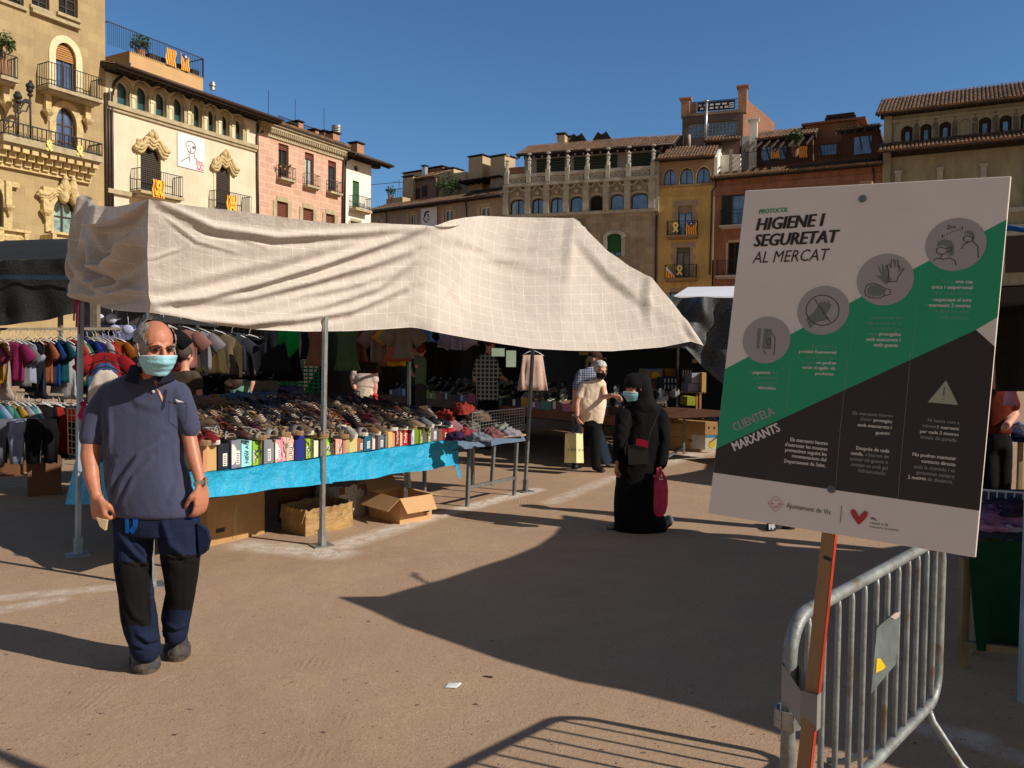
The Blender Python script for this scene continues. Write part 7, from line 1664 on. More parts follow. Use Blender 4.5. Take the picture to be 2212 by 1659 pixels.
for i in range(9): cloth_heap('wrapped_goods',L0.lerp(L1,.10 + .085 * i) + Vector((0,.25 + .3 * (i % 2),.02)),(.22,.30,.13),mat('navy_plastic_wrap',(0.012,0.016,0.035),rough=.12,spec=1.0,var=.5,vs=20),'navy plastic-wrapped garment, ' + ordw(i) + ' from the left on the card shelf','plastic-wrapped goods on the card shelf',seed=60 + i,cat='wrapped goods')
carton2(1431,1463,815,843,14.6,.4,(20,50,74),'block of dark teal shoe boxes with white labels on the shelf',deco='labels',sideturn=.1)
carton2(1471.5,1493.5,795,846,14.8,.4,(60,30,26),'tall stack of dark brown shoe boxes with white labels',deco='labels',sideturn=.1)
carton2(1486,1514,828,846,14.2,.4,(150,150,162),'pair of white-grey boxes at the right end of the high shelf',sideturn=.1)
carton2(1494,1515,806,827.5,14.2,.4,(170,170,180),'white box stacked above the pair of white-grey ones',sideturn=.1)
carton2(1515.5,1525,805,847,14.1,.4,(200,160,90),'upright kraft box end beside the white boxes',sideturn=.1)
carton2(1395,1432,797,820,15,.5,(150,130,110),'pale carton printed with a yellow round mark behind the woman in black',deco='banana',sideturn=.1)
carton2(1396,1432,823,845,15,.5,(130,110,92),'dull pale carton under the printed one',sideturn=.1)
carton2(1436,1460,796,813,15,.5,(150,110,50),'ochre cartons on top of the teal shoe boxes',sideturn=.1)
carton2(1484,1502,857,876,14.6,.4,(150,160,40),'lime green carton under the high shelf',sideturn=.1)
for (u0,u1) in ((1503,1507),(1510.5,1514.5)): mb = MB(); mb.bar(D((u0 + u1) / 2,892,14.1),D((u0 + u1) / 2,848,14.1),.035); build(mb,'shelf_leg',mat('raw_pine',(0.42,0.19,0.07),rough=.7,var=.2),S4)
mb = MB(); mb.bar(D(1428,847,14.5),D(1518,848.5,14.1),.35,.02); build(mb,'high_shelf',M_brownwood,S4)
for i,(u,v,w_,h) in enumerate(((1262,762,24,10),(1268,790,6,30),(1500,780,10,8))): mb = MB(); q = D(u,v,16.4); mb.box(q,(w_ * .009,.03,h * .009)); build(mb,'sunlit_gap_board',mat('sunlit_board',(0.6,0.42,0.2),var=.1),S4)  # bright boards standing for sunlit gaps, the sunlight put into their colour
mb = MB(); mb.box(D(1076,741 + 20,10.2),(.16,.01,.10)); mb.box(D(1104,761 + 14,10.0),(.12,.01,.2)); top(mb,'price_card',mat('mint_card',srgb((170,190,170)),var=.1),'pale printed cards hanging left of the pale pink skirt','price card')
gpx('dress',1036,1072,812,884,15.4,(150,110,100),'pink floral dress on display at the back of the trainer stall',77,col2=(0.05,0.03,0.03),c2s=14)
# white canopy beyond
wc2 = thing('market_stall','white roofed stall seen over the sunlit net right of the taupe canopy','market stall',G(1540,900)); mb = MB()
a_,b_,c_,d_ = D(1456,639,19),D(1486,620,21),D(1640,617,21),D(1660,640,19)
mb.add([a_,d_,c_,b_,a_ - Vector((0,0,.18)),d_ - Vector((0,0,.18))],[(0,1,2,3),(0,4,5,1)]); mb.add([b_,c_,c_ + Vector((.5,3,-.8)),b_ + Vector((-.5,3,-.8))],[(0,1,2,3)]); build(mb,'canopy',mat('white_canopy_vinyl',(0.72,0.72,0.80),rough=.6,var=.03),wc2); mb = MB(); [mb.bar(Vector((x,y,0)),Vector((x,y,2.9)),.05) for x,y in ((a_.x + .1,a_.y),(d_.x,d_.y))]; build(mb,'post',M_galv,wc2)
# green crate and goods glimpsed behind the table
mb = MB(); c0 = D(552,812,15.0); 
for k in range(9):
 for (y,L_) in ((0,1.15),(.4,1.15)): mb.bar(c0 + Vector((0,y,.07 * k - .28)),c0 + Vector((L_,y,.07 * k - .28)),.018)
for k in range(13): mb.bar(c0 + Vector((.096 * k,0,-.28)),c0 + Vector((.096 * k,0,.28)),.022)
top(mb,'plastic_crate',mat('green_plastic',(0.01,0.32,0.12),rough=.5,var=.05),'green plastic lattice crate behind the woman in mint green','crate')
for i in range(6): cloth_heap('clothes_heap',D(520 + i * 22,850,12.6) - Vector((0,0,.05)),(.22,.25,.14),fab('blk_lilac%d' % (i % 2),((28,28,40),(96,92,140))[i % 2]),['black','lilac'][i % 2] + ' garments heap, ' + ordw(i) + ' from the left on the dark table behind the shoes','heaps on the dark table',seed=90 + i)
dt = thing('trestle_table','dark draped table behind the rearmost shoes','table',G(560,985)); mb = MB(); q0,q1 = D(500,862,12.3),D(640,868,12.6); mb.prism([Vector((q0.x,q0.y,0)),Vector((q1.x,q1.y,0)),q1,q0],(0,.9,0)); build(mb,'drape',M_net,dt)
wd = G(640,905); 
# ---------------------------------------------------------------- awnings standing off to the right that throw the foreground shade
def caster(u,v,h): return G(u,v) + TOSUN * (h / TOSUN.z)
M_awn = mat('dark_awning_cloth',(0.02,0.022,0.024),rough=.8,var=.2)
S5 = thing('market_stall','lingerie stall at the right edge under a black canopy tied with blue string','market stall',Vector((4.2,4.6,0)))
shp = [(727,1289.5),(790,1300),(880,1272),(960,1250),(1034,1224.6),(1100,1204),(1160,1179),(1195,1155),(1211,1135),(1214,1112),(1330,1128),(1450,1142),(1560,1160),(1700,1180),(1860,1190),(2080,1160),(2500,1240),(2900,1500),(2900,2150),(2300,1790),(2100,1712),(1882,1640),(1696,1592),(1511,1532),(1351,1492),(1236,1470),(1083,1426.6),(970,1386),(866,1350),(794,1316)]
mb = MB(); pts = [caster(u,v,1.95) for u,v in shp]; c0 = sum(pts,Vector()) / len(pts) + Vector((0,0,.12)); mb.add(pts + [c0],[(k,(k + 1) % len(pts),len(pts)) for k in range(len(pts))]); build(mb,'canopy',M_awn,S5)
mb = MB(); mb.tube([c0 + Vector((0,0,.0)),pts[16]],.02,6); mb.tube([pts[15] + Vector((0,0,-.02)),pts[16] + Vector((0,0,-.02))],.02,6); build(mb,'ridge_bar',M_galv,S5)
shp2 = [(1473,992),(1525,1003),(1520,1014),(1470,1024),(1405,1032),(1591,1057),(1760,1085),(1950,1060),(1900,990),(1700,982)]
S6 = thing('market_stall','far stall with dark awning hidden beyond the notice board','market stall',Vector((6.5,11,0))); mb = MB(); pts2 = [caster(u,v,2.0) for u,v in shp2]; mb.add(pts2,[tuple(range(len(pts2)))]); build(mb,'canopy',M_awn,S6)
mb = MB(); [mb.bar(Vector((p_.x,p_.y,0)),p_,.04) for p_ in (pts2[0],pts2[7])]; build(mb,'post',M_galv,S6)
def p5(u,vb,vt,d,w,m,nm): q = D(u,vb,d); mb = MB(); mb.bar(Vector((q.x,q.y,0)),Vector((q.x,q.y,D(u,vt,d).z)),w); return build(mb,nm,m,S5)
p5(2078,1450,1205,4.3,.04,mat('ochre_painted_steel',srgb((140,118,84)),rough=.6,var=.2),'leg'); p5(2206,1530,640,3.85,.028,M_bluegrey,'pole')
mb = MB(); z_ = .17; a_ = D(2077,1390,4.3); b_ = D(2290,1418,4.0); mb.bar(a_,b_,.035); mb.bar(a_ + Vector((.25,.15,0)),a_ + Vector((.1,.2,-.22)),.03); build(mb,'stretcher',mat('ochre_painted_steel',(0,0,0)),S5)
mb = MB(); mb.grid(lambda a,b: D(2092 + 220 * a + 8 * b * (1 - a),1166 + 6 * a + (232 + 20 * a) * b,4.25 - .1 * a) + Vector((0,-.05 * math.sin(a * 13 + b) * b,0)),30,12); tg = build(mb,'cloth_drape',fab('bottle_green_drape',(8,58,36)),S5,smooth=True)
mb = MB(); q0,q1 = D(2088,1163,4.27),D(2320,1166,4.1); mb.add([q0,q1,q1 + Vector((.8,1.6,0)),q0 + Vector((.5,1.6,0))],[(0,1,2,3)]); build(mb,'table_top',M_awn,S5)
for i,(u,v,r_,c,nm) in enumerate(((2120,1158,(.13,.14,.07),(150,112,70),'crumpled brown paper'),(2150,1150,(.14,.12,.07),(120,140,180),'light blue lace garments'),(2135,1125,(.12,.12,.08),(190,130,160),'pink bras'),(2175,1135,(.13,.14,.09),(176,160,190),'lilac lace garments'),(2195,1115,(.12,.12,.09),(60,90,130),'denim blue bras'),(2160,1105,(.14,.14,.08),(130,90,130),'mauve bras'),(2200,1155,(.12,.14,.07),(70,110,180),'bright blue garments'),(2190,1090,(.16,.14,.07),(50,44,60),'dark underwear'))):
 cloth_heap('clothes_heap',D(u,v + 16,4.5),r_,fab('ling%d' % i,c,bump=.6),nm + ' heaped on the green-draped table at the right edge','garments on the green-draped table',seed=120 + i)
wire_panel(D(2118,1058,4.7),D(2230,1066,4.5),D(2230,1135,4.5),D(2114,1130,4.7),6,3,'white wire basket side behind the heaped lingerie at the right edge',M_white_pl,.005)
ft2 = thing('trestle_table','navy-topped folding table behind the right edge stall','table',G(2160,1090)); mb = MB(); q0,q1 = D(2128,938,7.6),D(2300,946,7.2); mb.bar(q0,q1,.8,.05); build(mb,'table_top',fab('navy_top',(24,30,60)),ft2)
for u in (2145,2170,2205): mb = MB(); q = D(u,945,7.5); mb.bar(Vector((q.x,q.y,0)),q,.035); build(mb,'leg',mat('ochre_painted_steel',(0,0,0)),ft2)
for i,(u,c) in enumerate(((2165,(30,34,70)),(2185,(60,60,66)),(2205,(120,124,150)))): cloth_heap('clothes_heap',D(u,938,7.3),(.14,.16,.09),fab('tb%d' % i,c),['navy','dark grey','pale grey'][i] + ' garment on the navy-topped folding table','garments on the navy table',seed=140 + i)
mb = MB(); mb.grid(lambda a,b: D(2150 + 130 * a,645 - 5 * a + (202) * b,5.7) + Vector((0,.06 * math.sin(a * 9),0)),16,8); build(mb,'net_side',M_net,S5)
mb = MB(); mb.tube([D(2150,500,4.6),D(2180,492,4.5),D(2215,498,4.4),D(2260,496,4.3)],[.01,.016,.012,.01],7); build(mb,'blue_string',fab('blue_string',(20,90,150)),S5,smooth=True)
gpx('dress',2178,2194,752,876,6.0,(196,130,150),'pale pink scarf hanging in the shade at the right edge',150)
gpx('dress',2196,2214,760,840,6.4,(90,100,130),'grey blue garment hanging at the far right edge',151)
# ================================================================ notice board
SN = thing('notice_board','market hygiene notice board in green, black and white on a wooden post','sign',(0.70,1.92,0))
Cc = Vector((0.79971503,1.95673634,1.62466015)); XA = Vector((0.83600116,-0.54694382,-0.04420999)).normalized(); YA = Vector((0.11828333,0.10094788,0.9878353)).normalized(); NA = XA.cross(YA)
if NA.dot(CAM - Cc) < 0: NA = -NA
def sp(x,y,zb=False,l=0.0):     # zoom pixel on the printed face -> world point
 u,v = 1512.1 + x / 3.1605,(756.1 if zb else 351.0) + y / 3.1605; r = ray(u,v); t = (Cc - CAM).dot(NA) / r.dot(NA); return CAM + r * t + NA * l
A_ = lambda x,y,l=.0006: sp(x,y,False,l); B_ = lambda x,y,l=.0006: sp(x,y,True,l)
M_sw = mat('printed_white_board',(0.86,0.76,0.69),rough=.45,var=.04,vs=3,bump=.08,bs=90,stretch=(1,1,1)); M_sg = mat('print_green',(0.025,0.36,0.165),rough=.45,var=.03); M_sk = mat('print_black',(0.040,0.027,0.021),rough=.45,var=.05); M_sgr = mat('print_grey',(0.42,0.38,0.36),rough=.5,var=.02); M_sol = mat('print_dark_grey',(0.20,0.20,0.17),rough=.5,var=.02); M_sdim = mat('print_dim_green',(0.19,0.46,0.30),rough=.5,var=0); M_sdk = mat('print_dim_grey',(0.42,0.37,0.34),rough=.5,var=0)
mb = MB(); hw,hh,tk = .297,.4205,.010
cs = [Cc + XA * (sx * hw) + YA * (sy * hh) for sx,sy in ((-1,-1),(1,-1),(1,1),(-1,1))]; mb.add(cs + [c - NA * tk for c in cs],[(0,1,2,3),(7,6,5,4),(0,4,5,1),(1,5,6,2),(2,6,7,3),(3,7,4,0)]); build(mb,'board',M_sw,SN,bevel=.002)
def poly(ps,m,nm): mb = MB(); mb.add(ps,[tuple(range(len(ps)))]); return build(mb,nm,m,SN)
def inb(p_):   # keep a print point inside the board edge
 q = p_ - Cc; x = max(-hw + .001,min(hw - .001,q.dot(XA))); y = max(-hh + .001,min(hh - .001,q.dot(YA))); return Cc + XA * x + YA * y + NA * q.dot(NA)
poly([inb(p_) for p_ in (A_(2140,388),A_(100,1406),B_(60,668),A_(1885,1143),A_(2080,1057))],M_sg,'green_field')
poly([inb(p_) for p_ in (A_(1885,1143,.0004),A_(2100,1262,.0004),B_(1960,1104,.0004),B_(20,827,.0004),B_(60,668,.0004))],M_sk,'black_field')
def circ(cx_,cy_,r_,m,nm,l=.0012,zb=False,n=40):
 c = sp(cx_,cy_,zb,l); e = (sp(cx_ + r_,cy_,zb,l) - c).length; mb = MB(); mb.add([c + XA * (e * math.cos(2 * math.pi * k / n)) + YA * (e * math.sin(2 * math.pi * k / n)) for k in range(n)],[tuple(range(n))]); return build(mb,nm,m,SN)
for (cx_,cy_,r_) in ((453,1212,165),(840,1010,180),(1263,800,198),(1744,560,212)): circ(cx_,cy_,r_,M_sgr,'icon_disc')
def ink(strokes,w,m,nm,l=.0020,f=A_): mb = MB(); [stroke([f(x,y,l) for x,y in s_],w,NA,mb) for s_ in strokes]; return build(mb,nm,m,SN)
def arc(cx_,cy_,rx_,ry_,a0,a1,n=14): return [(cx_ + rx_ * math.cos(R(a0 + (a1 - a0) * k / n)),cy_ + ry_ * math.sin(R(a0 + (a1 - a0) * k / n))) for k in range(n + 1)]
def blob(ps,m=M_sol,nm='icon_shape',l=.0016,f=A_): return poly([f(x,y,l) for x,y in ps],m,nm)
blob([(395,1133),(418,1132),(406,1272),(386,1270)]); blob([(442,1133),(490,1138),(488,1276),(422,1275)])
blob([(724,1070),(780,1020),(818,960),(828,945),(836,965),(856,942),(862,965),(884,942),(886,968),(902,968),(880,1010),(850,1048),(884,1062),(866,1078),(800,1090),(750,1134)])
blob([(1195,770),(1240,778),(1212,708),(1222,706),(1244,750),(1240,695),(1252,693),(1264,745),(1268,700),(1280,702),(1284,760),(1310,800),(1270,836),(1236,800)]); blob([(1140,868),(1165,838),(1215,838),(1258,872),(1240,908),(1180,916),(1145,900)])
blob([(1615,575),(1625,540),(1670,525),(1715,535),(1735,570),(1732,635),(1695,640),(1700,590),(1660,565)]); blob([(1800,495),(1812,470),(1840,464),(1866,476),(1872,500),(1850,500),(1820,486)])
mk = lambda x,y,s: [(x,y),(x + 24 * s,y - 16 * s),(x + 68 * s,y - 4 * s),(x + 70 * s,y + 22 * s),(x + 30 * s,y + 34 * s),(x + 4 * s,y + 22 * s),(x,y)]
icons = ([[(492,1165),(514,1200),(512,1250),(504,1318)],[(488,1212),(470,1202),(456,1222),(466,1256),(484,1232),(478,1212)],[(430,1284),(446,1300),(448,1314)],arc(838,1010,112,103,0,360,36),[(785,935),(890,1090)],
     [(1283,812),(1290,760),(1280,700),(1292,694),(1304,722),(1306,668),(1322,664),(1330,720),(1338,668),(1352,668),(1352,722),(1362,700),(1366,716),(1356,750),(1384,722),(1398,722),(1350,785),(1346,812),(1283,816)],[(1125,880),(1138,842),(1178,826),(1212,834),(1262,862),(1300,870),(1302,900),(1262,910),(1226,926),(1170,926),(1132,906),(1125,880)],[(1262,866),(1254,908)],
     mk(1614,595,1.05),[(1686,592),(1718,578),(1718,598),(1690,614)],[(1655,628),(1640,655),(1606,660),(1596,675)],[(1640,655),(1656,664),(1704,652),(1740,672),(1748,702)],mk(1798,515,.9),[(1860,510),(1872,500),(1866,520)],[(1828,540),(1832,550),(1800,560),(1786,590)],[(1864,520),(1866,545),(1896,572),(1902,652)],[(1655,494),(1655,516)],[(1792,438),(1792,460)]] + [[(1660 + 22 * k,503 - 9 * k),(1671 + 22 * k,498 - 9 * k)] for k in range(6)])
for i0,i1 in ((0,3),(3,5),(5,8),(8,99)): ink(icons[i0:i1],.0017,M_sk,'icon_outline')
def tx(s,x0,y0,x1,y1,cap,m,f=A_,bold=0.0,shear=0.0,nm='lettering',l=.0014):
 p0,p1 = f(x0,y0,l),f(x1,y1,l); xa = (p1 - p0); L_ = xa.length; xa.normalize(); ya = NA.cross(xa); 
 if ya.dot(YA) < 0: ya = -ya
 ch = (f((x0 + x1) / 2,(y0 + y1) / 2) - f((x0 + x1) / 2,(y0 + y1) / 2 - cap)).length; t0 = text_mb(s,1.0,(0,0,0),Vector((1,0,0)),Vector((0,1,0)),shear=shear); xs_ = [v.x for v in t0.v]; w0 = max(xs_) - min(xs_); m0 = min(xs_)
 mb = MB(); [mb.add([p0 + xa * (((v.x - m0) / w0 - (k - 1) * bold * .9 / w0 * (1 if bold else 0)) * L_) + ya * ((v.y + (k % 2) * bold * .5) * ch / .70) + NA * (.00012 * k) for v in t0.v],t0.f) for k in range(4 if bold > .015 else 1)]; return build(mb,nm,m,SN)
tx('PROTOCOL',403,352,601,337,30,M_sg,bold=.03,shear=.2); tx('HIGIENE I',387,466,849,434,84,M_sk,bold=.035,shear=.2); tx('SEGURETAT',371,576,948,546,84,M_sk,bold=.035,shear=.2); tx('AL MERCAT',357,688,883,668,80,M_sk,shear=.22); tx('2m',1686,455,1745,453,27,M_sk,l=.002)
tx('CLIENTELA',240,556,514,438,58,M_sgr,B_,.03); tx('MARXANTS',240,690,552,552,62,M_sw,B_,.03)
BO,DI,DK,RG = (M_sw,.022),(M_sdim,0),(M_sdk,0),(M_sgr,0)
for (s,x0,y0,x1,y1,st,zb) in (('El',340,161,357,162,DI,1),('pagament',363,162,481,164,BO,1),('serà',488,164,533,165,DI,1),('preferiblement',366,198,530,201,DI,1),('amb mitjans',386,232,526,236,DI,1),('telemàtics',396,266,516,271,BO,1),('Està totalment',765,1266,938,1270,DI,0),("prohibit l'autoservei",678,20,930,27,BO,1),('Les persones que',726,55,931,62,DI,1),('comprin',694,92,790,96,DI,1),('no podran',798,96,929,100,BO,1),('tocar ni agafar els',701,128,925,136,BO,1),('productes',789,170,913,175,BO,1),
 ('Les persones que',1157,1066,1382,1072,DI,0),('vagin a comprar és',1127,1104,1378,1110,DI,0),('convenient que',1170,1143,1374,1148,DI,0),('vagin',1145,1179,1214,1181,DI,0),('protegides',1224,1181,1371,1186,BO,0),('amb mascareta i',1138,1218,1366,1224,BO,0),('amb guants',1190,1256,1353,1261,BO,0),('Es farà',1648,823,1738,824,DI,0),('una cua',1748,824,1862,827,BO,0),('única i unipersonal',1583,862,1860,866,BO,0),('per cada parada:',1612,900,1853,905,DI,0),('· respectant el torn',1578,948,1852,952,BO,0),('· mantenint 2 metres',1545,985,1847,991,BO,0),('de distància entre',1592,1023,1843,1030,DI,0),('cada persona.',1640,1064,1838,1070,DI,0),
 ('Els marxants hauran',618,622,872,650,BO,1),("d'extremar les mesures",582,655,869,689,BO,1),('preventives seguint les',583,692,865,725,BO,1),('recomanacions del',629,733,861,762,BO,1),('Departament de Salut.',577,768,857,801,BO,1),('Els marxants hauran',1043,440,1315,460,RG,1),("d'anar",1095,480,1172,486,RG,1),('protegits',1187,488,1311,500,BO,1),('amb mascareta i',1078,520,1308,540,BO,1),('guants',1200,574,1295,580,BO,1),('Després de cada',1068,680,1292,702,BO,1),('venda,',1030,715,1114,722,BO,1),("s'hauran de",1130,725,1287,740,RG,1),('canviar els guants o',1022,752,1283,778,DK,1),('netejar-se amb gel',1034,790,1280,818,RG,1),('hidroalcohòlic.',1080,832,1273,856,DK,1),
 ('Hi haurà com a',1556,488,1771,508,DK,1),('màxim',1517,524,1610,534,DK,1),('1 marxant',1622,536,1769,548,BO,1),('per cada 2 metres',1504,564,1765,588,BO,1),('lineals de parada.',1508,604,1757,628,RG,1),('No podran mantenir',1452,722,1749,754,BO,1),('contacte directe',1513,768,1744,795,BO,1),('amb la clientela i es',1462,806,1740,836,DK,1),('garantiran sempre',1477,845,1736,876,RG,1),('2 metres',1420,878,1543,890,BO,1),('de distància.',1554,893,1726,912,DK,1)):
 tx(s,x0,y0,x1,y1,25 if zb == 0 or y0 > 600 else 22,st[0],B_ if zb else A_,st[1])
tx('Ajuntament de Vic',588,1075,893,1124,33,M_sk,B_,.012); tx('Vic,',1165,1158,1209,1164,19,M_sk,B_,.02); tx('ciutat a la',1160,1186,1283,1201,17,M_sk,B_); tx('mesura humana',1158,1210,1355,1237,15,M_sk,B_)
ink([[(968,1062),(958,1180)]],.0012,M_sk,'divider_line',f=B_)
M_sr = mat('print_crimson',(0.52,0.04,0.05),rough=.45,var=0)
ink([[(1047,1106),(1066,1140),(1086,1176),(1106,1148),(1130,1118)]],.0125,M_sr,'heart_emblem',f=B_); [circ(x,y,17.5,M_sr,'heart_emblem',l=.0024 + .0001 * i_,zb=True,n=18) for i_,(x,y) in enumerate(((1047,1104),(1130,1116),(1086,1172)))]
ink([[(466,1046),(520,996),(572,1054),(516,1103),(466,1046),(478,1034)]] + [[(494 + 9 * k,1036 - abs(k - 3) * -4 - 16 + (0)),(493 + 9 * k,1036 - 6)] for k in (1,2,3,4,5)] + [[(493 + 9 * k,1064),(492 + 9 * k,1082 - abs(k - 3) * 5)] for k in (1,2,3,4,5)] + [[(480,1048),(506,1050)],[(493,1036),(492,1062)],[(532,1052),(560,1054)],[(546,1040),(545,1066)]],.0011,M_sr,'town_emblem',f=B_)
blob([(1680,178),(1784,386),(1530,366)],mat('print_frame',(0.045,0.04,0.035),rough=.5),'warning_frame',f=B_); blob([(1680,208),(1763,376),(1557,356)],mat('print_khaki',(0.42,0.42,0.30),rough=.5),'warning_triangle',l=.0022,f=B_); ink([[(1669,255),(1664,312)],[(1662,332),(1662,338)]],.0016,M_sk,'exclamation_mark',l=.0028,f=B_)
ink([[(1506,700),(1478,1010),(1450,1300)],[(1062,915),(1020,1330)],[(648,1115),(632,1300)]],.0005,M_sdim,'crease',l=.001); ink([[(1440,20),(1395,500),(1350,1020)],[(1010,60),(960,520),(925,955)],[(618,100),(588,430)]],.0005,M_sdk,'crease',l=.001,f=B_)
for (f,x,y,r_) in ((A_,1110,250,27),(B_,899,950,29)):
 c = f(x,y,.002); e = (f(x + r_,y,.002) - c).length; mb = MB()
 for (q_,z0_,z1_) in ((1,0,.002),(.55,.002,.004)): mb.loft([[c + XA * (e * q_ * math.cos(k * .393)) + YA * (e * q_ * math.sin(k * .393)) + NA * z for k in range(16)] for z in (z0_,z1_)])
 s_ = build(mb,'screw_washer',M_dullsteel,SN); mb = MB(); mb.box(c + NA * .0045,(.004,.001,.001)); build(mb,'screw_slot',M_print,s_)
t0_,t1_ = A_(1110,250) - NA * .028,B_(899,950) - NA * .028; dr = (t1_ - t0_).normalized(); pb = t1_ + dr * ((t1_.z - .002) / -dr.z); mb = MB(); mb.bar(t0_ - dr * .05,pb,.030,.028,upv=NA); po = build(mb,'post',mat('varnished_post',srgb((152,114,76)),rough=.5,var=.15,vs=4,stretch=(4,4,.6)),SN,bevel=.002)
sv = dr.cross(NA).normalized(); sv = sv if sv.x > 0 else -sv
mb = MB(); q = sv * .0158; mb.add([t1_ + dr * .0 + q - NA * .0142,t1_ + q + NA * .0142,pb + q + NA * .0142,pb + q - NA * .0142],[(0,1,2,3)]); build(mb,'painted_side',mat('orange_red_paint',srgb((176,50,26)),rough=.45,var=.2,vs=7),po)
mb = MB(); c = D(1783,1203,1.95); mb.bar(t1_ + dr * .16 + NA * .0150 - sv * .004,t1_ + dr * .165 + NA * .0150 + sv * .014,.001,.008); build(mb,'black_mark',M_print,po)
# ================================================================ crowd barrier
BR = thing('crowd_barrier','galvanised steel crowd barrier with a grey plate and yellow sticker in the foreground','barrier',(1.1,2.5,0))
N0,F0_ = D(1708,1345,2.08),D(2034,1180,3.08); zt = .95; N0.z = 0; F0_.z = 0; ev = (F0_ - N0).normalized(); Lb = (F0_ - N0).length; zb_ = .34
Pt = lambda s,z: N0 + ev * s + Vector((0,0,z))
rc = .10; path = [Pt(0,.06),Pt(0,zt - rc)] + [Pt(rc - rc * math.cos(R(a)),zt - rc + rc * math.sin(R(a))) for a in (20,40,60,80)] + [Pt(rc,zt),Pt(Lb * .33,zt),Pt(Lb * .66,zt),Pt(Lb - rc,zt)] + [Pt(Lb - rc + rc * math.sin(R(a)),zt - rc + rc * math.cos(R(a))) for a in (20,40,60,80)] + [Pt(Lb,zt - rc),Pt(Lb,zb_ + rc)] + [Pt(Lb - rc + rc * math.cos(R(a)),zb_ + rc - rc * math.sin(R(a))) for a in (20,40,60,80)] + [Pt(Lb - rc,zb_),Pt(.1,zb_),Pt(.02,zb_)]
M_gb = mat('weathered_zinc_tube',(0.27,0.29,0.29),rough=.55,metal=.45,var=.3,vs=9,col2=(0.22,0.17,0.12),c2s=14,c2t=(.55,.7),bump=.15,bs=40)
mb = MB(); mb.tube(path,.0182,14); build(mb,'outer_tube',M_gb,BR,smooth=True)
nb = 12
for i in range(nb):
 s_ = .115 + (Lb - .19) * i / (nb - 1); mb = MB(); mb.tube([Pt(s_,zt - .012),Pt(s_,zt - .04),Pt(s_,zb_ + .04),Pt(s_,zb_ + .012)],[.005,.009,.009,.005],8); build(mb,'bar',M_gb,BR,smooth=True)
sd_ = Vector((ev.y,-ev.x,0))
for s_,k in ((Lb - .12,1),(.12,1),(Lb - .12,-1)): mb = MB(); mb.tube([Pt(s_,zb_),Pt(s_,zb_ - .05) + sd_ * .02 * k,Pt(s_,.16) + sd_ * .12 * k,Pt(s_,.03) + sd_ * .30 * k,Pt(s_,.015) + sd_ * .36 * k],.013,8); build(mb,'foot',M_gb,BR,smooth=True)
mb = MB(); c = Pt(0,.70)
mb.tube([c + Vector((.035 * math.cos(t),.035 * math.sin(t),.006 * math.cos(t))) for t in [k * math.pi / 4 for k in range(9)]],.004,5,cap=False); [mb.bar(c + Vector((.034 * math.cos(k * math.pi / 4),.034 * math.sin(k * math.pi / 4),0)),c + Vector((.034 * math.cos((k + 1) * math.pi / 4),.034 * math.sin((k + 1) * math.pi / 4),0)),.006,.045) for k in range(8)]; build(mb,'coupling_collar',M_galv,BR)
w3 = lambda x,y,o=.016: (lambda r,t: CAM + r * t)(ray((3000 + x / 1.7068) / 1.8517,(2100 + y / 1.7068) / 1.8517),((N0 + sd_ * 0 - CAM).dot(sd_) + o * (1 if (CAM - N0).dot(sd_) > 0 else -1)) / ray((3000 + x / 1.7068) / 1.8517,(2100 + y / 1.7068) / 1.8517).dot(sd_))
poly2 = lambda ps,m,nm,o=.016,th=.002: (lambda mb: (mb.prism([w3(x,y,o) for x,y in ps],sd_ * th),build(mb,nm,m,BR))[1])(MB())
poly2([(862,706),(905,668),(950,630),(1022,600),(992,950),(930,1020),(822,1152)],mat('dull_zinc_plate',(0.17,0.20,0.20),rough=.5,metal=.3,var=.25,vs=12),'plate')
poly2([(955,628),(990,600),(1025,592),(1015,625),(985,645)],mat('torn_sticker',(0.45,0.37,0.36),rough=.4,var=.3),'torn_sticker',.0185); poly2([(862,915),(886,910),(922,965),(905,985),(856,1008)],mat('yellow_sticker',(0.85,0.50,0.01),rough=.5,var=.1),'yellow_sticker',.0185)
mb = MB(); pc = t1_ + dr * ((t1_.z - .80) / -dr.z); 
for dz in (0.0,): mb.add([p_ + Vector((0,0,z)) for z in (-.045,.04) for p_ in (pc + NA * .019 + sv * .018,pc + NA * .017 - sv * .02,Vector((N0.x - .022,N0.y - .01,pc.z)),Vector((N0.x - .012,N0.y + .024,pc.z)),Vector((N0.x + .022,N0.y + .02,pc.z)),pc - NA * .019 + sv * .019)],[(k,(k + 1) % 6,(k + 1) % 6 + 6,k + 6) for k in range(6)])
top(mb,'duct_tape',mat('grey_duct_tape',(0.24,0.23,0.22),rough=.35,var=.12,bump=.3,bs=120),'grey duct tape binding the notice board post to the barrier','tape')
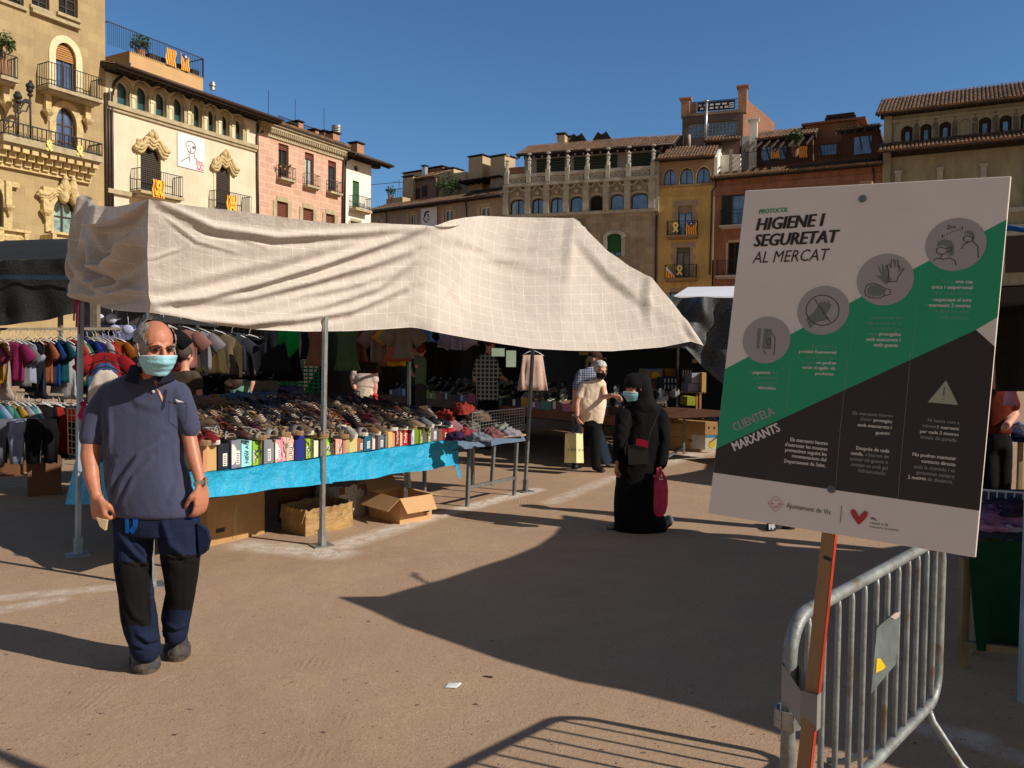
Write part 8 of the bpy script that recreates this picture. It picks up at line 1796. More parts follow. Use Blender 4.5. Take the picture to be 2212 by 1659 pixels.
# litter
mb = MB(); c = G(975,1483); mb.add([c + Vector(q) for q in ((-.03,-.02,.004),(.025,-.028,.004),(.04,.02,.012),(-.015,.03,.006),(.05,.03,.004))],[(0,1,2,3),(1,4,2)]); top(mb,'paper_scrap',M_cloth_w,'small torn white paper scrap lying on the sand','litter')
mb = MB(); c = G(1053,1462); mb.tube([c + Vector((-.02,0,.004)),c + Vector((.025,-.015,.006))],[.003,.005],5); top(mb,'twig',M_brownwood,'short dark twig on the sand above the paper scrap','litter')
rl = random.Random(5); mb = MB()
for k in range(900):
 u,v = rl.uniform(-50,2260),1060 + 620 * rl.random() ** .8; c = G(u,v); s_ = rl.uniform(.0012,.0045); mb.ell(c + Vector((0,0,s_ * .3)),(s_,s_ * rl.uniform(.6,1.2),s_ * .6),5,3)
for k in range(120):
 c = G(rl.uniform(0,2200),1080 + 560 * rl.random() ** .7); s_ = rl.uniform(.006,.016); a_ = rl.uniform(0,6); mb.add([c + Vector((s_ * math.cos(a_ + q),s_ * w_ * math.sin(a_ + q),.003 + .003 * (q > 2))) for q,w_ in ((0,.5),(1.4,.4),(3,.5),(4.6,.3))],[(0,1,2,3)])
pb_ = build(mb,'gravel',mat('grit',(0.26,0.17,0.12),var=.6,vs=9)); tag(pb_,'loose grit scattered over the sandy ground','gravel',kind='stuff')
# ================================================================ people
M_skin = mat('skin_tanned',srgb((186,122,96)),rough=.45,var=.10,vs=14,bump=.12,bs=90); M_skin2 = mat('skin_fair',srgb((206,150,128)),rough=.55,var=.08,vs=14)
M_hairg = mat('grey_hair',srgb((148,140,134)),rough=.8,var=.4,vs=60,bump=.9,bs=120); M_hairw = mat('white_hair',srgb((200,198,194)),rough=.7,var=.25,vs=50,bump=.9,bs=90); M_eye = mat('dark_eye',(0.02,0.012,0.01),rough=.2,var=0); M_brow = mat('eyebrow',srgb((70,56,48)),var=.2)
M_mask = mat('surgical_mask',srgb((150,204,220)),rough=.8,var=.06,vs=9,bump=.3,bs=45); M_maskw = mat('mask_white_edge',(0.75,0.8,0.8),rough=.8)
def rows_mb(mb,rows,d0,yaw=0.0,n=26):
 rg = []; ax = Vector((math.cos(yaw),math.sin(yaw),0)); ay = Vector((-ax.y,ax.x,0))
 for rw in rows:
  u,v,hw,hd = rw[:4]; d = d0 + (rw[4] if len(rw) > 4 else 0); c = D(u,v,d); k = d / PXF
  rg.append([c + ax * (hw * k * math.copysign(abs(math.cos(t)) ** .85,math.cos(t))) + ay * (hd * k * math.sin(t)) for t in [2 * math.pi * j / n for j in range(n)]])
 mb.loft(rg)
def chain_mb(mb,ch,d0,seg=12):
 pts = [D(c[0],c[1],d0 + c[2]) for c in ch]; rs_ = [c[3] * d0 / PXF for c in ch]
 P2,R2 = [],[]
 for i in range(len(pts) - 1):
  for k in range(3): f = k / 3; P2.append(pts[i].lerp(pts[i + 1],f)); R2.append(rs_[i] + (rs_[i + 1] - rs_[i]) * f)
 P2.append(pts[-1]); R2.append(rs_[-1]); mb.tube(P2,R2,seg); mb.ell(P2[0],(R2[0],) * 3,10,6); mb.ell(P2[-1],(R2[-1],) * 3,10,6)
def hand_mb(mb,w,d,n,s=1.0,curl=.6,side=1,thumb=None):
 w,d,n = Vector(w),Vector(d).normalized(),Vector(n).normalized(); a = d.cross(n).normalized() * side; n = a.cross(d).normalized() * side
 for k in range(4): mb.tube([w + a * ((k - 1.5) * .012 * s),w + d * (.05 * s) + a * ((k - 1.5) * .019 * s),w + d * (.09 * s) + a * ((k - 1.5) * .020 * s)],[.015 * s,.0145 * s,.0105 * s],8)
 for k,L_ in enumerate((.78,.95,1.0,.9)):
  p_ = w + d * (.088 * s) + a * ((k - 1.5) * .020 * s); c = 0; pts = [p_ - d * .01 * s]
  for j in range(3): c += curl * (.7 + .25 * j); pts.append(pts[-1] + (d * math.cos(c) + n * math.sin(c)) * (.034 - .006 * j) * s * L_)
  mb.tube(pts,[.0102 * s,.0098 * s,.009 * s,.0075 * s],7); mb.ell(pts[-1],(.0076 * s,) * 3,7,5)
 tb = w + d * (.022 * s) + a * (.024 * s); mb.tube([tb,tb + (d * .6 + a * .55 + n * .25) * (.045 * s),tb + (d * 1.25 + a * .5 + n * .8) * (.050 * s),tb + (d * 1.6 + a * .25 + n * 1.2) * (.055 * s)],[.015 * s,.013 * s,.011 * s,.009 * s],8)
def head_mb(mb,c,k,f,tilt=0.0):
 f = Vector(f).normalized(); r = Vector((-f.y,f.x,0)).normalized() * -1; u = r.cross(f).normalized()
 H = lambda x,y,z: Vector(c) + (r * x + f * y + u * z) * k
 Rm = Matrix((r,f,u)).transposed()
 E = lambda x,y,z,a,b,e: mb.ell(H(x,y,z),(a * k,b * k,e * k),16,11,Rm)
 E(0,-.012,.035,.077,.096,.088); E(0,.03,-.035,.062,.066,.080); E(0,.058,-.098,.030,.028,.024); E(0,.02,-.075,.052,.06,.042)
 for s in (-1,1): E(s * .038,.062,-.028,.026,.026,.028); E(s * .080,-.008,-.008,.010,.020,.032); E(s * .032,.083,.024,.028,.012,.010)
 mb.tube([H(0,.094,.018),H(0,.108,-.012),H(0,.118,-.034)],[.010 * k,.012 * k,.015 * k],8); E(.012,.104,-.036,.011,.012,.009); E(-.012,.104,-.036,.011,.012,.009); E(0,.088,-.068,.024,.014,.013)
 return H,Rm
def shell(mb,H,c,r,keep,nseg=40,nr=26,amp=.004,seed=0,k=1.0):
 vs = []; 
 for j in range(nr + 1):
  a = math.pi * j / nr
  for i in range(nseg):
   t = 2 * math.pi * i / nseg; q = Vector((math.sin(a) * math.cos(t),math.sin(a) * math.sin(t),math.cos(a))); g = 1 + amp * 14 * nz(q * 6,1,seed) + amp * 9 * nz(q * 17,1,seed); vs.append((c[0] + r[0] * q.x * g,c[1] + r[1] * q.y * g,c[2] + r[2] * q.z * g))
 fs = []
 for j in range(nr):
  for i in range(nseg):
   f = (j * nseg + i,j * nseg + (i + 1) % nseg,(j + 1) * nseg + (i + 1) % nseg,(j + 1) * nseg + i); m = [sum(vs[q_][w] for q_ in f) / 4 for w in range(3)]
   if keep(*m): fs.append(f)
 mb.add([H(*v) for v in vs],fs)
def put_mask(t,H,k,m1,m2,loops=True):
 mb = MB()
 def g(a,b):
  th = R(-78 + 156 * a); z = -.013 - .100 * b; w_ = .081 - .034 * b * b; dp = .107 + .022 * math.exp(-((b - .30) / .3) ** 2) * math.exp(-(th / .5) ** 2) - .02 * b * b; return H(w_ * math.sin(th) * 1.05,.006 + dp * max(.12,math.cos(th)) ** .8 + .002 * math.sin(b * 22),z - .012 * (1 - math.cos(th)) * (1 - b) * 2)
 mb.grid(g,24,16); o = build(mb,'face_mask',m1,t,smooth=True); mb = MB(); mb.tube([g(i / 16,0) for i in range(17)],.0028 * k,5); build(mb,'mask_edge',m2,o)
 if loops: mb = MB(); [(mb.tube([g(e,.03),H(s * .082,.0,.02)],.0012 * k,4),mb.tube([g(e,.85),H(s * .083,-.004,-.03)],.0012 * k,4)) for e,s in ((0,-1),(1,1))]; build(mb,'ear_loop',m2,o)
def person(label,d0,torso,chains,skin=None,head=None,hands=(),vox=.010,yaw=0.0,foot=None):
 c = D(*foot) if foot else G(torso[-1][0],768 + 2884 / d0); t = thing('person',label,'person',(c.x,c.y,0)); mb = MB(); H = None
 rows_mb(mb,torso,d0,yaw)
 for ch in chains: chain_mb(mb,ch,d0)
 for h in hands: hand_mb(mb,*h)
 if head: H,_ = head_mb(mb,*head)
 o = build(mb,'body',skin or M_skin,t); remesh(o,vox,3); return t,H
def wear(t,nm,m,rows,chains,d0,vox=.010,yaw=0.0,amp=.006,fr=7.0,pf=None,sm=2,seed=0,zs=.5,extra=None,folds=None):
 mb = MB()
 for rw in (rows if rows and isinstance(rows[0][0],(list,tuple)) else [rows] if rows else []): rows_mb(mb,rw,d0,yaw)
 for ch in chains: chain_mb(mb,ch,d0,14)
 if extra: extra(mb)
 o = build(mb,nm,m,t); remesh(o,vox,sm)
 if amp: vdisp(o,lambda p_,n_: n_ * (amp * max(0,.35 + nz((p_.x * fr,p_.y * fr,p_.z * fr * zs),1,seed) + .6 * abs(nz((p_.x * fr * 1.7 + p_.z * 4,p_.y * fr * 1.7,p_.z * fr * 1.1),1,seed + 3)))))
 if folds: vdisp(o,lambda p_,n_: n_ * foldsum(*proj(MW[t.name] @ p_),folds) * (1 if n_.y < .2 else 0))
 if pf: paint(o,pf)
 return o
def shoe_on(t,uh,vh,ut,vt,d0,dt,w,h,m,sm_,seed=0,nm='shoe'):
 a_,b_ = D(uh,vh,d0),D(ut,vt,dt); a_.z = max(0,a_.z) + .0; b_.z = max(0,b_.z); ax = (b_ - a_); L_ = ax.length; ax.normalize(); s = Vector((ax.y,-ax.x,0)).normalized(); up = s.cross(ax); up = up if up.z > 0 else -up; mb = MB()
 st = [(0,.42,.95),(.10,.46,1.0),(.3,.45,.95),(.5,.47,.72),(.7,.52,.58),(.86,.48,.50),(.96,.34,.36),(1,.12,.2)]
 mb.loft([[a_ + ax * (L_ * x) + s * (w * wd * math.copysign(abs(math.cos(q)) ** .8,math.cos(q))) + up * (max(0,math.sin(q)) * h * hh + .012) for q in [2 * math.pi * k / 18 for k in range(18)]] for x,wd,hh in st]); o = build(mb,nm,m,t); remesh(o,.006,2)
 mb = MB(); mb.loft([[a_ + ax * (L_ * (.5 + .52 * math.cos(q))) + s * (w * .53 * math.sin(q) * (1 + .08 * math.cos(q))) + up * z for q in [2 * math.pi * k / 20 for k in range(20)]] for z in (.001,.026)]); build(mb,'shoe_sole',sm_,o); return o
# ---- man in navy polo
d0 = 4.15; fdir = Vector((.70,-.72,-.20))
hp_ = lambda u,v,o: D(u,v,d0 + o)
t,H = person('man in navy polo shirt and blue face mask walking past the shoe stall',d0,
 [(322,812,30,26),(310,842,68,30),(308,880,72,34),(312,990,70,40),(326,1060,74,42),(336,1130,74,40)],
 [[(325,790,-.05,26),(322,825,0,30)],[(236,860,0,20),(200,925,-.02,20),(194,985,-.05,19.5),(199,1030,-.08,16.5),(209,1074,-.10,11.5)],[(386,860,0,17),(405,925,0,16),(418,985,-.03,15.5),(428,1022,-.05,12.5),(435,1050,-.06,10.5)],
     [(290,1130,0,30),(290,1240,-.04,20),(312,1400,-.05,14)],[(384,1130,0,30),(390,1240,.02,20),(379,1380,.07,14)]],
 head=(D(336,751,4.02),1.06,fdir),vox=.0065,foot=(335,1440,4.15),
 hands=((hp_(209,1074,-.10),(.20,-.1,-.9),(.30,.85,.15),1.15,1.0,1),(hp_(435,1050,-.06),(.02,-.1,-1),(-.8,.5,0),1.05,.35,-1)))
mb = MB(); shell(mb,H,(0,-.016,.033),(.089,.107,.0945),lambda x,y,z: (y < .068 - .50 * max(0,z - .02)) and (abs(x) > .044 or z < .09 or y < -.035) and z > -.055 + .35 * max(0,y) and not (abs(x) > .05 and -.028 < y < .016 and z < .018),amp=.006,seed=3); build(mb,'hair',M_hairg,t,smooth=True)
put_mask(t,H,1.06,M_mask,M_maskw)
for s in (-1,1):
 mb = MB(); mb.ell(H(s * .031,.0895,.006),(.016,.010,.0075),10,7); build(mb,'eye',M_eye,t,smooth=True)
 mb = MB(); mb.tube([H(s * .012,.1015,.022),H(s * .030,.1005,.029),H(s * .052,.086,.024)],[.005,.006,.003],6); build(mb,'eyebrow',M_brow,t,smooth=True)
M_polo = fab('navy_polo',(66,69,94),bump=.25,bs=60,var=.10,vs=3,sheen=.2)
polo = [(322,806,35,29,-.02),(311,818,60,34),(308,836,87,40),(308,868,89,46),(310,930,85,52),(311,993,83,55),(322,1050,89,56),(334,1095,94,55),(337,1110,94.5,54)]
o = wear(t,'polo_shirt',M_polo,polo,[[(240,852,0,28),(211,893,-.01,27),(198,944,-.03,25)],[(384,852,0,25),(400,888,0,23),(412,926,-.01,20)]],d0,.0075,amp=.008,fr=4,zs=.7,seed=2,folds=[([(350,950),(300,985),(264,1040),(244,1095)],.016,7),([(330,990),(290,1030),(262,1090)],.012,6),([(236,880),(240,930),(236,980)],.014,5),([(380,970),(392,1030),(372,1080)],.009,8),([(262,830),(300,870),(340,880)],.006,9),([(250,1000),(238,1060),(240,1105)],.012,6),([(395,1000),(420,1060)],.008,6)])
mb = MB(); pc_ = lambda u,v,e: D(u,v,d0 - e)
cn = D(325,806,d0 - .03); kk = d0 / PXF
def ring(i,r1,r2,dz): t = R(312 + 315 * i / 30); e_ = abs(i - 15) / 15; return cn + Vector((r1 * kk * math.cos(t),r2 * kk * math.sin(t) - .02 * e_ ** 3,(dz - (9 * e_ ** 4 if dz < 0 else 5 * e_ ** 2)) * kk))
mb.loft([[ring(i,*q) for i in range(31)] for q in ((34,30,4),(36,33,16),(38,35,17),(50,43,-12),(49,42,-13))],cap=False,closed=False)
co = build(mb,'collar',fab('black_collar',(26,27,40)),o); md = co.modifiers.new('s','SOLIDIFY'); md.thickness = .004
sf = surf(o); onz = lambda u,v,e: sf(u,v,.004)
ink2 = lambda pts,w,m,nm,par: (lambda mb: (stroke(pts,w,Vector((-.2,-1,.05)).normalized(),mb),build(mb,nm,m,par))[1])(MB())
mb = MB(); mb.add([onz(331,822,0),onz(352,822,0),onz(357,838,0),onz(351,868,0),onz(343,850,0)],[tuple(range(5))]); build(mb,'open_neck',M_skin,t)
M_pk = fab('navy_placket',(60,64,90)); fq = lambda u,v,e=.0: sf(u,v,.006)
ink2([fq(357,842),fq(354,862),fq(350,884)],.022,M_pk,'placket',o); mb = MB(); mb.ell(fq(331,846,.012),(.008,.004,.008),10,6); build(mb,'button',M_white_pl,o)
ink2([fq(365,866,-.01),fq(365.5,912,-.005),fq(384,924,-.005),(fq(402,914,-.03)),fq(403,870,-.035)],.003,M_pk,'chest_pocket',o); ink2([fq(365,866,-.01),fq(403,870,-.035)],.004,M_pk,'pocket_edge',o); mb = MB(); mb.add([fq(379,862,-.008),fq(399,869,-.015),fq(381,869,-.008)],[(0,1,2)]); build(mb,'paper_slip',M_white_pl,o)
M_tr = fab('navy_work_trousers',(27,35,60),bump=.4,var=.15,vs=4); M_kn = fab('black_knee_panel',(20,19,20),bump=.3)
def kneepaint(p_): 
 P0 = MW[t.name] @ p_; u,v = proj(P0); return 1 if (u < 346 and 1213 < v < 1352 - .5 * (u - 262) * 0 and u < 325) or (u >= 346 and 1198 < v < 1318 and u > 350) else 0
tr = wear(t,'work_trousers',[M_tr,M_kn],[(336,1096,92,50),(338,1125,92,52),(338,1150,84,50)],[[(290,1140,0,42),(285,1209,-.03,36),(296,1287,-.05,33),(306,1360,-.05,33),(316,1402,-.06,28)],[(386,1140,0,42),(391,1205,.0,38),(390,1280,.03,31),(379,1340,.07,29),(378,1370,.07,25)]],d0,.008,amp=.012,fr=5,zs=.8,seed=8,pf=kneepaint,folds=[([(258,1155),(290,1195),(322,1226)],.022,6),([(290,1170),(318,1205)],.014,5),([(352,1130),(368,1175),(402,1206)],.020,7),([(265,1210),(295,1222),(325,1214)],.010,3),([(350,1196),(380,1206),(430,1196)],.010,3),([(300,1370),(320,1385),(345,1378)],.018,5),([(285,1390),(310,1400)],.012,4),([(356,1345),(380,1358),(402,1350)],.012,5),([(330,1240),(326,1300),(332,1350)],.012,5),([(270,1290),(290,1330),(318,1350)],.010,6)])
M_bt = fab('bright_blue_trim',(26,92,176)); tf = surf(tr); tq = lambda u,v,e=.0: tf(u,v,.005)
ink2([tq(274,1119),tq(275,1152)],.022,M_bt,'pocket_trim',tr); ink2([tq(293,1119,.012),tq(292,1136,.012),tq(283,1150,.01)],.028,M_bt,'pocket_trim',tr); ink2([tq(389,1102,.0),tq(404,1116,-.01),tq(425,1124,-.03)],.018,M_bt,'pocket_trim',tr); ink2([tq(425,1138,-.05),tq(431,1200,-.06)],.024,M_bt,'pocket_trim',tr)
mb = MB(); mb.prism([D(u,v,d0 - .04) for u,v in ((426,1130),(446,1146),(452,1168),(447,1190),(438,1198),(431,1196))],(0,.03,0)); build(mb,'tool_pocket',M_tr,tr); mb = MB(); mb.prism([D(u,v,d0 - .13) for u,v in ((208,1118),(230,1124),(227,1146),(216,1138))],(0,.02,0)); build(mb,'folded_paper',mat('buff_card',(0,0,0)),t)
mb = MB(); c = D(434,1042,d0 - .055); n_ = 16; mb.loft([[c + Vector((.036 * math.cos(q),.028 * math.sin(q),z + .010 * math.cos(q))) for q in [2 * math.pi * k / n_ for k in range(n_)]] for z in (-.011,.011)],cap=False); mb.box(c + Vector((.033,-.018,.012)),(.012,.034,.030),Matrix.Rotation(.5,3,'Z')); build(mb,'wristwatch',mat('watch_steel',(0.6,0.6,0.58),rough=.25,metal=.9,var=.1),t)
M_boot = mat('dusty_leather_boot',srgb((92,82,74)),rough=.75,var=.3,vs=18,bump=.4,bs=30,col2=srgb((54,54,58)),c2s=9); M_bsole = mat('boot_sole',srgb((84,72,60)),rough=.9,var=.2)
shoe_on(t,306,1412,320,1464,4.28,4.06,.138,.125,M_boot,M_bsole,nm='boot'); shoe_on(t,380,1385,386,1438,4.42,4.23,.128,.125,M_boot,M_bsole,nm='boot')
# ---- woman in black
d0 = 7.6; M_blk = fab('black_robe',(15,14,16),bump=.12,var=.2); M_scarf = fab('black_headscarf',(20,19,21))
t,H = person('person in long black robe and headscarf with surgical mask, holding a pink bag',d0,[(1385,872,18,14),(1388,900,38,20),(1385,960,38,22),(1378,1040,36,24),(1380,1120,40,24)],
 [[(1384,850,0,12),(1386,880,0,14)],[(1426,900,-.04,10),(1434,950,-.06,7.5),(1426,1006,-.08,6)],[(1350,900,-.05,14),(1342,950,-.15,10),(1334,996,-.18,6)],[(1370,1060,0,14),(1340,1138,0,9)],[(1395,1060,0,14),(1412,1108,.05,9)]],skin=M_skin,
 head=(D(1373,839,7.55),.95,(-.85,-.45,-.12)),vox=.010,foot=(1385,1150,7.6),hands=((D(1424,1006,7.5),(-.05,0,-1),(-1,-.3,0),1.1,1.1,1),(D(1334,998,7.42),(-.2,0,-1),(1,-.3,0),1.0,.5,1)))
wear(t,'headscarf',M_scarf,[[(1377,806,10,10),(1376,812,22,22),(1376,822,27,27),(1380,840,26,29),(1384,858,25,27),(1389,874,33,30),(1391,892,43,27)]],[],d0,.012,amp=.012,fr=9,seed=5)
mb = MB(); shell(mb,H,(0,-.008,.030),(.090,.112,.102),lambda x,y,z: z > .012 or y < .03,amp=.001); build(mb,'under_scarf',M_scarf,t,smooth=True)
put_mask(t,lambda x,y,z,H=H: H(x * 1.05,y * 1.12,z),.98,M_mask,M_maskw,False)
wear(t,'robe',M_blk,[[(1389,876,36,24),(1390,892,45,28),(1388,938,47,32),(1382,990,45,33),(1376,1040,43,34),(1374,1090,46,36),(1382,1130,54,38),(1384,1149,50,34)]],[[(1427,900,-.04,17),(1434,950,-.06,15),(1426,1000,-.08,14)],[(1350,900,-.05,16),(1341,950,-.14,13),(1338,992,-.16,11)]],d0,.012,amp=.022,fr=7,seed=6,zs=.10)
shoe_on(t,1345,1146,1312,1148,7.62,7.62,.09,.07,mat('grey_trainer',srgb((110,112,116)),var=.2),M_blkr); a_ = shoe_on(t,1450,1128,1428,1150,7.75,7.65,.09,.07,mat('grey_trainer',(0,0,0)),M_blkr)
mb = MB(); mb.tube([D(1356,900,7.33),D(1352,950,7.33),D(1364,968,7.28)],.006,5); mb.tube([D(1425,885,7.4),D(1402,940,7.28),D(1398,968,7.28)],.006,5); mb.prism([D(u,v,7.28) for u,v in ((1356,962),(1400,966),(1402,1002),(1358,1004))],(0,.09,0)); top(mb,'shoulder_bag',mat('black_leather',(0.012,0.012,0.012),rough=.35),'small black shoulder bag worn across the front of the black robe','bag')
mb = MB(); mb.prism([D(u,v,7.26) for u,v in ((1376,947),(1400,953),(1399,968),(1373,961))],(0,.015,0)); top(mb,'wallet',fab('red_wallet',(130,16,40)),'red wallet sticking out of the black shoulder bag','wallet')
mb = MB(); d = 7.42; mb.loft([[D(u + w_ * math.cos(q),v,d + .03 * math.sin(q)) for q in [k * math.pi / 6 for k in range(12)]] for u,v,w_ in ((1427,1036,14),(1428,1060,15.5),(1427,1090,15.5),(1425,1108,13),(1424,1116,6))]); [mb.tube([D(u,1038,d),D((u + 1424) / 2,1022,d),D(1422 + (u - 1427) * .2,1010,d)],[.016,.012,.010],6) for u in (1417,1438)]; top(mb,'plastic_bag',mat('pink_plastic',srgb((236,80,128)),rough=.35,var=.15,trans=.5,bump=.3,bs=18),'pink plastic carrier bag hanging from the hand of the person in black','bag',smooth=True)
# ---- grey haired woman and man in a cap
def loc(p_,t): return proj(MW[t.name] @ p_)
d0 = 11.4; t,H = person('elderly person with short grey hair, dark floral mask and cream shirt, carrying a tote bag',d0,[(1288,822,11,9),(1282,832,24,11),(1278,870,22,13),(1278,910,22,13)],
 [[(1295,812,0,7.5),(1288,828,0,9)],[(1258,836,0,8),(1246,872,-.05,6.5),(1247,898,-.08,5)],[(1302,838,-.05,7),(1304,858,-.1,6),(1322,854,-.25,4.5)],[(1282,905,0,12),(1287,960,-.05,8),(1286,1008,-.05,6)],[(1270,905,0,12),(1256,960,.1,8),(1238,1000,.2,6)]],skin=M_skin2,
 head=(D(1297,799,11.35),.98,(.45,-.85,-.25)),foot=(1290,1020,11.4),hands=((D(1247,898,11.3),(.1,0,-1),(1,0,0),1.1,1.2,1),(D(1322,854,11.1),(1,-.1,-.1),(0,-.3,-1),1.1,.6,1)))
mb = MB(); shell(mb,H,(0,-.018,.036),(.092,.108,.098),lambda x,y,z: y < .048 + .3 * (z > .075) or z > .085,amp=.006,seed=9); build(mb,'hair',M_hairw,t,smooth=True); put_mask(t,H,.98,fab('floral_black_mask',(26,24,26),col2=(0.35,0.30,0.12),c2s=60,c2t=(.62,.66)),M_blkr)
mb = MB(); [mb.tube([H(s * .032 + .018 * math.cos(q),.104,.006 + .014 * math.sin(q)) for q in [k * .7854 for k in range(9)]],.0022,4) for s in (-1,1)]; build(mb,'glasses',M_iron,t)
wear(t,'cream_shirt',fab('cream_shirt',(226,206,184),bump=.5),[[(1289,820,12,10),(1284,828,24,12),(1281,850,27,15),(1278,880,29,17),(1277,905,27,16),(1280,915,22,14)]],[[(1262,834,0,10),(1252,856,-.02,9.5)],[(1301,836,-.03,8),(1305,852,-.06,8)]],d0,.012,amp=.018,fr=8,seed=12)
wear(t,'trousers',fab('black_trousers',(22,22,26)),[(1278,902,23,14),(1278,920,22,14)],[[(1284,915,0,13.5),(1287,960,-.04,11),(1287,1006,-.05,9)],[(1270,915,.02,13),(1256,960,.12,10),(1240,998,.2,7)]],d0,.014,amp=.012,seed=13)
shoe_on(t,1282,1014,1305,1020,11.45,11.3,.10,.07,mshoe('black'),M_blkr); shoe_on(t,1238,1008,1244,1016,11.7,11.6,.09,.09,mshoe('black'),M_blkr)
mb = MB(); d = 11.15; mb.loft([[D(1240 + w_ * cx_,v,d + e) for cx_,e in ((-1,-.06),(.25,-.12),(1,.10),(-.3,.15))] for v,w_ in ((936,19),(1000,21))]); tg = top(mb,'tote_bag',fab('cream_tote',(214,208,158)),'cream tote bag with dark handles carried by the grey haired person','bag')
mb = MB(); [mb.tube([D(u,938,d),D(1247,912,d)],.008,5) for u in (1234,1256)]; build(mb,'handle',M_iron,tg); p0_ = D(1226,974,d - .10); mb = text_mb('sandr',.070,p0_,(D(1246,975,d - .14) - p0_).normalized(),Vector((0,0,1)),space=1.5); build(mb,'lettering',M_print,tg)
d0 = 12.0; t,H = person('person in brown cap, blue checked shirt and jeans walking behind the grey haired one',d0,[(1278,796,10,8),(1272,806,22,10),(1270,850,21,12),(1272,905,20,12)],[[(1284,786,0,7),(1279,800,0,8)],[(1252,812,0,8),(1243,845,0,6.5),(1240,885,0,5)],[(1275,900,0,11),(1300,950,-.05,8),(1312,1000,-.1,6)],[(1266,900,0,11),(1250,960,.1,8),(1240,1000,.1,6)]],skin=M_skin2,head=(D(1286,776,12),1.0,(.9,-.35,-.1)),foot=(1290,1008,12))
mb = MB(); shell(mb,H,(0,-.012,.045),(.088,.106,.085),lambda x,y,z: z > .03,amp=.001); mb.loft([[H(x,y,.034 - .01 * (y > .15)) for x,y in ((-.07,.06),(-.055,.14),(0,.17),(.055,.14),(.07,.06))],[H(x,y,.026 - .01 * (y > .15)) for x,y in ((-.07,.06),(-.055,.14),(0,.17),(.055,.14),(.07,.06))]]); build(mb,'cap',fab('brown_cap',(70,44,36)),t,smooth=True); mb = MB(); shell(mb,H,(0,-.018,.02),(.086,.1,.085),lambda x,y,z: y < -.01 and z < .04 and z > -.06,amp=.004); build(mb,'hair',M_hairg,t,smooth=True)
def checkmat(nm,c1,c2,sc):
 m = mat(nm,srgb(c1),rough=.9,var=0); n = m.node_tree; tc = n.nodes.new('ShaderNodeTexCoord'); b = n.nodes['Principled BSDF']; s = n.nodes.new('ShaderNodeSeparateXYZ'); n.links.new(tc.outputs['Object'],s.inputs[0]); out = None
 for i in (0,2):
  a = n.nodes.new('ShaderNodeMath'); a.operation = 'MULTIPLY'; a.inputs[1].default_value = sc; n.links.new(s.outputs[i],a.inputs[0]); f = n.nodes.new('ShaderNodeMath'); f.operation = 'FRACT'; n.links.new(a.outputs[0],f.inputs[0]); g = n.nodes.new('ShaderNodeMath'); g.operation = 'LESS_THAN'; g.inputs[1].default_value = .30; n.links.new(f.outputs[0],g.inputs[0])
  if out: h = n.nodes.new('ShaderNodeMath'); h.operation = 'MAXIMUM'; n.links.new(out,h.inputs[0]); n.links.new(g.outputs[0],h.inputs[1]); out = h.outputs[0]
  else: out = g.outputs[0]
 x = n.nodes.new('ShaderNodeMix'); x.data_type = 'RGBA'; x.inputs[6].default_value = (*srgb(c1),1); x.inputs[7].default_value = (*srgb(c2),1); n.links.new(out,x.inputs[0]); n.links.new(x.outputs[2],b.inputs['Base Color']); return m
wear(t,'checked_shirt',checkmat('blue_check',(52,66,110),(176,186,206),30),[[(1279,794,10,9),(1273,803,23,12),(1270,850,24,14),(1272,900,23,14)]],[[(1256,808,0,10),(1247,836,0,10)]],d0,.014,amp=.01)
wear(t,'jeans',fab('pale_jeans',(104,136,176)),[(1272,896,21,13),(1272,910,20,12)],[[(1276,905,0,12),(1298,950,-.05,10),(1314,998,-.1,8.5)],[(1266,905,0,12),(1250,960,.1,9),(1242,1000,.1,7)]],d0,.014,amp=.012,seed=3)
shoe_on(t,1310,1006,1334,1004,11.95,11.8,.10,.07,mshoe('grey'),M_rub); shoe_on(t,1226,1008,1250,1010,12.1,12.1,.10,.07,mshoe('grey'),M_rub)
# ---- shoppers seen in the shade
d0 = 14.0; t,H = person('person in plaid shirt seen from behind at the trainer stall',d0,[(1054,766,8,7),(1050,776,18,9),(1052,860,20,11),(1054,900,19,11)],[[(1056,752,0,6),(1054,770,0,7)],[(1068,782,0,7),(1080,812,-.0,5.5),(1094,822,.15,4)],[(1032,782,0,7),(1026,820,0,5.5)],[(1044,900,0,11),(1044,966,0,7)],[(1062,900,0,11),(1062,966,0,7)]],skin=M_skin2,head=(D(1058,744,14),1.0,(.6,.8,-.2)),foot=(1054,970,14))
wear(t,'plaid_shirt',checkmat('plaid',(40,54,76),(166,176,176),14),[[(1054,764,10,8),(1050,774,20,10),(1050,810,23,12),(1054,850,25,13),(1054,864,25,13)]],[[(1066,782,0,8.5),(1076,808,0,8)],[(1034,782,0,8.5),(1028,810,0,8)]],d0,.016,amp=.012); wear(t,'trousers',fab('black_trousers',(0,0,0)),[(1054,858,22,12),(1054,890,22,12)],[[(1044,890,0,12),(1044,965,0,9)],[(1063,890,0,12),(1063,965,0,9)]],d0,.016,amp=.01)
mb = MB(); shell(mb,H,(0,-.012,.04),(.084,.102,.09),lambda x,y,z: y < .04 and z > -.04); build(mb,'hair',M_brow,t,smooth=True)
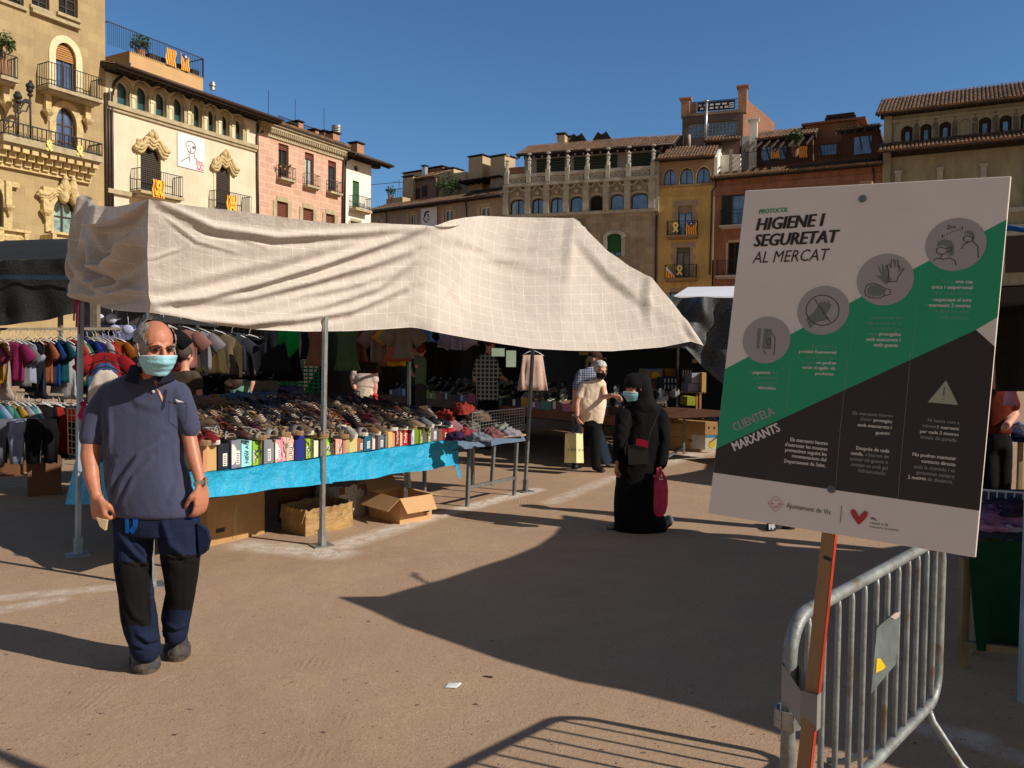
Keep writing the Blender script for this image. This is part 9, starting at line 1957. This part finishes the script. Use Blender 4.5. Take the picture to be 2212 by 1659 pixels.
def simple(label,d0,u,vt,vb,hw,top_m,bot_m,waist,arms,hair=M_brow,headv=None,fd=(0,-1,0),skin=M_skin2,extra=None):
 k = hw / 22.0
 t,H = person(label,d0,[(u,vt,hw * .45,hw * .4),(u,vt + 8 * k,hw * .9,hw * .45),(u,(vt + waist) / 2,hw * .8,hw * .5),(u,waist,hw * .75,hw * .5)],[[(u,vt - 14 * k,0,7 * k),(u,vt + 4,0,8 * k)]] + arms + [[(u - hw * .4,waist,0,11 * k),(u - hw * .4,vb,0,7 * k)],[(u + hw * .4,waist,0,11 * k),(u + hw * .4,vb,0,7 * k)]],skin=skin,head=(D(u,vt - 24 * k,d0),1.0,fd),foot=(u,vb,d0),vox=.014)
 wear(t,'shirt',top_m,[[(u,vt,hw * .55,hw * .45),(u,vt + 8 * k,hw,hw * .5),(u,(vt + waist) / 2,hw * .95,hw * .6),(u,waist + 4 * k,hw,hw * .65)]],[[(a[0][0],a[0][1],a[0][2],a[0][3] * 1.25),(a[1][0] * .5 + a[0][0] * .5,a[1][1] * .5 + a[0][1] * .5,a[1][2],a[1][3] * 1.5)] for a in arms],d0,.016,amp=.012)
 wear(t,'skirt' if extra == 'skirt' else 'trousers',bot_m,[[(u,waist - 2,hw * .8,hw * .6),(u,waist + 25 * k,hw * (1.05 if extra else .95),hw * .7)] + ([(u,vb - 20 * k,hw * 1.2,hw * .8)] if extra else [])],[] if extra else [[(u + s * hw * .45,waist + 15 * k,0,12 * k),(u + s * hw * .42,vb - 3,0,9 * k)] for s in (-1,1)],d0,.018,amp=.01)
 mb = MB(); shell(mb,H,(0,-.014,.038),(.086,.104,.092),lambda x,y,z: y < .045 or z > .09,amp=.004); build(mb,'hair',hair,t,smooth=True); return t,H
simple('person in mint green knitted top behind the shoe table, one hand hanging',11.0,521,792,1022,23,fab('mint_knit',(130,176,158)),fab('mint_skirt',(126,170,152)),852,[[(541,800,0,8),(546,826,-.1,5.5),(541,846,-.12,3.5)],[(502,800,0,8),(500,820,-.1,6),(490,828,-.2,4)]])
mb = MB(); mb.ell(D(503,822,10.7),(.13,.06,.12),10,7); mb.tube([D(497,815,10.7),D(505,800,10.7),D(512,815,10.7)],.012,5); top(mb,'handbag',mat('dark_striped_bag',(0.06,0.03,0.025),var=.4,vs=30),'dark handbag held in front of the person in mint green','bag',smooth=True)
t,H = simple('person in white top and long dotted skirt seen from behind through the stall',11.6,787,800,1012,22,fab('white_ruched_top',(206,186,178),bump=.9,bs=35),fab('dotted_skirt',(206,190,170),col2=(0.02,0.02,0.02),c2s=55,c2t=(.60,.63)),832,[[(806,806,0,7),(811,836,0,5.5),(809,858,0,4)],[(766,806,0,7),(762,826,0,5.5),(766,838,-.1,4.5)]],fd=(0,1,0),extra='skirt')
mb = MB(); mb.tube([D(806,852,11.5),D(812,854,11.5),D(811,862,11.5),D(807,868,11.5)],.03,7); build(mb,'red_bracelet',M_cloth_r,t)
simple('person in dark green shirt at the back of the trainer stall',14.5,893,772,963,16,fab('forest_shirt',(24,80,44)),fab('black_trousers',(0,0,0)),830,[[(880,778,0,6),(888,800,-.2,5),(896,812,-.3,4)]],fd=(.8,.4,0))
simple('person in olive sleeveless top with bare shoulders beside the green shirt',14.0,909,770,970,12,fab('olive_vest',(96,120,96)),fab('grey_trousers_',(60,60,66)),828,[[(901,774,-.05,4.5),(899,792,-.05,4)]],hair=fab('red_hair',(120,50,36)),fd=(0,1,0))
simple('stooping person in dark taupe shirt behind the shoulder of the masked man',8.9,398,802,1080,30,fab('taupe_shirt',(72,62,54)),fab('black_trousers',(0,0,0)),880,[[(420,814,0,10),(430,850,0,8),(432,880,-.1,6)]],fd=(.3,.9,0))
simple('person in black reaching over the shoes from behind the table',9.6,462,800,1060,24,M_blk,M_blk,860,[[(478,812,-.1,8),(490,826,-.3,6),(498,832,-.5,4)]],hair=M_iron)
simple('person in orange red shirt at the navy-topped table by the right edge',6.6,2150,842,1200,34,fab('orange_red_shirt',(84,26,14)),M_blk,930,[[(2178,856,0,12),(2192,895,0,10),(2170,925,-.2,8)]],hair=M_iron)  # shirt colour darkened in place of an awning's shade
d0 = 7.75; t,H = simple('person in dark clothes mostly hidden behind the notice board, one black lettered shoe showing',d0,1690,826,1138,33,M_blk,fab('grey_trousers_',(0,0,0)),950,[[(1665,845,0,10),(1660,900,0,8),(1664,950,-.1,6)],[(1715,845,0,10),(1722,900,0,8),(1720,950,0,6)]])
shoe_on(t,1680,1128,1662,1153,7.9,7.62,.11,.09,mat('shiny_black_shoe',(0.012,0.012,0.013),rough=.3),M_blkr); mb = text_mb('FF',.06,D(1661,1143,7.58),Vector((1,0,0)),Vector((0,.3,1)).normalized(),bold=.004); build(mb,'shoe_lettering',M_white_pl,t)
